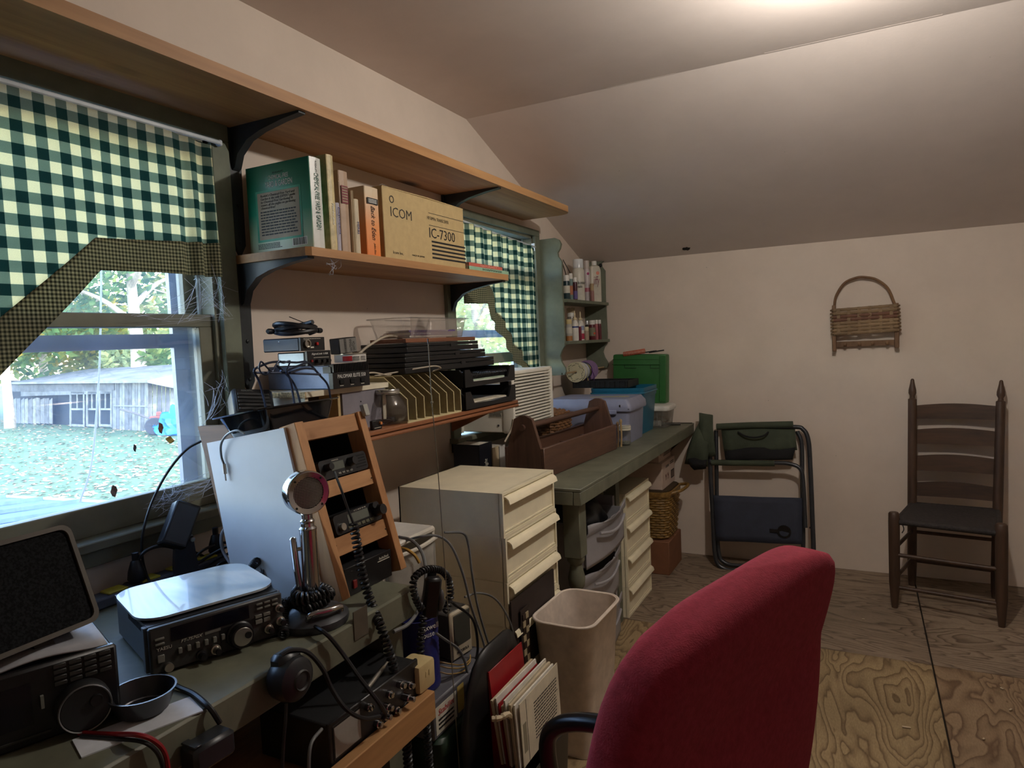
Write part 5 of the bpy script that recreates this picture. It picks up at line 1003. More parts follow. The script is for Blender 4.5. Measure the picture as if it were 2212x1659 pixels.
for k in range(6): top('paper_sheet', G().box((0, 0, .001), (.235+.01*rp.random(), .3, .0028)), M_paper[(0, 1, 0, 1, 2, 2)[k]], 'sheet in the stack of papers in the upper letter tray', 'paper', loc=(-1.385+rp.uniform(-.006, .006), 2.267+rp.uniform(-.008, .008), MT+.0895+k*.003), rz=rp.uniform(-.02, .02), group='papers in the upper tray')
nbk = thing('spiral_notebook', 'black spiral notebook lying in the upper letter tray', 'notebook', (-1.375, 2.267, MT+.11), PI/2)
part('notebook_cover', G().box((0, .0, .007), (.34, .2, .012), bev=.002), M_ltr, nbk); g = G()
for k in range(26): g.tube([(-.16+k*.0128+.0015*math.sin(a), -.1-.0135*math.cos(a)-.003, .012+.0135*math.sin(a)) for a in [i*PI/5 for i in range(11)]], .0012, 5)
part('spiral_binding', g, mat('binding_dark', (38, 38, 40), .35, .4), nbk, kind='stuff')
# ---- stack of black cases with books and a clear box on top
SB = MT+.1475
def case(y0, y1, x0, x1, z0, z1, label): 
    t = thing('flat_case', label, 'case', ((x0+x1)/2, (y0+y1)/2, z0), PI/2, 'black flat cases stacked over the trays'); w, d, h = y1-y0, x1-x0, z1-z0
    part('lower_shell', G().box((0, 0, h*.3), (w, d, h*.58), bev=.002), M_ltr, t); part('upper_shell', G().box((0, 0, h*.8), (w*.997, d*.997, h*.38), bev=.002), M_ltr, t)
    part('catch', G().box((w*.1, -d/2-.001, h*.6), (.03, .003, h*.3)), M_blk, t)
case(1.83, 2.44, -1.535, -1.325, SB, SB+.036, 'lowest and longest black flat case above the file sorter'); case(1.84, 2.38, -1.53, -1.33, SB+.037, SB+.068, 'middle black flat case in the stack above the trays'); case(1.86, 2.335, -1.53, -1.335, SB+.069, SB+.102, 'topmost black flat case under the brown board')
SB2 = SB+.103
top('brown_board', G().box((0, 0, .007), (.15, .46, .014), bev=.001), wood('brown_board_wood', (140, 90, 62), (104, 62, 42), 'y', 10), 'short brown board on top of the stacked black cases', 'board', loc=(-1.42, 2.1, SB2))
SB3 = SB2+.0145
cb = thing('clear_box', 'clear plastic box standing on the brown board before the window', 'plastic box', (-1.435, 2.09, SB3), PI/2)
M_cp = clear('clear_plastic', (226, 226, 224), .1, .06, .2)
g = G(); rings = [ring(.36, .15, .001, .02), ring(.40, .17, .068, .025), ring(.42, .185, .069, .028)]; g.loft(rings, caps=False); g.bm.verts.ensure_lookup_table(); g.bm.faces.new([g.bm.verts[i] for i in range(len(rings[0]))][::-1])
part('box_shell', g, M_cp, cb); part('box_rim', G().tube([(x, y, .07) for x, y in rrect(.42, .185, .028)], .0022, 6, closed=True), M_cp, cb)
for k, (c, th, lab, wd_) in enumerate((((196, 190, 180), .006, 'thin white booklet at the bottom of the clear box', .27), ((120, 96, 120), .012, 'purple-brown paperback inside the clear box', .25), ((98, 80, 128), .006, 'thin purple booklet on top inside the clear box', .26))):
    z = SB3+.0035+(0, .0065, .019)[k]; t = thing('paperback', lab, 'book', (-1.42, 2.055+k*.008, z), PI/2-.05*k)
    m_ = mat('paperback_%d' % k, c, .5); part('cover', G().box((0, 0, .0007), (wd_, .11, .0012)).box((0, 0, th-.0006), (wd_, .11, .0012)).box((0, -.0545, th/2), (wd_, .0012, th)), m_, t, smooth=False); part('pages', G().box((0, 0, th/2), (wd_-.006, .107, th-.0026)), M_page, t, smooth=False)
    if k == 1: text(t, 'Bear Watching', FR((-.06, -.0552, th/2)), .1, .006, M_white)
# ---- beige cables over the sorter
M_bge = mat('beige_cable', (178, 166, 146), .5)
C = lambda pts, x: spline([at(a, b, 'x', x if len(p_) < 3 else p_[2]) for p_ in pts for a, b in [p_[:2]]], 8)
g = G().tube(C([(775, 765), (795, 748), (830, 728), (855, 727), (880, 741), (900, 758), (910, 778)], -1.42), .0042, 8)
top('beige_cable', g, M_bge, 'beige cable arching from the amplifier up to the black cases', 'cable')
e0, e1 = at(906, 768, 'x', -1.36), at(918, 794, 'x', -1.34); top('cable_plug', G().cyl(e0, e0+(e1-e0)*.75, .0075, 14, .009).cyl(e0+(e1-e0)*.75, e1, .006, 14), M_bge, 'beige round plug at the end of the arching cable', 'plug')
g = G().tube(C([(855, 727), (878, 746), (893, 775), (897, 785)], -1.435), .003, 7); top('beige_cable', g, M_bge, 'thinner beige cable dropping behind the black cases', 'cable')
zt_ = MT+.149
g = G().tube(spline([Vector((-1.39, 1.64, zt_-.02)), Vector((-1.37, 1.7, zt_+.012)), Vector((-1.36, 1.78, zt_)), Vector((-1.38, 1.83, zt_+.001)), Vector((-1.4, 1.84, zt_)), Vector((-1.38, 1.74, zt_)), Vector((-1.36, 1.82, zt_+.006)), Vector((-1.31, 1.9, zt_+.016)), Vector((-1.3, 1.97, zt_+.018)), Vector((-1.305, 2.01, zt_+.008)), Vector((-1.33, 1.99, zt_-.002))], 8), .0026, 7)
top('beige_cable', g, M_bge, 'tangled beige cable lying over the file sorter', 'cable')
# thin upright rod with knotted thread
sp_ = [at(925, 743, 'x', -.87), at(933, 870, 'x', -.868), at(945, 1000, 'x', -.866), at(957, 1170, 'x', -.862), at(975, 1420, 'x', -.855), at(988, 1600, 'x', -.85)]; sp_.append(sp_[-1]+(sp_[-1]-sp_[-2])*(sp_[-1].z-.002)/(sp_[-2].z-sp_[-1].z))
cd = thing('whip_antenna', 'thin upright rod with a knotted thread standing before the file sorter', 'antenna', tuple(sp_[-1])); M_str = mat('rod_grey_tan', (128, 122, 104), .5)
part('rod', G().tube(sp_, .0011, 6), M_str, cd, w=True); part('knot', G().ball(tuple(sp_[1]), .003, (1, 1, .8), 2).tube([sp_[1]+Vector((0, -.005, .003)), sp_[1]+Vector((0, .006, .002))], .0008, 5), M_str, cd, w=True); part('rod_tip', G().tube([sp_[0], sp_[0]+Vector((0, -.001, .012))], .0016, 6), M_st, cd, w=True)
# ================================================================== FAR BENCH
FY = 2.262
fb = thing('workbench', 'far olive green workbench running to the end wall', 'workbench', (-1.23, 3.2, 0))
part('bench_top', G().b2((W+.002, FY, BZ-.012), (BX, L-.003, BZ), bev=.002), M_bench, fb, w=True)
part('front_apron', G().b2((BX-.03, FY, BZ-.062), (BX-.001, L-.003, BZ-.0125), bev=.002), M_bench, fb, w=True); part('end_apron', G().b2((W+.01, FY, BZ-.062), (BX-.031, FY+.028, BZ-.0125), bev=.002), M_bench, fb, w=True)
leg(-.965, FY+.09, BZ-.062, fb); leg(W+.06, FY+.08, BZ-.062, fb)
part('wall_brace', G().prism([(-.93, BZ-.063), (-.965, BZ-.063), (-1.3, BZ-.42), (-1.3, BZ-.36)], -L+.003, -L+.04, MYp), M_bench, fb, w=True)
part('middle_post', G().b2((-1.08, 3.0, 0), (-1.02, 3.05, BZ-.0125)), M_bench, fb, w=True)
# ---- air conditioner in the far window
AX = -1.325; AY0, AY1 = 2.585, 3.012; AZ0, AZ1 = .952, 1.222
ac = thing('air_conditioner', 'cream window air conditioner with a louvred front', 'air conditioner', (AX, (AY0+AY1)/2, AZ0), PI/2); wA = AY1-AY0; hA = AZ1-AZ0
M_acw = mat('ac_cream', (236, 232, 218), .42, vary=.04); M_acd = mat('ac_gap_dark', (24, 23, 22), .8)
part('sleeve', G().b2((-wA/2+.006, .03, .004), (wA/2-.006, .26, hA-.004), bev=.004), M_acw, ac)
part('front_frame', G().b2((-wA/2, -.005, 0), (-wA/2+.02, .05, hA), bev=.008, seg=2).b2((wA/2-.03, -.005, 0), (wA/2, .05, hA), bev=.008, seg=2).b2((-wA/2, -.005, hA-.018), (wA/2, .05, hA), bev=.008, seg=2).b2((-wA/2, -.005, 0), (wA/2, .05, .016), bev=.006), M_acw, ac)
part('grille_back', G().b2((-wA/2+.015, .024, .014), (wA/2-.025, .028, hA-.016)), M_acd, ac)
for i in range(17): part('louvre', G().box((-.004, .002, .022+i*(hA-.046)/16), (wA-.044, .014, .0045), rot=(.35, 0, 0)), M_acw, ac)
part('spec_label', G().b2((-wA/2+.0045, .05, .07), (-wA/2+.006, .12, .12)), M_lab, ac); bars(ac, FR((-wA/2+.004, .085, .095), (0, -1, 0)), .062, .044, 8, M_ink); part('spec_label', G().b2((-wA/2+.0045, .05, .165), (-wA/2+.006, .11, .19)), M_lab, ac); bars(ac, FR((-wA/2+.004, .08, .178), (0, -1, 0)), .052, .02, 4, M_ink); part('side_screw', G().lathe([(.005, 0), (.004, .002), (0, .0025)], 12, FR((-wA/2+.0055, .075, .035), (0, -1, 0))), M_st, ac)
g_ = thing('accordion_panel', 'cream accordion side panel left of the air conditioner', 'panel', (W-.02, 2.55, AZ0), 0)
for i in range(8): part('pleat', G().box((0, -.024+i*.0085, .125), (.02, .0032, .25), rot=(0, 0, .5 if i % 2 else -.5)), M_acw, g_)
g_ = thing('accordion_panel', 'cream accordion side panel right of the air conditioner', 'panel', (W-.02, 3.19, AZ0), 0)
for i in range(20): part('pleat', G().box((0, -.165+i*.0172, .125), (.02, .0034, .25), rot=(0, 0, .6 if i % 2 else -.6)), M_acw, g_)
# ---- books standing by the air conditioner
def up_book(px0, px1, pt, x, m, label, s=None, d=.12):
    y0, y1 = at(px0, 1000, 'x', x).y, at(px1, 1000, 'x', x).y; z = at((px0+px1)/2, pt, 'x', x).z
    t = thing('book', label, 'book', (x, (y0+y1)/2, BZ+.0005), PI/2, 'books at the left end of the far bench'); h = z-BZ; w = abs(y1-y0)
    part('cover', G().b2((-w/2, 0, 0), (-w/2+.0025, d, h)).b2((w/2-.0025, 0, 0), (w/2, d, h)).b2((-w/2, -.001, 0), (w/2, .002, h)), m, t, smooth=False); part('pages', G().b2((-w/2+.003, .003, .003), (w/2-.003, d-.003, h-.003)), M_page, t, smooth=False)
    if s: text(t, s, FR((0, -.0014, h*.3), (0, 0, 1), (-1, 0, 0)), h*.45, w*.3, M_lab, shear=.2)
up_book(1036, 1064, 957, -1.36, mat('navy_black_cover', (20, 22, 30), .4), 'navy black book with white script standing beside the wooden tote', 'Delight'); up_book(1065, 1079, 965, -1.355, mat('buff_cover', (196, 178, 144), .55), 'narrow buff book right of the navy black one'); up_book(1080, 1092, 962, -1.35, mat('white_grey_cover', (206, 204, 198), .5), 'grey-white book next to the buff one')
up_book(1095, 1104, 968, -1.345, mat('dark_grey_cover', (64, 62, 60), .5), 'thin dark grey book against the wooden tote')
# ---- wooden tool tote
tb0 = Vector((-1.098, 2.394)); tb1 = Vector((-1.05, 3.133)); td = (tb1-tb0); tl_ = td.length; ta = math.atan2(td.y, td.x)
TT = thing('tool_tote', 'dark brown wooden tool tote with a dowel handle on the far bench', 'tote', ((tb0.x+tb1.x)/2, (tb0.y+tb1.y)/2, BZ+.001), ta)
M_wal = wood('dark_tote_wood', (104, 74, 58), (66, 46, 38), 'x', 8, .12, .5); M_wal2 = wood('dark_tote_end', (106, 76, 60), (68, 48, 40), 'z', 8, .12, .5)
dT = .18; xl = tl_/2
for y0, nm in ((0, 'front_side'), (dT-.016, 'rear_side')): part('side_board', G().b2((-xl, y0, 0), (xl, y0+.016, .118), bev=.002), M_wal, TT)
part('floor_board', G().b2((-xl+.016, .016, .004), (xl-.016, dT-.016, .016)), M_wal, TT)
ep = [(.0165, 0), (dT-.0165, 0), (dT-.0165, .118), (dT*.62+.018, .232), (dT*.62-.01, .245), (dT*.38+.01, .245), (dT*.38-.018, .232), (.0165, .118)]
for s in (-1, 1): part('end_board', G().prism(ep, (s*xl if s < 0 else s*xl-.018), (s*xl+.018 if s < 0 else s*xl), Matrix(((0, 0, 1, 0), (1, 0, 0, 0), (0, 1, 0, 0), (0, 0, 0, 1)))), M_wal2, TT)
part('handle', G().cyl((-xl-.012, dT/2, .198), (xl+.006, dT/2, .198), .0125, 16), M_wal, TT)
part('divider', G().b2((-xl+.018, dT*.5, .016), (xl-.018, dT*.5+.008, .09)), M_wal, TT)
for x in (-.06, .14): part('divider', G().b2((x, .016, .016), (x+.008, dT*.5, .1)), M_wal, TT)
q = TT.matrix_world if 0 else WM[TT]
top('glass_tumbler', G().lathe([(.022, 0), (.026, .004), (.03, .105), (.0285, .105), (.025, .006), (0, .005)], 24, caps=False), clear('tumbler_glass', (226, 228, 226), .06, .03, .18), 'clear glass tumbler standing in the wooden tote', 'glass', loc=tuple(q @ Vector((-xl+.1, dT*.75, .0165))))
# ---- wicker basket with lid behind the tote
M_wick = mat('wicker_brown', (132, 92, 56), .6, vary=.35, vs=40)
def weave(par, w, d, z0, z1, rows, m, r=.006, name='weaver', taper=0, posts=28, pm=None, rad=.03):
    base = rrect(w, d, rad, 3)
    def per(f):
        pts = []; n = len(base)
        L_ = [((base[i][0]-base[i-1][0])**2+(base[i][1]-base[i-1][1])**2)**.5 for i in range(n)]
        tot = sum(L_[1:])+L_[0]; t_ = f*tot; i = 1
        while True:
            l = L_[i % n]
            if t_ <= l or i > n: break
            t_ -= l; i += 1
        a, b = base[(i-1) % n], base[i % n]; k = t_/l if l else 0; return Vector((a[0]+(b[0]-a[0])*k, a[1]+(b[1]-a[1])*k, 0))
    N = posts*2
    for j in range(rows):
        z = z0+(z1-z0)*(j+.5)/rows; sc = 1+taper*(j/rows); pts = []
        for i in range(N):
            p_ = per(i/N); nn = p_.normalized(); off = r*.75*(1 if (i+j) % 2 else -1) if i % 1 == 0 else 0
            off = r*.8*math.cos(PI*(i/2*2+ (j % 2)*2)/2.0) if 0 else (r*.8 if (i//1+j) % 2 == 0 else -r*.8)
            q_ = p_*sc+nn*off; pts.append(Vector((q_.x, q_.y, z)))
        part(name, G().tube(pts, (z1-z0)/rows*.48, 6, closed=True), m, par)
    g = G()
    for i in range(0, N): 
        p_ = per(i/N); g.tube([(p_.x, p_.y, z0), (p_.x*(1+taper), p_.y*(1+taper), z1)], r*.5, 5)
    part('stakes', g, pm or m, par, kind='stuff')
wb = thing('wicker_basket', 'brown wicker hamper basket with a lid behind the wooden tote', 'basket', (-1.415, 3.135, BZ+.001), PI/2-.03)
weave(wb, .2, .19, .004, .145, 11, M_wick, .006, posts=16)
part('basket_floor', G().prism(rrect(.19, .18, .03), .002, .008), M_wick, wb)
for j in range(9): part('lid_strand', G().tube([(x*(1-.02), -.1+.025*j, .155+.022*math.sin((j+.5)/9*PI)+.003*math.sin(x*90+j*PI)) for x in [-.105+.0125*i for i in range(18)]], .009, 6), M_wick, wb)
part('lid_rim', G().tube([(x, y, .15) for x, y in rrect(.215, .205, .03)], .008, 8, closed=True), M_wick, wb)
# ---- grey file box, blue bin, black crate, green case, clear container
gb = thing('file_box', 'lavender grey plastic file box with a latched lid on the far bench', 'file box', (-1.25, 3.42, BZ+.001), math.radians(1.5))
M_gb = mat('lavender_grey_plastic', (134, 138, 160), .45, vary=.06)
part('box_body', G().loft([[(x*f, y*f, z) for x, y in rrect(.44, .3, .02)] for f, z in ((.94, 0), (.985, .17))]), M_gb, gb)
part('lid', G().loft([[(x*f, y*f, z) for x, y in rrect(.46, .32, .022)] for f, z in ((.99, .165), (1.0, .172), (.985, .2), (.9, .226))]), M_gb, gb)
for x in (-.13, .12): part('latch', G().b2((x-.035, -.166, .15), (x+.035, -.152, .172), bev=.003), M_gb, gb)
part('lid_groove', G().b2((-.22, -.1585, .1755), (.22, -.157, .1785)), M_acd, gb); part('hinge_pin', G().b2((.17, -.1605, .187), (.176, -.1575, .199)), M_acd, gb)
bb = thing('blue_bin', 'tall teal blue plastic bin behind the grey file box', 'bin', (-1.2, 3.745, BZ+.001))
M_bb = mat('teal_blue_plastic', (26, 104, 134), .38, vary=.06)
g = G(); rings = [[(x*f, y*f, z) for x, y in rrect(.30, .30, .03)] for f, z in ((.86, 0), (.97, .2), (1.0, .205), (1.02, .255), (.985, .255), (.84, .006))]; g.loft(rings, caps=True); part('bin_shell', g, M_bb, bb)
part('rim_band', G().loft([[(x*f, y*f, z) for x, y in rrect(.31, .31, .03)] for f, z in ((1.0, .222), (1.012, .225), (1.012, .228), (1.0, .231))], caps=False), M_bb, bb)
kt = thing('black_crate', 'shallow black ribbed crate lying across the teal bin', 'crate', (-1.31, 3.745, BZ+.2565), 0)
M_kt = mat('crate_black', (24, 24, 25), .5)
for s in (-1, 1): part('crate_side', G().b2((-.16, s*.1-.005, 0), (.16, s*.1+.005, .038)), M_kt, kt); part('crate_end', G().b2((s*.16-.005, -.1, 0), (s*.16+.005, .1, .038)), M_kt, kt)
for i in range(11): part('crate_rib', G().b2((-.15+i*.029, -.109, .004), (-.142+i*.029, -.105, .034)), M_kt, kt)
part('crate_floor', G().b2((-.16, -.1, 0), (.16, .1, .005)), M_kt, kt); part('crate_rim', G().b2((-.168, -.112, .034), (.168, -.106, .042)), M_kt, kt)
top('yellow_tape', G().box((0, 0, .0006), (.2, .014, .001), rot=(0, 0, 0)), mat('yellow_ribbon', (206, 194, 110), .45), 'pale yellow ribbon strip lying on the grey file box lid', 'ribbon', loc=(-1.17, 3.4, BZ+.2282), rz=.25)
cc = thing('clear_container', 'clear plastic container with a white snap lid at the bench end', 'container', (-1.075, 3.975, BZ+.001))
M_cc = clear('cloudy_plastic', (206, 200, 190), .28, .1, .12)
g = G(); rings = [[(x*f, y*f, z) for x, y in rrect(.17, .19, .03)] for f, z in ((.84, .001), (.97, .1), (1.0, .108))]; g.loft(rings, caps=False); g.bm.verts.ensure_lookup_table(); g.bm.faces.new([g.bm.verts[i] for i in range(len(rings[0]))][::-1]); part('tub', g, M_cc, cc)
part('snap_lid', G().loft([[(x*f, y*f, z) for x, y in rrect(.185, .205, .034)] for f, z in ((.985, .1), (1.0, .104), (1.0, .118), (.96, .126), (.8, .13))]), mat('lid_white', (222, 220, 212), .4), cc)
for x in (-.03, .02, .05): part('tub_rib', G().b2((x, -.098, .02), (x+.003, -.091, .09)), M_cc, cc)
top('white_roll', G().cyl((-.05, 0, .018), (.05, 0, .018), .017, 18), mat('roll_white', (220, 218, 212), .6), 'small white roll inside the clear container', 'roll', loc=(-1.095, 3.93, BZ+.004))
top('wire_scraps', G().tube(spline([(-.05, .0, .01), (-.02, .03, .04), (.02, .0, .05), (.05, .03, .03), (.02, .05, .012), (-.03, .04, .03)], 6), .005, 7), mat('tan_scrap', (150, 120, 90), .7), 'tan scraps heaped in the back of the clear container', 'scraps', loc=(-1.075, 3.985, BZ+.004))
gcz = BZ+.132
gc = thing('green_case', 'green plastic tool case standing on edge against the end wall', 'case', (-1.20, L-.085, gcz), rot=(math.radians(-1), math.radians(1.5), 0))
M_gc = mat('green_case_plastic', (52, 110, 56), .45, vary=.08)
part('case_shell', G().b2((-.165, -.045, 0), (.165, .045, .295), bev=.014, seg=2), M_gc, gc); part('case_ridge', G().b2((-.166, -.052, .232), (.166, -.044, .236)), M_gc, gc)
for x in (-.09, .07): part('moulded_step', G().b2((x, -.048, .21), (x+.075, -.0445, .213)).b2((x, -.048, .21), (x+.003, -.0445, .234)), mat('green_groove', (22, 58, 28), .6), gc)
part('corner_guard', G().b2((.125, -.05, .012), (.165, -.043, .285), bev=.003), M_gc, gc); part('case_lid_line', G().b2((-.165, -.0455, .262), (.165, -.0447, .264)), mat('green_groove', (22, 58, 28), .6), gc)
pz = gcz+.297
sc_ = thing('spiral_planner', 'orange spiral binding of a dark planner lying on the green case', 'planner', (-1.2, L-.085, pz), rot=(0, math.radians(-7), 0))
part('planner_cover', G().b2((-.09, -.03, .0), (.1, .03, .006)), M_ink, sc_)
for i in range(20): part('spiral_ring', G().tube([(-.085+i*.0068, -.036-.013*math.cos(a), .012+.013*math.sin(a)) for a in [k*2*PI/10 for k in range(10)]], .0024, 5, closed=True), mat('orange_coil', (212, 110, 80), .5), sc_)
top('dark_pencil', G().cyl((-.045, 0, .004), (.045, 0, .004), .004, 8), M_pl, 'dark pencil lying beside the orange spiral binding', 'pencil', loc=(-1.09, L-.1, pz+.008), rot=(0, math.radians(-7), .15))
jr = thing('small_jar', 'small glass jar with a ridged white lid in front of the tote', 'jar', (at(1347, 962, 'z', BZ).x, at(1347, 962, 'z', BZ).y+.02, BZ+.001))
part('jar_glass', G().lathe([(.026, .001), (.031, .004), (.032, .062), (.028, .07), (.028, .078)], 28, caps=False), clear('small_jar_glass', (206, 212, 204), .12, .04, .16), jr); part('contents', G().lathe([(.0, .003), (.029, .004), (.03, .016), (0, .02)], 24), mat('grey_beads', (128, 130, 116), .7, vary=.6, vs=300), jr)
part('lid', G().lathe([(.0305, .072), (.033, .074), (.033, .08), (.0315, .082), (.033, .084), (.033, .09), (.0315, .092), (.032, .096), (0, .097)], 28), mat('jar_lid_cream', (190, 186, 168), .45), jr)
pl = thing('pliers', 'pair of dark pliers lying at the end of the far bench', 'pliers', (-1.03, 4.02, BZ+.001), .35)
for s in (-1, 1): part('plier_arm', G().tube(spline([(-.05, s*.012, .007), (-.02, s*.004, .007), (.03, s*.012, .007), (.075, s*.018, .006)], 5), [.007]*6+[.006]*10, 8), mat('plier_steel', (62, 58, 54), .45, .6), pl)
part('pivot', G().cyl((-.02, 0, .0), (-.02, 0, .015), .009, 14), mat('plier_steel', (62, 58, 54), .45, .6), pl)
top('metal_file', G().box((0, 0, .002), (.16, .012, .004), bev=.001), mat('file_steel', (96, 88, 78), .5, .5), 'flat metal file lying behind the pliers', 'file', loc=(-.985, 4.115, BZ+.001), rz=.08)
bq = at(1387, 850, 'x', -1.10)
for i, (px, c, lab) in enumerate(((1377, (150, 116, 76), 'brown brush handle standing beside the tote end'), (1386, (118, 92, 62), 'dark bristled brush standing beside the tote end'), (1393, (168, 140, 96), 'pale wooden stick standing beside the tote end'))):
    a = at(px, 960-75+i*3, 'x', -1.08+.0*i); top('stencil_brush', G().tube([(0, 0, 0), (.004, 0, .06), (.0, .004, .1+.012*i)], [.005, .004, .006], 8).ball((0, .004, .1+.012*i), .009, (1, 1, 1.6), 1), mat('handle_%d' % i, c, .6), lab, 'brush', loc=(-1.075+.012*i, 3.175+.012*i, BZ+.001))
# ================================================================== DRAWERS, BINS AND CLUTTER BELOW
M_cd = mat('cream_drawer_plastic', (234, 224, 194), .45, vary=.05, vs=12)
def drawer_unit(x, y0, z, w, h, d, label, grp, sh=0):
    t = thing('drawer_unit', label, 'drawer unit', (x, y0+w/2+sh, z), PI/2, grp); e = .005
    part('case', G().b2((-w/2, .012, 0), (w/2, d, e)).b2((-w/2, .012, h-e), (w/2, d, h)).b2((-w/2, .012, e), (-w/2+e, d, h-e)).b2((w/2-e, .012, e), (w/2, d, h-e)).b2((-w/2, d-e, 0), (w/2, d, h)), M_cd, t, smooth=False)
    g = G().b2((-w/2, 0, 0), (w/2, .014, .011)).b2((-w/2, 0, h-.008), (w/2, .014, h)).b2((-w/2, 0, .011), (-w/2+.01, .014, h-.008)).b2((w/2-.01, 0, .011), (w/2, .014, h-.008))
    part('front_frame', g, M_cd, t, smooth=False)
    dr_ = part('drawer', G().b2((-w/2+.0105, .006, .0115), (w/2-.0105, .012, h-.0085)), M_cd, t, smooth=False)
    pr = [(0, h-.012), (-.012, h-.014), (-.022, h-.022), (-.026, h-.036), (-.023, h-.037), (-.019, h-.026), (-.01, h-.019), (0, h-.017)]
    part('lip_handle', G().prism([(a-(-.006), b) for a, b in pr], -w/2+.012, w/2-.012, Matrix(((0, 0, 1, 0), (1, 0, 0, 0), (0, 1, 0, 0), (0, 0, 0, 1)))), M_cd, dr_, ang=50)
    part('drawer_rib', G().b2((-w/2+.012, .003, .014), (w/2-.012, .0065, .019)), M_cd, dr_, smooth=False); return t
names = ('topmost', 'second', 'third', 'fourth', 'fifth', 'lowest')
for i in range(6): drawer_unit(-.981, 1.818, .886-.141*(i+1), .393, .14, .39, '%s cream drawer unit of the tall stack left of the far bench' % names[i], 'tall stack of cream drawer units', (0, .008, .006, .012, .006, .0)[i])
top('plinth_board', G().b2((-1.37, 1.83, 0), (-.985, 2.2, .039)), MAT['dark_plank'], 'low dark board under the tall stack of cream drawers', 'board')
for i in range(4): drawer_unit(-1.0, 3.078, .602-.15*(i+1)+.0, .40, .149, .38, '%s cream drawer unit of the short stack under the far bench' % ('topmost', 'second', 'third', 'lowest')[i], 'short stack of cream drawer units')
# ---- grey plastic drawer cart
M_gp = mat('grey_translucent_plastic', (172, 170, 174), .4, vary=.06); M_gp.node_tree.nodes['Principled BSDF'].inputs['Transmission Weight'].default_value = .25
ct = thing('drawer_cart', 'grey translucent plastic drawer cart under the far bench with its top drawer pulled out', 'drawer cart', (-.985, 2.67, 0), PI/2); wc = .5
for s in (-1, 1): part('cart_post', G().b2((s*(wc/2)-.012, .02, 0), (s*(wc/2)+.012, .4, .63)), M_gp, ct, smooth=False)
for z in (.0, .2, .43): part('cart_rail', G().b2((-wc/2, .02, z), (wc/2, .4, z+.012)), M_gp, ct, smooth=False)
for z, h, out_ in ((.45, .175, .03), (.225, .195, 0), (.014, .185, 0)):
    def fp(u, v, z=z, h=h, out_=out_): 
        x = (u-.5)*(wc-.03); bow = .022*math.sin(u*PI); dz = -.03*math.sin(u*PI)**2 if v > .95 else 0
        return (x, -out_-bow-.012*(v > .8), z+h*v+dz)
    d_ = part('drawer_front', G().grid(21, 12, fp), M_gp, ct); md = d_.modifiers.new('s', 'SOLIDIFY'); md.thickness = .004
    part('pull_scoop', G().tube([((u-.5)*(wc*.62), -out_-.03-.016*math.sin(u*PI), z+h*.72-.022*math.sin(u*PI)) for u in [i/12 for i in range(13)]], .006, 7), M_gp, d_)
    part('drawer_box', G().b2((-wc/2+.02, -out_+.004, z), (-wc/2+.024, .35, z+h*.8)).b2((wc/2-.024, -out_+.004, z), (wc/2-.02, .35, z+h*.8)).b2((-wc/2+.02, -out_+.004, z), (wc/2-.02, .35, z+.004)), M_gp, d_, smooth=False)
g = G().ball((0, 0, 0), 1, (.2, .15, .1), 4)
for v in g.bm.verts: v.co *= 1+.12*math.sin(v.co.x*31+v.co.y*17)*math.cos(v.co.z*40+v.co.x*9); v.co.z = max(v.co.z, -.06)
top('black_bag', g, mat('black_nylon', (20, 21, 23), .5), 'crumpled black nylon bag stuffed in the top grey cart drawer', 'bag', loc=(-1.12, 2.66, .585), rz=PI/2)
top('black_book', G().box((0, 0, .01), (.17, .12, .02), bev=.003), M_ltr, 'black wallet lying on the black bag in the cart', 'wallet', loc=(-1.07, 2.74, .69), rot=(.12, .1, 1.4))
# ---- cartons, wicker bin and brown box under the bench end
M_brb = mat('brown_carton', (128, 84, 56), .75, vary=.08)
bx = thing('brown_box', 'plain brown carton on the floor under the wicker bin', 'box', (-1.11, 3.865, 0)); part('box_body', G().box((0, 0, .095), (.29, .29, .19), bev=.004), M_brb, bx); part('tape_seam', G().b2((-.145, -.02, .1895), (.145, .02, .191)), mat('tape_brown', (146, 104, 70), .4), bx)
wh = thing('wicker_bin', 'golden brown woven bin with a looped rim on the brown carton', 'wicker bin', (-1.10, 3.875, .1915))
M_gw = mat('golden_wicker', (142, 108, 52), .5, vary=.3, vs=60)
weave(wh, .24, .26, .006, .25, 17, M_gw, .005, taper=.16, posts=20, rad=.05)
part('bin_floor', G().prism(rrect(.22, .24, .05), .002, .01), M_gw, wh)
part('rim_band', G().loft([[(x*f, y*f, z) for x, y in rrect(.285, .31, .06)] for f, z in ((1.0, .244), (1.03, .25), (1.03, .274), (.98, .276), (.97, .25))], caps=False), M_gw, wh)
part('rim_handle', G().tube(spline([(.14, -.1, .262), (.19, -.06, .275), (.205, .02, .283), (.19, .1, .28), (.14, .13, .268)], 6), .009, 8), M_gw, wh)
part('bin_lid', G().prism(rrect(.27, .29, .055), .272, .282), mat('dark_lid', (70, 54, 34), .6), wh)
M_pkb = mat('pinkish_carton', (208, 186, 170), .75, vary=.06); M_mar = mat('maroon_print', (110, 40, 36), .6)
cb2 = thing('printed_carton', 'pinkish carton with maroon and black print on the woven bin', 'box', (-1.10, 3.9, .4745)); part('box_body', G().box((0, 0, .075), (.2, .29, .15), bev=.002), M_pkb, cb2)
FX_ = lambda y, z: FR((.1004, y, z), (0, 1, 0))
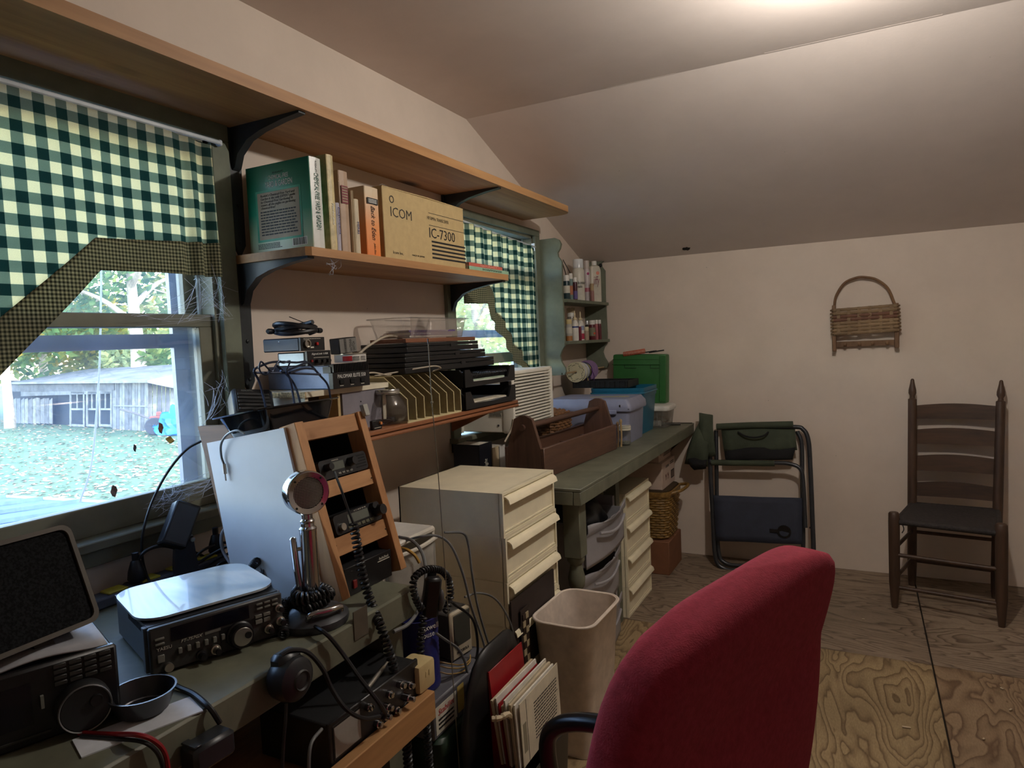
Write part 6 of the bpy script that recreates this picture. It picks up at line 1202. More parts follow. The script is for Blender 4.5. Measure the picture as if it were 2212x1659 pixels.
text(cb2, 'GOLDFIS', FX_(-.03, .118), .07, .015, M_ink); bars(cb2, FX_(.08, .125), .09, .02, 2, M_ink); text(cb2, 'M  M', FX_(-.04, .06), .07, .036, M_mar); part('barcode', G().b2((.1002, .05, .03), (.1008, .125, .078)), M_ink, cb2); part('barcode_field', G().b2((.1004, .056, .036), (.1011, .119, .072)), mat('carton_dim', (120, 100, 88), .7), cb2); bars(cb2, FR((-.05, -.1454, .02)), .07, .012, 2, M_ink)
cb3 = thing('open_carton', 'upper pinkish carton with torn flaps wedged under the bench', 'box', (-1.12, 3.9, .626)); part('box_body', G().box((0, 0, .035), (.2, .27, .07), bev=.002), M_pkb, cb3)
part('torn_flap', G().box((.105, .02, .05), (.004, .24, .06), rot=(0, .35, 0)), M_pkb, cb3); bars(cb3, FR((.116, .02, .045), (0, 1, 0), (.35, 0, 1)), .19, .04, 4, M_ink); part('torn_flap', G().box((0, -.14, .05), (.19, .004, .05), rot=(.5, 0, 0)), M_pkb, cb3)
# ---- waste bin
M_bin = mat('wastebin_putty', (214, 200, 186), .5, vary=.1, vs=25, bump=.05)
wbn = thing('waste_bin', 'putty-coloured rectangular waste bin in front of the drawers', 'waste bin', (-.855, 2.075, 0), math.radians(-1))
def rg(w, d, z, r): return [(x, y, z) for x, y in rrect(w, d, r, 6)]
g = G().loft([rg(.155, .235, .002, .04), rg(.205, .30, .44, .052), rg(.213, .308, .445, .056), rg(.213, .308, .452, .056), rg(.2, .295, .452, .05), rg(.197, .292, .44, .048), rg(.148, .228, .008, .036)], caps=True); part('bin_shell', g, M_bin, wbn)
part('rim', G().tube([(x, y, .45) for x, y in rrect(.214, .309, .056, 6)], .0045, 8, closed=True), M_bin, wbn)
top('leaning_board', G().box((0, 0, .272), (.006, .33, .544)), mat('dark_brown_panel', (46, 36, 34), .5, vary=.2), 'dark brown board leaning on the cream drawers behind the waste bin', 'board', loc=(-.9735, 1.99, 0), rot=(0, 0, 0))
tp = thing('tile_strip', 'strip of dark and cream mosaic squares beside the waste bin', 'tile strip', (-.962, 1.9, 0), PI/2); part('backing', G().b2((-.03, 0, 0), (.03, .004, .5)), mat('dark_brown_panel', (46, 36, 34), .5), tp)
for i in range(9):
    for j in range(2): part('tile', G().b2((-.02+j*.021, -.003, .28+i*.023), (-.001+j*.021, .0, .30+i*.023)), mat('tile_cream', (176, 160, 128), .5) if (i+j) % 2 else mat('tile_dark', (50, 36, 30), .5), tp)
# ---- black holder with binder and papers
bh = thing('magazine_holder', 'black plastic holder stuffed with a red binder and papers on the floor', 'holder', (-.765, 1.44, 0), PI/2)
M_bh = mat('holder_black', (22, 22, 23), .42)
part('back_wall', G().grid(12, 12, lambda u, v: (-.17+.34*u*(1-.15*v)+.025*v, .06+.012*v-.012*math.sin(u*PI), .0+.61*v*(1-.18*(2*u-1.1)**4))), M_bh, bh).modifiers.new('s', 'SOLIDIFY').thickness = .008
part('tub', G().loft([[(x, y, z) for x, y in rrect(w, d, .03)] for w, d, z in ((.28, .13, 0), (.34, .15, .34), (.33, .14, .34), (.27, .12, .01))]), M_bh, bh)
M_red = mat('red_binder', (150, 26, 34), .4)
rbn = thing('red_binder', 'red plastic binder standing in the black holder', 'binder', (-.79, 1.49, .28), rot=(math.radians(-5), 0, PI/2)); 
for yy in (0, .022): part('cover_board', G().b2((-.09, yy, 0), (.09, yy+.003, .27), bev=.001), M_red, rbn)
part('binder_spine', G().b2((-.092, 0, 0), (-.089, .025, .27)), M_red, rbn)
rp2 = random.Random(11)
XP = -.715
pg = [at(1125, 1525, 'x', XP), at(1190, 1455, 'x', XP), at(1205, 1543, 'x', XP), at(1128, 1655, 'x', XP)]
yA, yB = (pg[0].y+pg[3].y)/2-.0, (pg[1].y+pg[2].y)/2+.03; zt = (pg[0].z+pg[1].z)/2; zb_ = pg[3].z-.01
for k in range(9):
    w_, h_ = (yB-yA)+rp2.uniform(-.01, .012), (zt-zb_)*rp2.uniform(.97, 1.06)
    t = top('paper_sheet', G().box((0, 0, h_/2), (w_, .0022+.002*(k % 3), h_)), (M_paper[0], M_paper[1], mat('old_paper', (196, 180, 150), .8))[k % 3] if k not in (6,) else M_red, ('printed cream page at the front of the papers in the black holder' if k == 0 else 'red folder edge among the papers in the black holder' if k == 6 else 'worn sheet in the bundle of papers in the black holder'), 'paper', loc=(XP-.0068*k, (yA+yB)/2+rp2.uniform(-.006, .006), zb_), rot=(math.radians(-2-k*.7), rp2.uniform(-.03, .03), PI/2), group='papers in the black holder')
    if k == 0:
        bars(t, FR((.03, -.0012, h_*.5)), w_*.62, h_*.62, 12, M_ink, fill=.35); part('margin_rule', G().b2((-w_*.36, -.0014, .0), (-w_*.352, -.0011, h_*.98)), M_ink, t, smooth=False); part('corner_box', G().b2((-w_*.46, -.0014, .03), (-w_*.38, -.0011, .1)), mat('faint_print', (140, 132, 110), .7), t, smooth=False)
top('torn_strip', G().tube(spline([at(1062, 1553, 'x', -.75), at(1080, 1551, 'x', -.735), at(1095, 1543, 'x', -.73), at(1105, 1550, 'x', -.74)], 5), [.006, .007, .005, .008]*4, 6), MAT['old_paper'] if 'old_paper' in MAT else M_paper[0], 'crumpled paper strip curling from the papers in the holder', 'paper')
# ---- white plastic drawer tower at the bench end
M_wp = clear('milky_plastic', (206, 202, 192), .8, .15, .05); M_wr = mat('tower_white', (206, 200, 186), .4)
tw_ = thing('drawer_tower', 'white plastic drawer tower with milky drawers beyond the near bench', 'drawer tower', (-1.075, 1.475, 0), PI/2)
wt = .23
part('top_cover', G().b2((-wt/2, .0, .822), (wt/2, .3, .84), bev=.006), M_wr, tw_)
for s in (-1, 1): part('side_frame', G().b2((s*wt/2-.006, .01, 0), (s*wt/2+.006, .3, .822)), M_wr, tw_)
for i in range(5):
    z = .66-.163*i; part('rail', G().b2((-wt/2, .006, z-.006), (wt/2, .3, z)), M_wr, tw_); f = part('drawer', G().grid(11, 4, lambda u, v, z=z: ((u-.5)*(wt-.016), -.014*math.sin(u*PI), z+.002+.15*v)), M_wp, tw_); f.modifiers.new('s', 'SOLIDIFY').thickness = .003
    part('drawer_lip', G().tube([((u-.5)*(wt-.016), -.006-.014*math.sin(u*PI), z+.15) for u in [k/10 for k in range(11)]], .006, 7), M_wr, f)
# ---- green tote, grey parts box, coffee can, beige speaker
gt = thing('green_tote', 'dark green lidded tote on the floor below the grey parts box', 'tote box', (-.96, 1.40, 0), PI/2)
M_gt = mat('dark_green_plastic', (30, 52, 38), .45); part('tote_body', G().loft([[(x*f, y*f, z) for x, y in rrect(.28, .18, .03)] for f, z in ((.88, 0), (.98, .4))]), M_gt, gt); part('tote_lid', G().loft([[(x*f, y*f, z) for x, y in rrect(.295, .195, .03)] for f, z in ((1, .4), (1.01, .41), (1, .43), (.94, .438))]), M_gt, gt)
pbx = thing('parts_box', 'grey parts box with a printed label on the green tote', 'box', (-.955, 1.40, .439), PI/2); part('box_body', G().box((0, 0, .045), (.3, .15, .09), bev=.004), mat('parts_grey', (92, 92, 98), .5), pbx)
part('paper_label', G().b2((-.14, -.0758, .01), (-.05, -.0752, .075)), M_lab, pbx); text(pbx, 'Stabilite', FR((-.095, -.0762, .06)), .07, .014, mat('label_red', (176, 36, 40), .5), shear=.2); bars(pbx, FR((-.095, -.0762, .032)), .07, .03, 3, M_ink); part('yellow_label', G().b2((-.044, -.0758, .015), (-.015, -.0752, .08)), mat('label_yellow', (196, 170, 90), .6), pbx)
cn_y = at(910, 1480, 'x', -.955).y
cn = thing('coffee_can', 'blue ribbed coffee can holding cables and a microphone', 'coffee can', (-.96, cn_y, .531))
rr_c = .052; prf = [(rr_c*.97, 0), (rr_c, .003)]
for i in range(10): prf += [(rr_c, .02+i*.011), (rr_c*.975, .0255+i*.011)]
prf += [(rr_c, .135), (rr_c, .168), (rr_c*1.03, .17), (rr_c*1.03, .173), (rr_c*.96, .173), (rr_c*.95, .01), (0, .01)]
part('can_wall', G().lathe(prf, 36), mat('can_blue', (44, 48, 120), .4, .2), cn)
a = math.radians(-22); text(cn, 'Maxwell\nHouse', FR((rr_c*1.012*math.cos(a), rr_c*1.012*math.sin(a), .148), (-math.sin(a), math.cos(a), 0)), .055, .03, M_white)
bs_ = thing('beige_speaker', 'beige computer speaker with a dark grille behind the coffee can', 'speaker', (-.945, at(1000, 1400, 'x', -.945).y-.012, .531), PI/2-.12)
M_bs = mat('putty_plastic', (176, 164, 140), .5); part('cabinet', G().b2((-.042, 0, 0), (.042, .11, .125), bev=.006), mat('speaker_dark_side', (60, 58, 54), .5), bs_); part('front_bezel', G().b2((-.043, -.008, 0), (.043, .004, .127), bev=.005), M_bs, bs_); part('grille', G().b2((-.034, -.0095, .035), (.034, -.007, .118), bev=.002), mat('grille_olive', (56, 56, 48), .6), bs_)
text(bs_, 'MOTOROLA', FR((.0, -.0085, .018), (1, 0, .0)), .05, .008, M_ink)
top('white_box', G().box((0, 0, .05), (.07, .08, .1), bev=.006), mat('box_white', (206, 202, 190), .5), 'small white box standing behind the beige speaker', 'box', loc=(-1.0, 1.62, .0), rz=.1).location.z = .0
# ---- meter with plugs on the under-shelf
sm = thing('meter_box', 'long black meter box with plugs on the shelf below the near bench', 'meter', (-.846, 1.02, .592), PI/2)
part('case', G().b2((-.14, 0, 0), (.13, .17, .095), bev=.003), M_blk, sm); part('front_rim', G().b2((-.142, -.004, 0), (.132, .004, .097), bev=.002), M_blk2, sm)
part('meter_window', G().b2((-.13, -.0055, .03), (-.06, -.0035, .085)), mat('meter_face', (150, 148, 140), .3), sm); part('meter_frame', G().b2((-.133, -.005, .026), (-.057, -.0038, .089)), M_blk2, sm); text(sm, 'METER', FR((-.095, -.0045, .014)), .03, .006, M_btn)
pc = random.Random(8)
for i in range(9):
    q = Vector((-.035+.016*i+pc.uniform(-.006, .006), -.004, .03+pc.uniform(0, .05))); l = pc.uniform(.012, .03)
    part('coax_plug', G().lathe([(.007, 0), (.0078, .003), (.0078, l*.6), (.0055, l*.65), (.0055, l), (.003, l*1.05)], 12, FR(q)), M_chr, sm)
part('jack_plug', G().cyl((-.02, .01, .1), (.06, .03, .104), .005, 12).cyl((.06, .03, .104), (.085, .037, .105), .003, 10), M_silver, sm)
top('beige_outlet', G().b2((-.03, 0, 0), (.03, .06, .06), bev=.008, seg=2).b2((-.008, -.001, .03), (-.004, .001, .042)).b2((.004, -.001, .03), (.008, .001, .042)), mat('ivory_plastic', (196, 176, 128), .45), 'ivory outlet box at the right end of the lower shelf', 'outlet', loc=(-.83, 1.2-.032, .6155), rz=PI/2)
# ---- things hung on the bench edge
hmq = at(632, 1465, 'x', -.865)
hmi = thing('hand_microphone', 'round black hand microphone hung on the front edge of the near bench', 'microphone', (BX, hmq.y, hmq.z))
part('body', G().lathe([(.0, 0), (.028, .001), (.037, .012), (.039, .03), (.036, .045), (.024, .053), (0, .055)], 28, Matrix.Translation((.002, 0, 0)) @ Euler((0, PI/2, 0)).to_matrix().to_4x4()), M_pl, hmi); part('top_cap', G().box((.022, 0, .03), (.034, .05, .03), bev=.008), M_pl, hmi); part('grille_ring', G().lathe([(.014, .054), (.016, .057), (.018, .054)], 20, Matrix.Translation((.002, 0, 0)) @ Euler((0, PI/2, 0)).to_matrix().to_4x4(), caps=False), M_face, hmi)
aq = at(458, 1592, 'x', -.87); ad = thing('power_adapter', 'black power adapter clipped to the bench edge at the lower left', 'adapter', (BX+.001, aq.y, aq.z-.02), PI/2-.05); part('brick', G().b2((-.035, -.04, -.02), (.035, 0, .02), bev=.006), M_pl, ad); part('ridge', G().b2((-.033, -.036, .02), (-.02, -.004, .023), bev=.001), M_pl, ad)
mq = at(932, 1290, 'x', -.885)
hm2 = thing('hand_microphone', 'slim black hand microphone hanging off the end of the near bench', 'microphone', (-.885, mq.y+.0, mq.z), rot=(math.radians(10), math.radians(6), math.radians(50)))
part('body', G().b2((-.019, -.012, -.05), (.019, .012, .05), bev=.006), M_blk2, hm2); part('grille', G().ball((.022, 0, -.01), .018, (.5, .8, 1.6), 2), mat('mesh_grey', (92, 92, 94), .4, .5), hm2)
part('hanger', G().b2((-.01, .012, .03), (.01, .02, .06)), M_blk2, hm2)
# small carton against the bench edge
tpq = at(780, 1345, 'x', -.897); top('taped_note', G().b2((-.0, -.02, -.03), (.002, .022, .028)), mat('dark_note', (84, 76, 62), .7), 'brown paper note taped to the front edge of the near bench', 'note', loc=(BX, tpq.y, tpq.z))
# ================================================================== CHAIRS AND WALL BASKET
M_lad = wood('ladder_chair_wood', (86, 63, 47), (54, 39, 30), 'z', 9, .1, .5); M_rush = mat('dark_woven_seat', (52, 46, 44), .8, vary=.4, vs=90, bump=.6, bs=180)
def onplane(px, py, fy, n=8):
    y = 4.0
    for _ in range(n):
        q = at(px, py, 'y', y); y = fy(q.z)
    return at(px, py, 'y', y)
FLp, FRp = at(1933, 1312, 'z', 0), at(2164, 1354, 'z', 0); BLp, BRp = at(1970, 1264, 'z', 0), at(2150, 1292, 'z', 0)
BLt, BRt = at(1971, 818, 'y', 4.1), at(2163, 821, 'y', 4.09); zfl, zfr = at(1930, 1107, 'y', FLp.y).z, at(2158, 1132, 'y', FRp.y).z
lc = thing('ladder_back_chair', 'dark ladder-back chair with a woven seat against the end wall', 'chair', tuple((FLp+FRp+BLp+BRp)/4))
def postf(a, b, prof): 
    n = len(prof); return [a.lerp(b, t) for t, r in prof], [r for t, r in prof]
bp = [(0, .015), (.03, .019), (.1, .0215), (.5, .0215), (.9, .02), (.905, .013), (.915, .011), (.93, .018), (.945, .0175), (.975, .011), (.995, .008), (1, .004)]
for a, b in ((BLp, BLt), (BRp, BRt)): part('back_post', G().tube(*postf(a, b, bp), 14), M_lad, lc, w=True)
for a, z in ((FLp, zfl), (FRp, zfr)): part('front_post', G().tube(*postf(a, Vector((a.x, a.y+.01, z)), [(0, .013), (.2, .021), (.26, .0235), (.9, .0245), (.985, .0235), (1, .018)]), 14), M_lad, lc, w=True)
def bt(s, z): a, b = (BLp, BLt) if s == 0 else (BRp, BRt); return a.lerp(b, (z-a.z)/(b.z-a.z))
for py, hpx in ((891, 28), (944, 30), (1001, 31), (1057, 28)):
    z = bt(0, 0).z+(1264-py)/446.0*BLt.z; h = hpx*BLt.z/446*1.0; g = G(); rows = []
    for u in [i/12 for i in range(13)]:
        p_ = bt(0, z).lerp(bt(1, z), u); bow = .03*math.sin(u*PI); arch = .012*math.sin(u*PI); up_ = Vector((0, .1, 1)).normalized()
        q0 = p_+Vector((0, -.0+bow*.6, 0)); rows.append([q0-up_*(h/2-.0*arch), q0+up_*(h/2+arch), q0+up_*(h/2+arch)+Vector((0, .007, 0)), q0-up_*h/2+Vector((0, .007, 0))])
    part('ladder_slat', g.loft(rows), wood('ladder_slat_wood', (90, 66, 49), (56, 41, 31), 'x', 9, .1, .5), lc, w=True)
sz = (zfl+zfr)/2-.045
cs = [Vector((FLp.x+.01, FLp.y+.01, sz)), Vector((FRp.x-.01, FRp.y+.01, sz)), bt(1, sz), bt(0, sz)]
g = G().grid(13, 13, lambda u, v: tuple((cs[0].lerp(cs[1], u)).lerp(cs[3].lerp(cs[2], u), v)+Vector((0, 0, -.012*math.sin(u*PI)*math.sin(v*PI)+.012)))); o = part('woven_seat', g, M_rush, lc, w=True); o.modifiers.new('s', 'SOLIDIFY').thickness = .022
for a, b in ((cs[0], cs[1]), (cs[1], cs[2]), (cs[2], cs[3]), (cs[3], cs[0])): part('seat_rail', G().tube([a, b], .014, 10), M_rush, lc, w=True)
def fpt(s, f): return Vector((FLp.x, FLp.y, zfl*f)) if s == 0 else Vector((FRp.x, FRp.y, zfr*f))
for f in (.56, .22): part('rung', G().tube([fpt(0, f), fpt(1, f)], .0095, 10), M_lad, lc, w=True)
for s in (0, 1):
    for f in (.62, .3): part('rung', G().tube([fpt(s, f), bt(s, zfl*f*.98)], .009, 10), M_lad, lc, w=True)
for f in (.6, .28): part('rung', G().tube([bt(0, zfl*f), bt(1, zfl*f)], .009, 10), M_lad, lc, w=True)
part('loose_strand', G().tube(spline([cs[0]+Vector((.02, 0, 0)), cs[0]+Vector((.03, -.01, -.03)), cs[0]+Vector((.022, -.012, -.05))], 4), .0025, 5), M_rush, lc, w=True)
# ---- folded director's chair
M_tub = mat('chair_tube_black', (62, 64, 68), .3, .4); M_olv = mat('olive_canvas', (66, 74, 58), .85, vary=.15, bump=.4, bs=300); M_nvy = mat('navy_canvas', (50, 55, 70), .8, vary=.1, bump=.4, bs=300); M_blkc = mat('black_mesh_fabric', (22, 22, 24), .9)
fyc = lambda z: 3.935+.15*min(1, max(0, z/.8))
def fp_(px, py, off=0): 
    q = onplane(px, py, lambda z: fyc(z)+off); return q
fc = thing('folding_chair', 'folded camp chair with olive canvas leaning on the end wall', 'chair', (-.47, 3.95, 0))
part('outer_tube', G().tube(spline([fp_(1535, 912), fp_(1534, 1000), fp_(1540, 1120), fp_(1545, 1200), fp_(1560, 1226), fp_(1600, 1234), fp_(1700, 1238), fp_(1745, 1234), fp_(1757, 1212), fp_(1755, 1120), fp_(1750, 1000), fp_(1746, 950), fp_(1735, 928), fp_(1712, 922), fp_(1600, 921), fp_(1550, 922)], 6), .0125, 10), M_tub, fc, w=True)
part('inner_tube', G().tube(spline([fp_(1547, 930, .03), fp_(1549, 1100, .03), fp_(1552, 1190, .03), fp_(1565, 1215, .03), fp_(1600, 1222, .03), fp_(1690, 1224, .03), fp_(1725, 1218, .03), fp_(1735, 1190, .03), fp_(1733, 1050, .03), fp_(1732, 960, .03), fp_(1722, 932, .03)], 6), .0115, 10), M_tub, fc, w=True)
part('arm_tube', G().tube(spline([fp_(1534, 997, -.02), fp_(1580, 1000, -.02), fp_(1672, 1000, -.02), fp_(1705, 1002, -.02), fp_(1728, 1012, -.02), fp_(1735, 1040, -.02), fp_(1740, 1140, -.02)], 6), .011, 10), M_tub, fc, w=True)
part('arm_pad', G().tube(spline([fp_(1537, 999, -.02), fp_(1590, 1000, -.02), fp_(1673, 1001, -.02)], 5), .0165, 10), M_olv, fc, w=True)
part('top_sleeve', G().tube(spline([fp_(1548, 922), fp_(1620, 919), fp_(1713, 917)], 5), .019, 10), M_olv, fc, w=True)
def cl(px, off, bul, m, nm, nu=10, nv=8):
    a, b, c, d = [fp_(*p_, off) for p_ in px]
    return part(nm, G().grid(nu, nv, lambda u, v: tuple(a.lerp(b, u).lerp(d.lerp(c, u), v)+Vector((0, -bul*math.sin(v*PI)*(.6+.4*math.sin(u*PI))+.004*math.sin(u*9+v*5), 0)))), m, fc, w=True)
for o in (cl([(1558, 925), (1717, 922), (1722, 972), (1565, 975)], .01, .012, M_olv, 'back_canvas'), cl([(1564, 968), (1719, 966), (1712, 992), (1568, 994)], .008, .01, M_blkc, 'mesh_pocket'), cl([(1541, 1070), (1733, 1076), (1733, 1176), (1548, 1168)], -.012, .004, M_nvy, 'table_panel'), cl([(1510, 892), (1540, 897), (1546, 985), (1517, 986)], -.03, .03, M_olv, 'arm_canvas')): o.modifiers.new('s', 'SOLIDIFY').thickness = .006
o = cl([(1513, 905), (1535, 930), (1528, 1006), (1480, 1000)], -.02, .05, M_olv, 'side_pouch'); o.modifiers.new('s', 'SOLIDIFY').thickness = .012
o = cl([(1484, 985), (1530, 990), (1524, 1010), (1500, 1013)], -.03, .04, M_blkc, 'pouch_mesh'); o.modifiers.new('s', 'SOLIDIFY').thickness = .008
part('carry_handle', G().tube(spline([fp_(1594, 933, -.02), fp_(1610, 942, -.035), fp_(1630, 945, -.035), fp_(1650, 941, -.035), fp_(1660, 933, -.02)], 6), .005, 8), M_blkc, fc, w=True)
h0 = fp_(1694, 1148, -.022); part('cup_holder', G().lathe([(.034, 0), (.036, .004), (.036, .01), (.026, .01), (.026, .002), (0, .002)], 24, FR(h0)).box((-.05, 0, .004), (.05, .018, .007), M=FR(h0)), M_blk2, fc, w=True)
for x, y in ((1540, 1150), (1750, 1140), (1748, 985)): part('rivet', G().ball(tuple(fp_(x, y, -.012)), .006, sub=1), M_tub, fc, w=True)
# ---- wall basket with pegs
yb2 = L-.012
bq = lambda px, py, o_=0: at(px, py, 'y', yb2-o_)
wbk = thing('wall_basket', 'flat woven wall basket with an arched handle and a peg rail', 'basket', tuple(bq(1870, 700)))
M_spl = wood('splint_wood', (152, 126, 94), (112, 90, 64), 'x', 12, .2, .65); M_spr = mat('reddish_splint', (112, 76, 58), .65); M_bkw = wood('basket_frame', (134, 102, 72), (100, 72, 50), 'z', 12, .2)
part('handle', G().tube(spline([bq(1802, 668, .02), bq(1806, 640, .02), bq(1824, 612, .02), bq(1850, 600, .02), bq(1869, 599, .02), bq(1893, 604, .02), bq(1917, 622, .02), bq(1930, 650, .02), bq(1933, 660, .02)], 6), .007, 8), M_bkw, wbk, w=True)
for (x0, y0), (x1, y1) in (((1802, 660), (1803, 756)), ((1935, 655), (1937, 748))): a, b = bq(x0, y0), bq(x1, y1); part('side_post', G().b2((min(a.x, b.x)-.009, yb2-.05, b.z-.006), (max(a.x, b.x)+.009, yb2-.0, a.z), bev=.002), M_bkw, wbk, w=True)
tl0, tr0, bl0, br0 = bq(1800, 667, .06), bq(1937, 656, .06), bq(1802, 725, .06), bq(1940, 716, .06)
nr = 8
for r_ in range(nr):
    pts = []; v_ = (r_+.5)/nr
    for i in range(27):
        u = i/26; p_ = tl0.lerp(tr0, u).lerp(bl0.lerp(br0, u), v_); ph = 1 if (int(u*6.999)+r_) % 2 else -1
        pts.append(p_+Vector((0, -.004*math.sin(u*7*PI)*(1 if r_ % 2 else -1), 0)))
    hh_ = (tl0-bl0).length/nr*.46
    rows = [[p_+Vector((0, 0, -hh_)), p_+Vector((0, -.003, -hh_*.5)), p_+Vector((0, -.003, hh_*.5)), p_+Vector((0, 0, hh_)), p_+Vector((0, .002, 0))] for p_ in pts]
    part('splint', G().loft(rows), M_spr if r_ in (2, 3) else M_spl, wbk, w=True)
    for s, (a, b) in enumerate(((tl0, bl0), (tr0, br0))):
        e_ = a.lerp(b, v_); part('side_splint', G().tube([e_, e_+Vector(((-.012 if s == 0 else .012), .02, 0)), e_+Vector((0, .055, 0))], .006, 6), M_spl, wbk, w=True)
for k in range(6): u = (k+.5)/6.; a = tl0.lerp(tr0, u); b = bl0.lerp(br0, u); part('stake', G().b2((a.x-.008, a.y-.0015, b.z), (a.x+.008, a.y+.0015, a.z), bev=.0005), M_spl, wbk, w=True)
a, b = bq(1803, 744), bq(1938, 739); zr = (a.z+b.z)/2
part('peg_rail', G().poly([(a.x, yb2-.016, a.z-.014), (b.x, yb2-.016, b.z-.014), (b.x, yb2-.016, b.z+.014), (a.x, yb2-.016, a.z+.014), (a.x, yb2, a.z-.014), (b.x, yb2, b.z-.014), (b.x, yb2, b.z+.014), (a.x, yb2, a.z+.014)], [(0, 1, 2, 3), (7, 6, 5, 4), (0, 4, 5, 1), (1, 5, 6, 2), (2, 6, 7, 3), (3, 7, 4, 0)]), M_bkw, wbk, w=True, smooth=False)
for px in (1826, 1857, 1885, 1916): q = bq(px, 744); part('peg', G().lathe([(.006, 0), (.006, .02), (.009, .024), (.009, .03), (.005, .033), (0, .033)], 12, FR((q.x, yb2-.016, a.z+(b.z-a.z)*(q.x-a.x)/(b.x-a.x)))), M_bkw, wbk, w=True)
# ---- red office chair seen from behind
M_fab = mat('maroon_fabric', (160, 52, 70), .9, vary=.12, vs=120, bump=.4, bs=500, spec=.2); M_arm = mat('black_arm_plastic', (20, 21, 23), .3)
cz = math.radians(73)
rc_ = thing('office_chair', 'maroon fabric office chair with black arms in the foreground', 'chair', (-.283, .838, 0), cz)
HB = .46; WB = .486
rings = []; NV = 30; NU = 56
for j in range(NV+1):
    v = j/NV; ring_ = []
    e_ = (max(.0005, 1-max(0, (v-.66)/.34)**4.6))**.5 if v > .66 else 1-.12*((.66-v)/.66)**2
    th = .038*(max(.03, 1-max(0, (v-.9)/.1)**2.2)**.5 if v > .9 else 1)
    for i in range(NU):
        a = 2*PI*i/NU; c_, s_ = math.cos(a), math.sin(a); cu = math.copysign(abs(c_)**.4, c_); su = math.copysign(abs(s_)**.45, s_)
        x = cu*e_*WB/2; dep = -.13-.014*math.sin(v*PI)-(.15 if v > .66 else .03)*(v-.66)
        ring_.append(Vector((x, dep+su*th, 1.086-HB*(1-v))))
    rings.append(ring_)
part('backrest', G().loft(rings), M_fab, rc_, ang=70)
part('seat_cushion', G().loft([[(x*f, .14+y*f, z) for x, y in rrect(.44, .44, .12, 6)] for f, z in ((.86, .4), (1, .425), (1, .47), (.9, .5))]), M_fab, rc_, ang=70)
for s in (-1, 1):
    part('armrest', G().tube(spline([(s*.2, .1, .44), (s*.225, -.03, .5), (s*.225, -.04, .6), (s*.215, .02, .665), (s*.205, .12, .682), (s*.195, .22, .672), (s*.19, .29, .64), (s*.19, .315, .59), (s*.195, .3, .5), (s*.19, .24, .44)], 7), .0165, 10), M_arm, rc_)
part('back_bracket', G().b2((-.03, -.17, .36), (.03, -.12, .7)).b2((-.03, -.17, .36), (.03, .14, .385)), M_arm, rc_); part('gas_column', G().cyl((0, .14, .08), (0, .14, .4), .025, 16), M_arm, rc_)
for k in range(5):
    a = k*2*PI/5; part('base_spoke', G().tube([(0, .14, .085), (.26*math.cos(a), .14+.26*math.sin(a), .065)], [.022, .014], 8), M_arm, rc_)
    part('castor', G().cyl((.26*math.cos(a)-.012, .14+.26*math.sin(a), .027), (.26*math.cos(a)+.012, .14+.26*math.sin(a), .027), .026, 14), M_blk2, rc_)
# ================================================================== CABLES, WEBS AND SMALL DEBRIS
def PT_(lst): return [at(x, y, a, v) for x, y, a, v in lst]
def cable(label, lst, r=.0026, m=None, name='cable', n=8, cat='cable'): return top(name, G().tube(spline(PT_(lst), n), r, 7), m or M_cord, label, cat)
M_gcb = mat('grey_cable', (104, 106, 106), .45); M_ycb = mat('yellow_cable', (170, 130, 50), .5); M_rcb = mat('red_cable', (150, 30, 36), .45); M_tcb = mat('tan_wire', (156, 124, 66), .5)
X, Y, Z = 'x', 'y', 'z'
top('microphone_cord', G().tube(spline(PT_([(722, 1018, X, -1.0), (738, 1060, X, -.985), (752, 1100, X, -.975), (764, 1132, X, -.965)]), 6), .0028, 7).tube(coil(PT_([(764, 1132, X, -.96), (772, 1180, X, -.955), (785, 1250, X, -.945), (805, 1310, X, -.92), (825, 1360, X, -.875), (850, 1440, X, -.855), (868, 1520, X, -.85), (878, 1600, X, -.85), (884, 1690, X, -.85)]), .0078, .0098, 9, 8), .0031, 6), M_cord, 'long black coiled cord falling from the upper rack radio over the bench edge', 'cord')
top('microphone_cord', G().tube(coil(PT_([(915, 1330, X, -.88), (908, 1390, X, -.875), (911, 1450, X, -.865), (918, 1530, X, -.86), (924, 1600, X, -.86), (930, 1690, X, -.86)]), .0072, .0098, 9, 8), .0028, 6), M_cord, 'black coiled cord hanging down past the blue coffee can', 'cord')
top('microphone_cord', G().tube(coil(PT_([(912, 1318, X, -.885), (897, 1290, X, -.885), (893, 1255, X, -.885), (908, 1236, X, -.885), (930, 1229, X, -.885), (955, 1234, X, -.885), (970, 1255, X, -.885), (973, 1290, X, -.885), (962, 1322, X, -.885)]), .0065, .0095, 9, 8), .0028, 6), M_cord, 'black coiled cord looped over the slim hanging microphone', 'cord')
cable('thick black cable running from the chrome microphone down to the meter box', [(612, 1340, Z, BZ+.012), (655, 1343, Z, BZ+.008), (700, 1366, X, -.897), (735, 1405, X, -.885), (775, 1462, X, -.85), (812, 1510, X, -.82), (832, 1540, X, -.818), (828, 1552, X, -.822)], .0042)
cable('black cable arching from the round hand microphone to the meter box', [(606, 1416, X, -.872), (630, 1404, X, -.868), (665, 1410, X, -.86), (697, 1445, X, -.85), (718, 1490, X, -.84), (748, 1532, X, -.822), (785, 1552, X, -.815), (820, 1548, X, -.815)], .0042)
cable('long thin black cable bowing up past the left window to the rack', [(438, 951, X, -1.42), (402, 972, X, -1.45), (362, 1020, X, -1.47), (328, 1085, X, -1.48), (309, 1150, X, -1.485), (307, 1200, X, -1.488), (316, 1240, X, -1.49), (328, 1264, Z, BZ+.03)], .003)
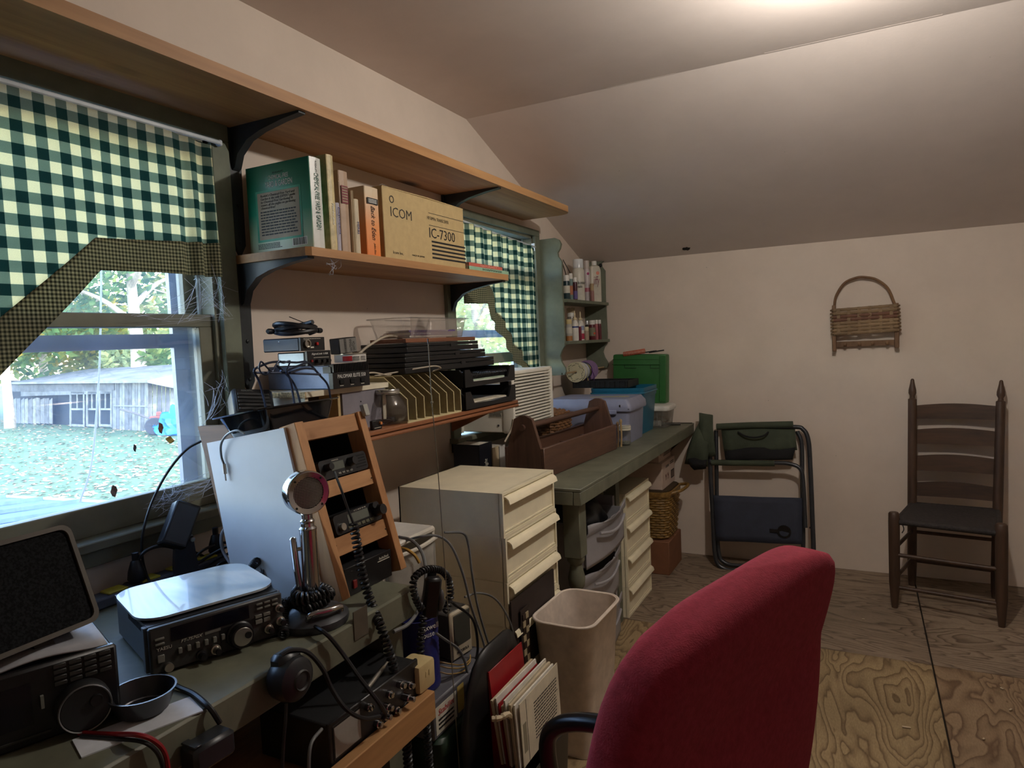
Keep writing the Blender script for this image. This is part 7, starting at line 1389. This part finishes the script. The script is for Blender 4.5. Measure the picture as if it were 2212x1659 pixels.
cable('black cable looping from the power plug to the desk microphone', [(297, 1226, X, -1.49), (299, 1208, X, -1.485), (318, 1188, X, -1.475), (350, 1179, X, -1.47), (388, 1186, X, -1.46)], .0042)
cable('black cable curling on the bench left of the power plug', [(255, 1300, Z, BZ+.004), (262, 1272, Z, BZ+.006), (285, 1254, Z, BZ+.006), (340, 1240, Z, BZ+.006), (390, 1228, Z, BZ+.006)], .0042)
for i, (pts, lab) in enumerate((([(412, 1214, X, -1.48), (440, 1188, X, -1.48), (475, 1174, X, -1.48), (500, 1172, X, -1.46)], 'black cable arching highest behind the rack'), ([(415, 1226, X, -1.47), (450, 1202, X, -1.47), (485, 1183, X, -1.45), (502, 1178, X, -1.43)], 'black cable just below the highest one behind the rack'), ([(425, 1240, X, -1.46), (460, 1214, X, -1.46), (500, 1192, X, -1.4)], 'black cable running lowest behind the rack'), ([(418, 1192, X, -1.5), (440, 1203, X, -1.5), (428, 1218, X, -1.5), (414, 1228, X, -1.49)], 'small black cable loop against the wall behind the transceiver'), ([(460, 1234, Z, BZ+.004), (480, 1215, Z, BZ+.02), (520, 1208, Z, BZ+.04), (556, 1212, Z, BZ+.08)], 'black cable curving to the coiled bundle behind the transceiver'))): cable(lab, pts, .0036)
cable('grey-white cable running up beside the rack panel', [(486, 1140, X, -1.36), (478, 1160, X, -1.36), (482, 1190, X, -1.36), (500, 1220, X, -1.33)], .004, mat('pale_cable', (150, 152, 160), .45))
o = cable('grey lead with a jack plug hanging over the white rack panel', [(528, 936, Y, 1.05), (512, 930, Y, 1.05), (492, 938, Y, 1.055), (478, 958, Y, 1.06), (478, 985, Y, 1.066), (484, 1004, Y, 1.067)], .0026, M_gcb)
a, b = at(484, 1002, 'y', 1.066), at(488, 1038, 'y', 1.066); part('jack_plug', G().cyl(a, a.lerp(b, .6), .0042, 10).cyl(a.lerp(b, .6), b, .0018, 8), M_silver, o)
cable('thick grey cable looping out right of the rack', [(862, 1160, X, -1.06), (890, 1168, X, -1.0), (912, 1195, X, -.96), (920, 1240, X, -.93), (912, 1300, X, -.9), (885, 1345, X, -.885), (850, 1365, X, -.883)], .0042, M_gcb)
cable('grey cable arching over the drawer tower and down to a plug', [(866, 1172, X, -1.1), (905, 1160, X, -1.03), (945, 1158, X, -1.0), (975, 1180, X, -.965), (1000, 1240, X, -.94), (1018, 1310, X, -.93), (1042, 1380, X, -.92), (1052, 1418, X, -.915)], .0034, M_gcb)
cable('second grey cable falling in front of the cream drawers', [(960, 1150, X, -1.0), (1000, 1152, X, -.97), (1012, 1178, X, -.965), (1020, 1240, X, -.955), (1032, 1310, X, -.95), (1052, 1380, X, -.94), (1066, 1420, X, -.93), (1056, 1445, X, -.925), (1030, 1452, X, -.925)], .0034, M_gcb)
cable('thin grey cable bowed across the side of the cream drawers', [(1004, 1290, X, -.96), (1032, 1281, X, -.96), (1065, 1290, X, -.96), (1090, 1320, X, -.958), (1107, 1360, X, -.957), (1107, 1385, X, -.957), (1098, 1394, X, -.957)], .003, M_gcb)
a, b = at(1052, 1404, 'x', -.915), at(1040, 1428, 'x', -.915); top('coax_plug', G().cyl(a, b, .0075, 14).cyl(a, a.lerp(b, .35), .0085, 14), M_chr, 'shiny plug at the end of the arching grey cable', 'plug')
cable('yellow cable poking out from behind the rack', [(866, 1184, X, -1.05), (880, 1188, X, -1.02), (896, 1200, X, -1.0), (906, 1216, X, -.99)], .0042, M_ycb)
cable('black cable sagging behind the coffee can to the floor', [(965, 1290, X, -.9), (985, 1308, X, -.9), (1010, 1325, X, -.9), (1026, 1350, X, -.9), (1032, 1400, X, -.9), (1025, 1440, X, -.9)], .0036)
cable('grey cord running over the beige speaker', [(942, 1368, X, -.9), (965, 1384, X, -.895), (990, 1402, X, -.89), (1004, 1430, X, -.885), (1010, 1455, X, -.885), (1020, 1465, X, -.885)], .0034, M_gcb)
for i, dy in enumerate((0, 9, 22)): cable(('upper', 'middle', 'lower')[i]+' tan wire wrapped round the beige speaker foot', [(948, 1429+dy, X, -.92), (972, 1434+dy, X, -.9), (998, 1436+dy*.7, X, -.894), (1014, 1426+dy*.6, X, -.9), (1016, 1415+dy*.6, X, -.915)], .0018, M_tcb)
cable('red cable curving off the bench at the lower left', [(170, 1583, Z, BZ+.004), (240, 1586, Z, BZ+.004), (300, 1588, X, -.9), (338, 1604, X, -.888), (358, 1632, X, -.885), (366, 1690, X, -.885)], .0036, M_rcb)
cable('black cable beside the red one at the lower left', [(175, 1590, Z, BZ+.004), (250, 1596, Z, BZ+.004), (305, 1602, X, -.897), (335, 1620, X, -.886), (350, 1650, X, -.885), (354, 1690, X, -.885)], .003)
cable('thick black lead from the transceiver socket to the adapter', [(362, 1470, Z, BZ+.012), (385, 1484, Z, BZ+.006), (420, 1500, Z, BZ+.005), (452, 1528, X, -.895), (475, 1562, X, -.885)], .0042)
cable('black cable dropping from the round hand microphone', [(618, 1520, X, -.87), (616, 1560, X, -.865), (612, 1610, X, -.865), (609, 1680, X, -.865)], .0034)
cable('grey cable dropping below the meter box', [(695, 1575, X, -.83), (675, 1600, X, -.82), (668, 1630, X, -.815), (667, 1680, X, -.815)], .003, M_gcb)
cable('beige cord trailing beside the books below the air conditioner', [(1090, 955, X, -1.33), (1103, 930, X, -1.33), (1108, 905, X, -1.31)], .004, mat('beige_cable', (178, 166, 146), .5))
cable('white cord on the wall left of the navy black book', [(1012, 1000, X, -1.45), (1024, 985, X, -1.5), (1036, 970, X, -1.52)], .004, mat('beige_cable', (178, 166, 146), .5))
# ---- cobwebs
M_web = mat('cobweb', (206, 214, 226), .6)
def web(label, px, x, n, seed, r=.00035, spread=1):
    rn = random.Random(seed); g = G(); hub = [at(a, b, 'x', x) for a, b in px]
    for k in range(n):
        a = rn.choice(hub)+Vector((0, rn.gauss(0, .012), rn.gauss(0, .008)))*spread; b = rn.choice(hub)+Vector((rn.uniform(0, .025), rn.gauss(0, .02), rn.gauss(0, .015)))*spread
        if (a-b).length < .01: continue
        m_ = (a+b)/2+Vector((rn.uniform(0, .012), 0, rn.uniform(-.012, .002))); g.tube(spline([a, m_, b], 4), r, 4)
    top('cobweb', g, M_web, label, 'cobweb', kind='stuff')
web('cobweb strands across the bottom rail of the left window', [(330, 1095), (345, 1080), (372, 1066), (405, 1065), (450, 1045), (468, 1040), (355, 1048)], W+.012, 46, 1, r=.0003)
web('cobweb strands in the upper right corner of the left window', [(425, 600), (437, 640), (455, 632), (478, 645), (420, 690), (470, 600), (485, 680), (360, 690), (300, 680)], W+.02, 42, 2, r=.00028)
web('cobweb strands on the casing beside the small speaker', [(435, 835), (455, 838), (472, 842), (490, 838), (478, 820), (445, 900), (460, 880)], W+.022, 22, 3)
web('cobweb strands hanging below the book shelf', [(705, 570), (712, 560), (722, 575), (715, 585), (735, 560), (710, 592)], -1.3, 10, 4, spread=.35)
# ---- dead leaves caught at the window
def dleaf(label, px, py, x, s, c, rot): 
    q = at(px, py, 'x', x); g = G().grid(7, 5, lambda u, v: ((.15*math.sin(u*4+v*3))*s, (u-.5)*s*1.6*(1-.5*abs(2*v-1)), (v-.5)*s*2.1*(1-.3*abs(2*u-1))))
    o = top('dead_leaf', g, mat('leaf_'+label.split()[1], c, .8, vary=.3, vs=60), label, 'leaf', loc=tuple(q), rot=rot); o.modifiers.new('s', 'SOLIDIFY').thickness = .0006
xg = W-.012-.018
dleaf('small brown leaf stuck on the left window glass beside the tarp', 347, 925, xg+.007, .014, (120, 84, 66), (0, 0, .2)); dleaf('curled yellow leaf stuck on the left window glass below the tarp', 367, 950, xg+.007, .013, (170, 150, 80), (1.2, 0, .2))
dleaf('thin dark leaf stuck on the left window glass over the lawn', 291, 968, xg+.006, .009, (70, 66, 84), (0, 0, .3)); dleaf('broad mottled leaf stuck low on the left window glass', 246, 1061, xg+.007, .014, (128, 110, 112), (0, 0, .1))
q = at(283, 1151, 'x', W+.02); dleaf('flat dry leaf lying on the stool of the left window', 285, 1150, W+.03, .014, (150, 122, 104), (0, PI/2, 0))
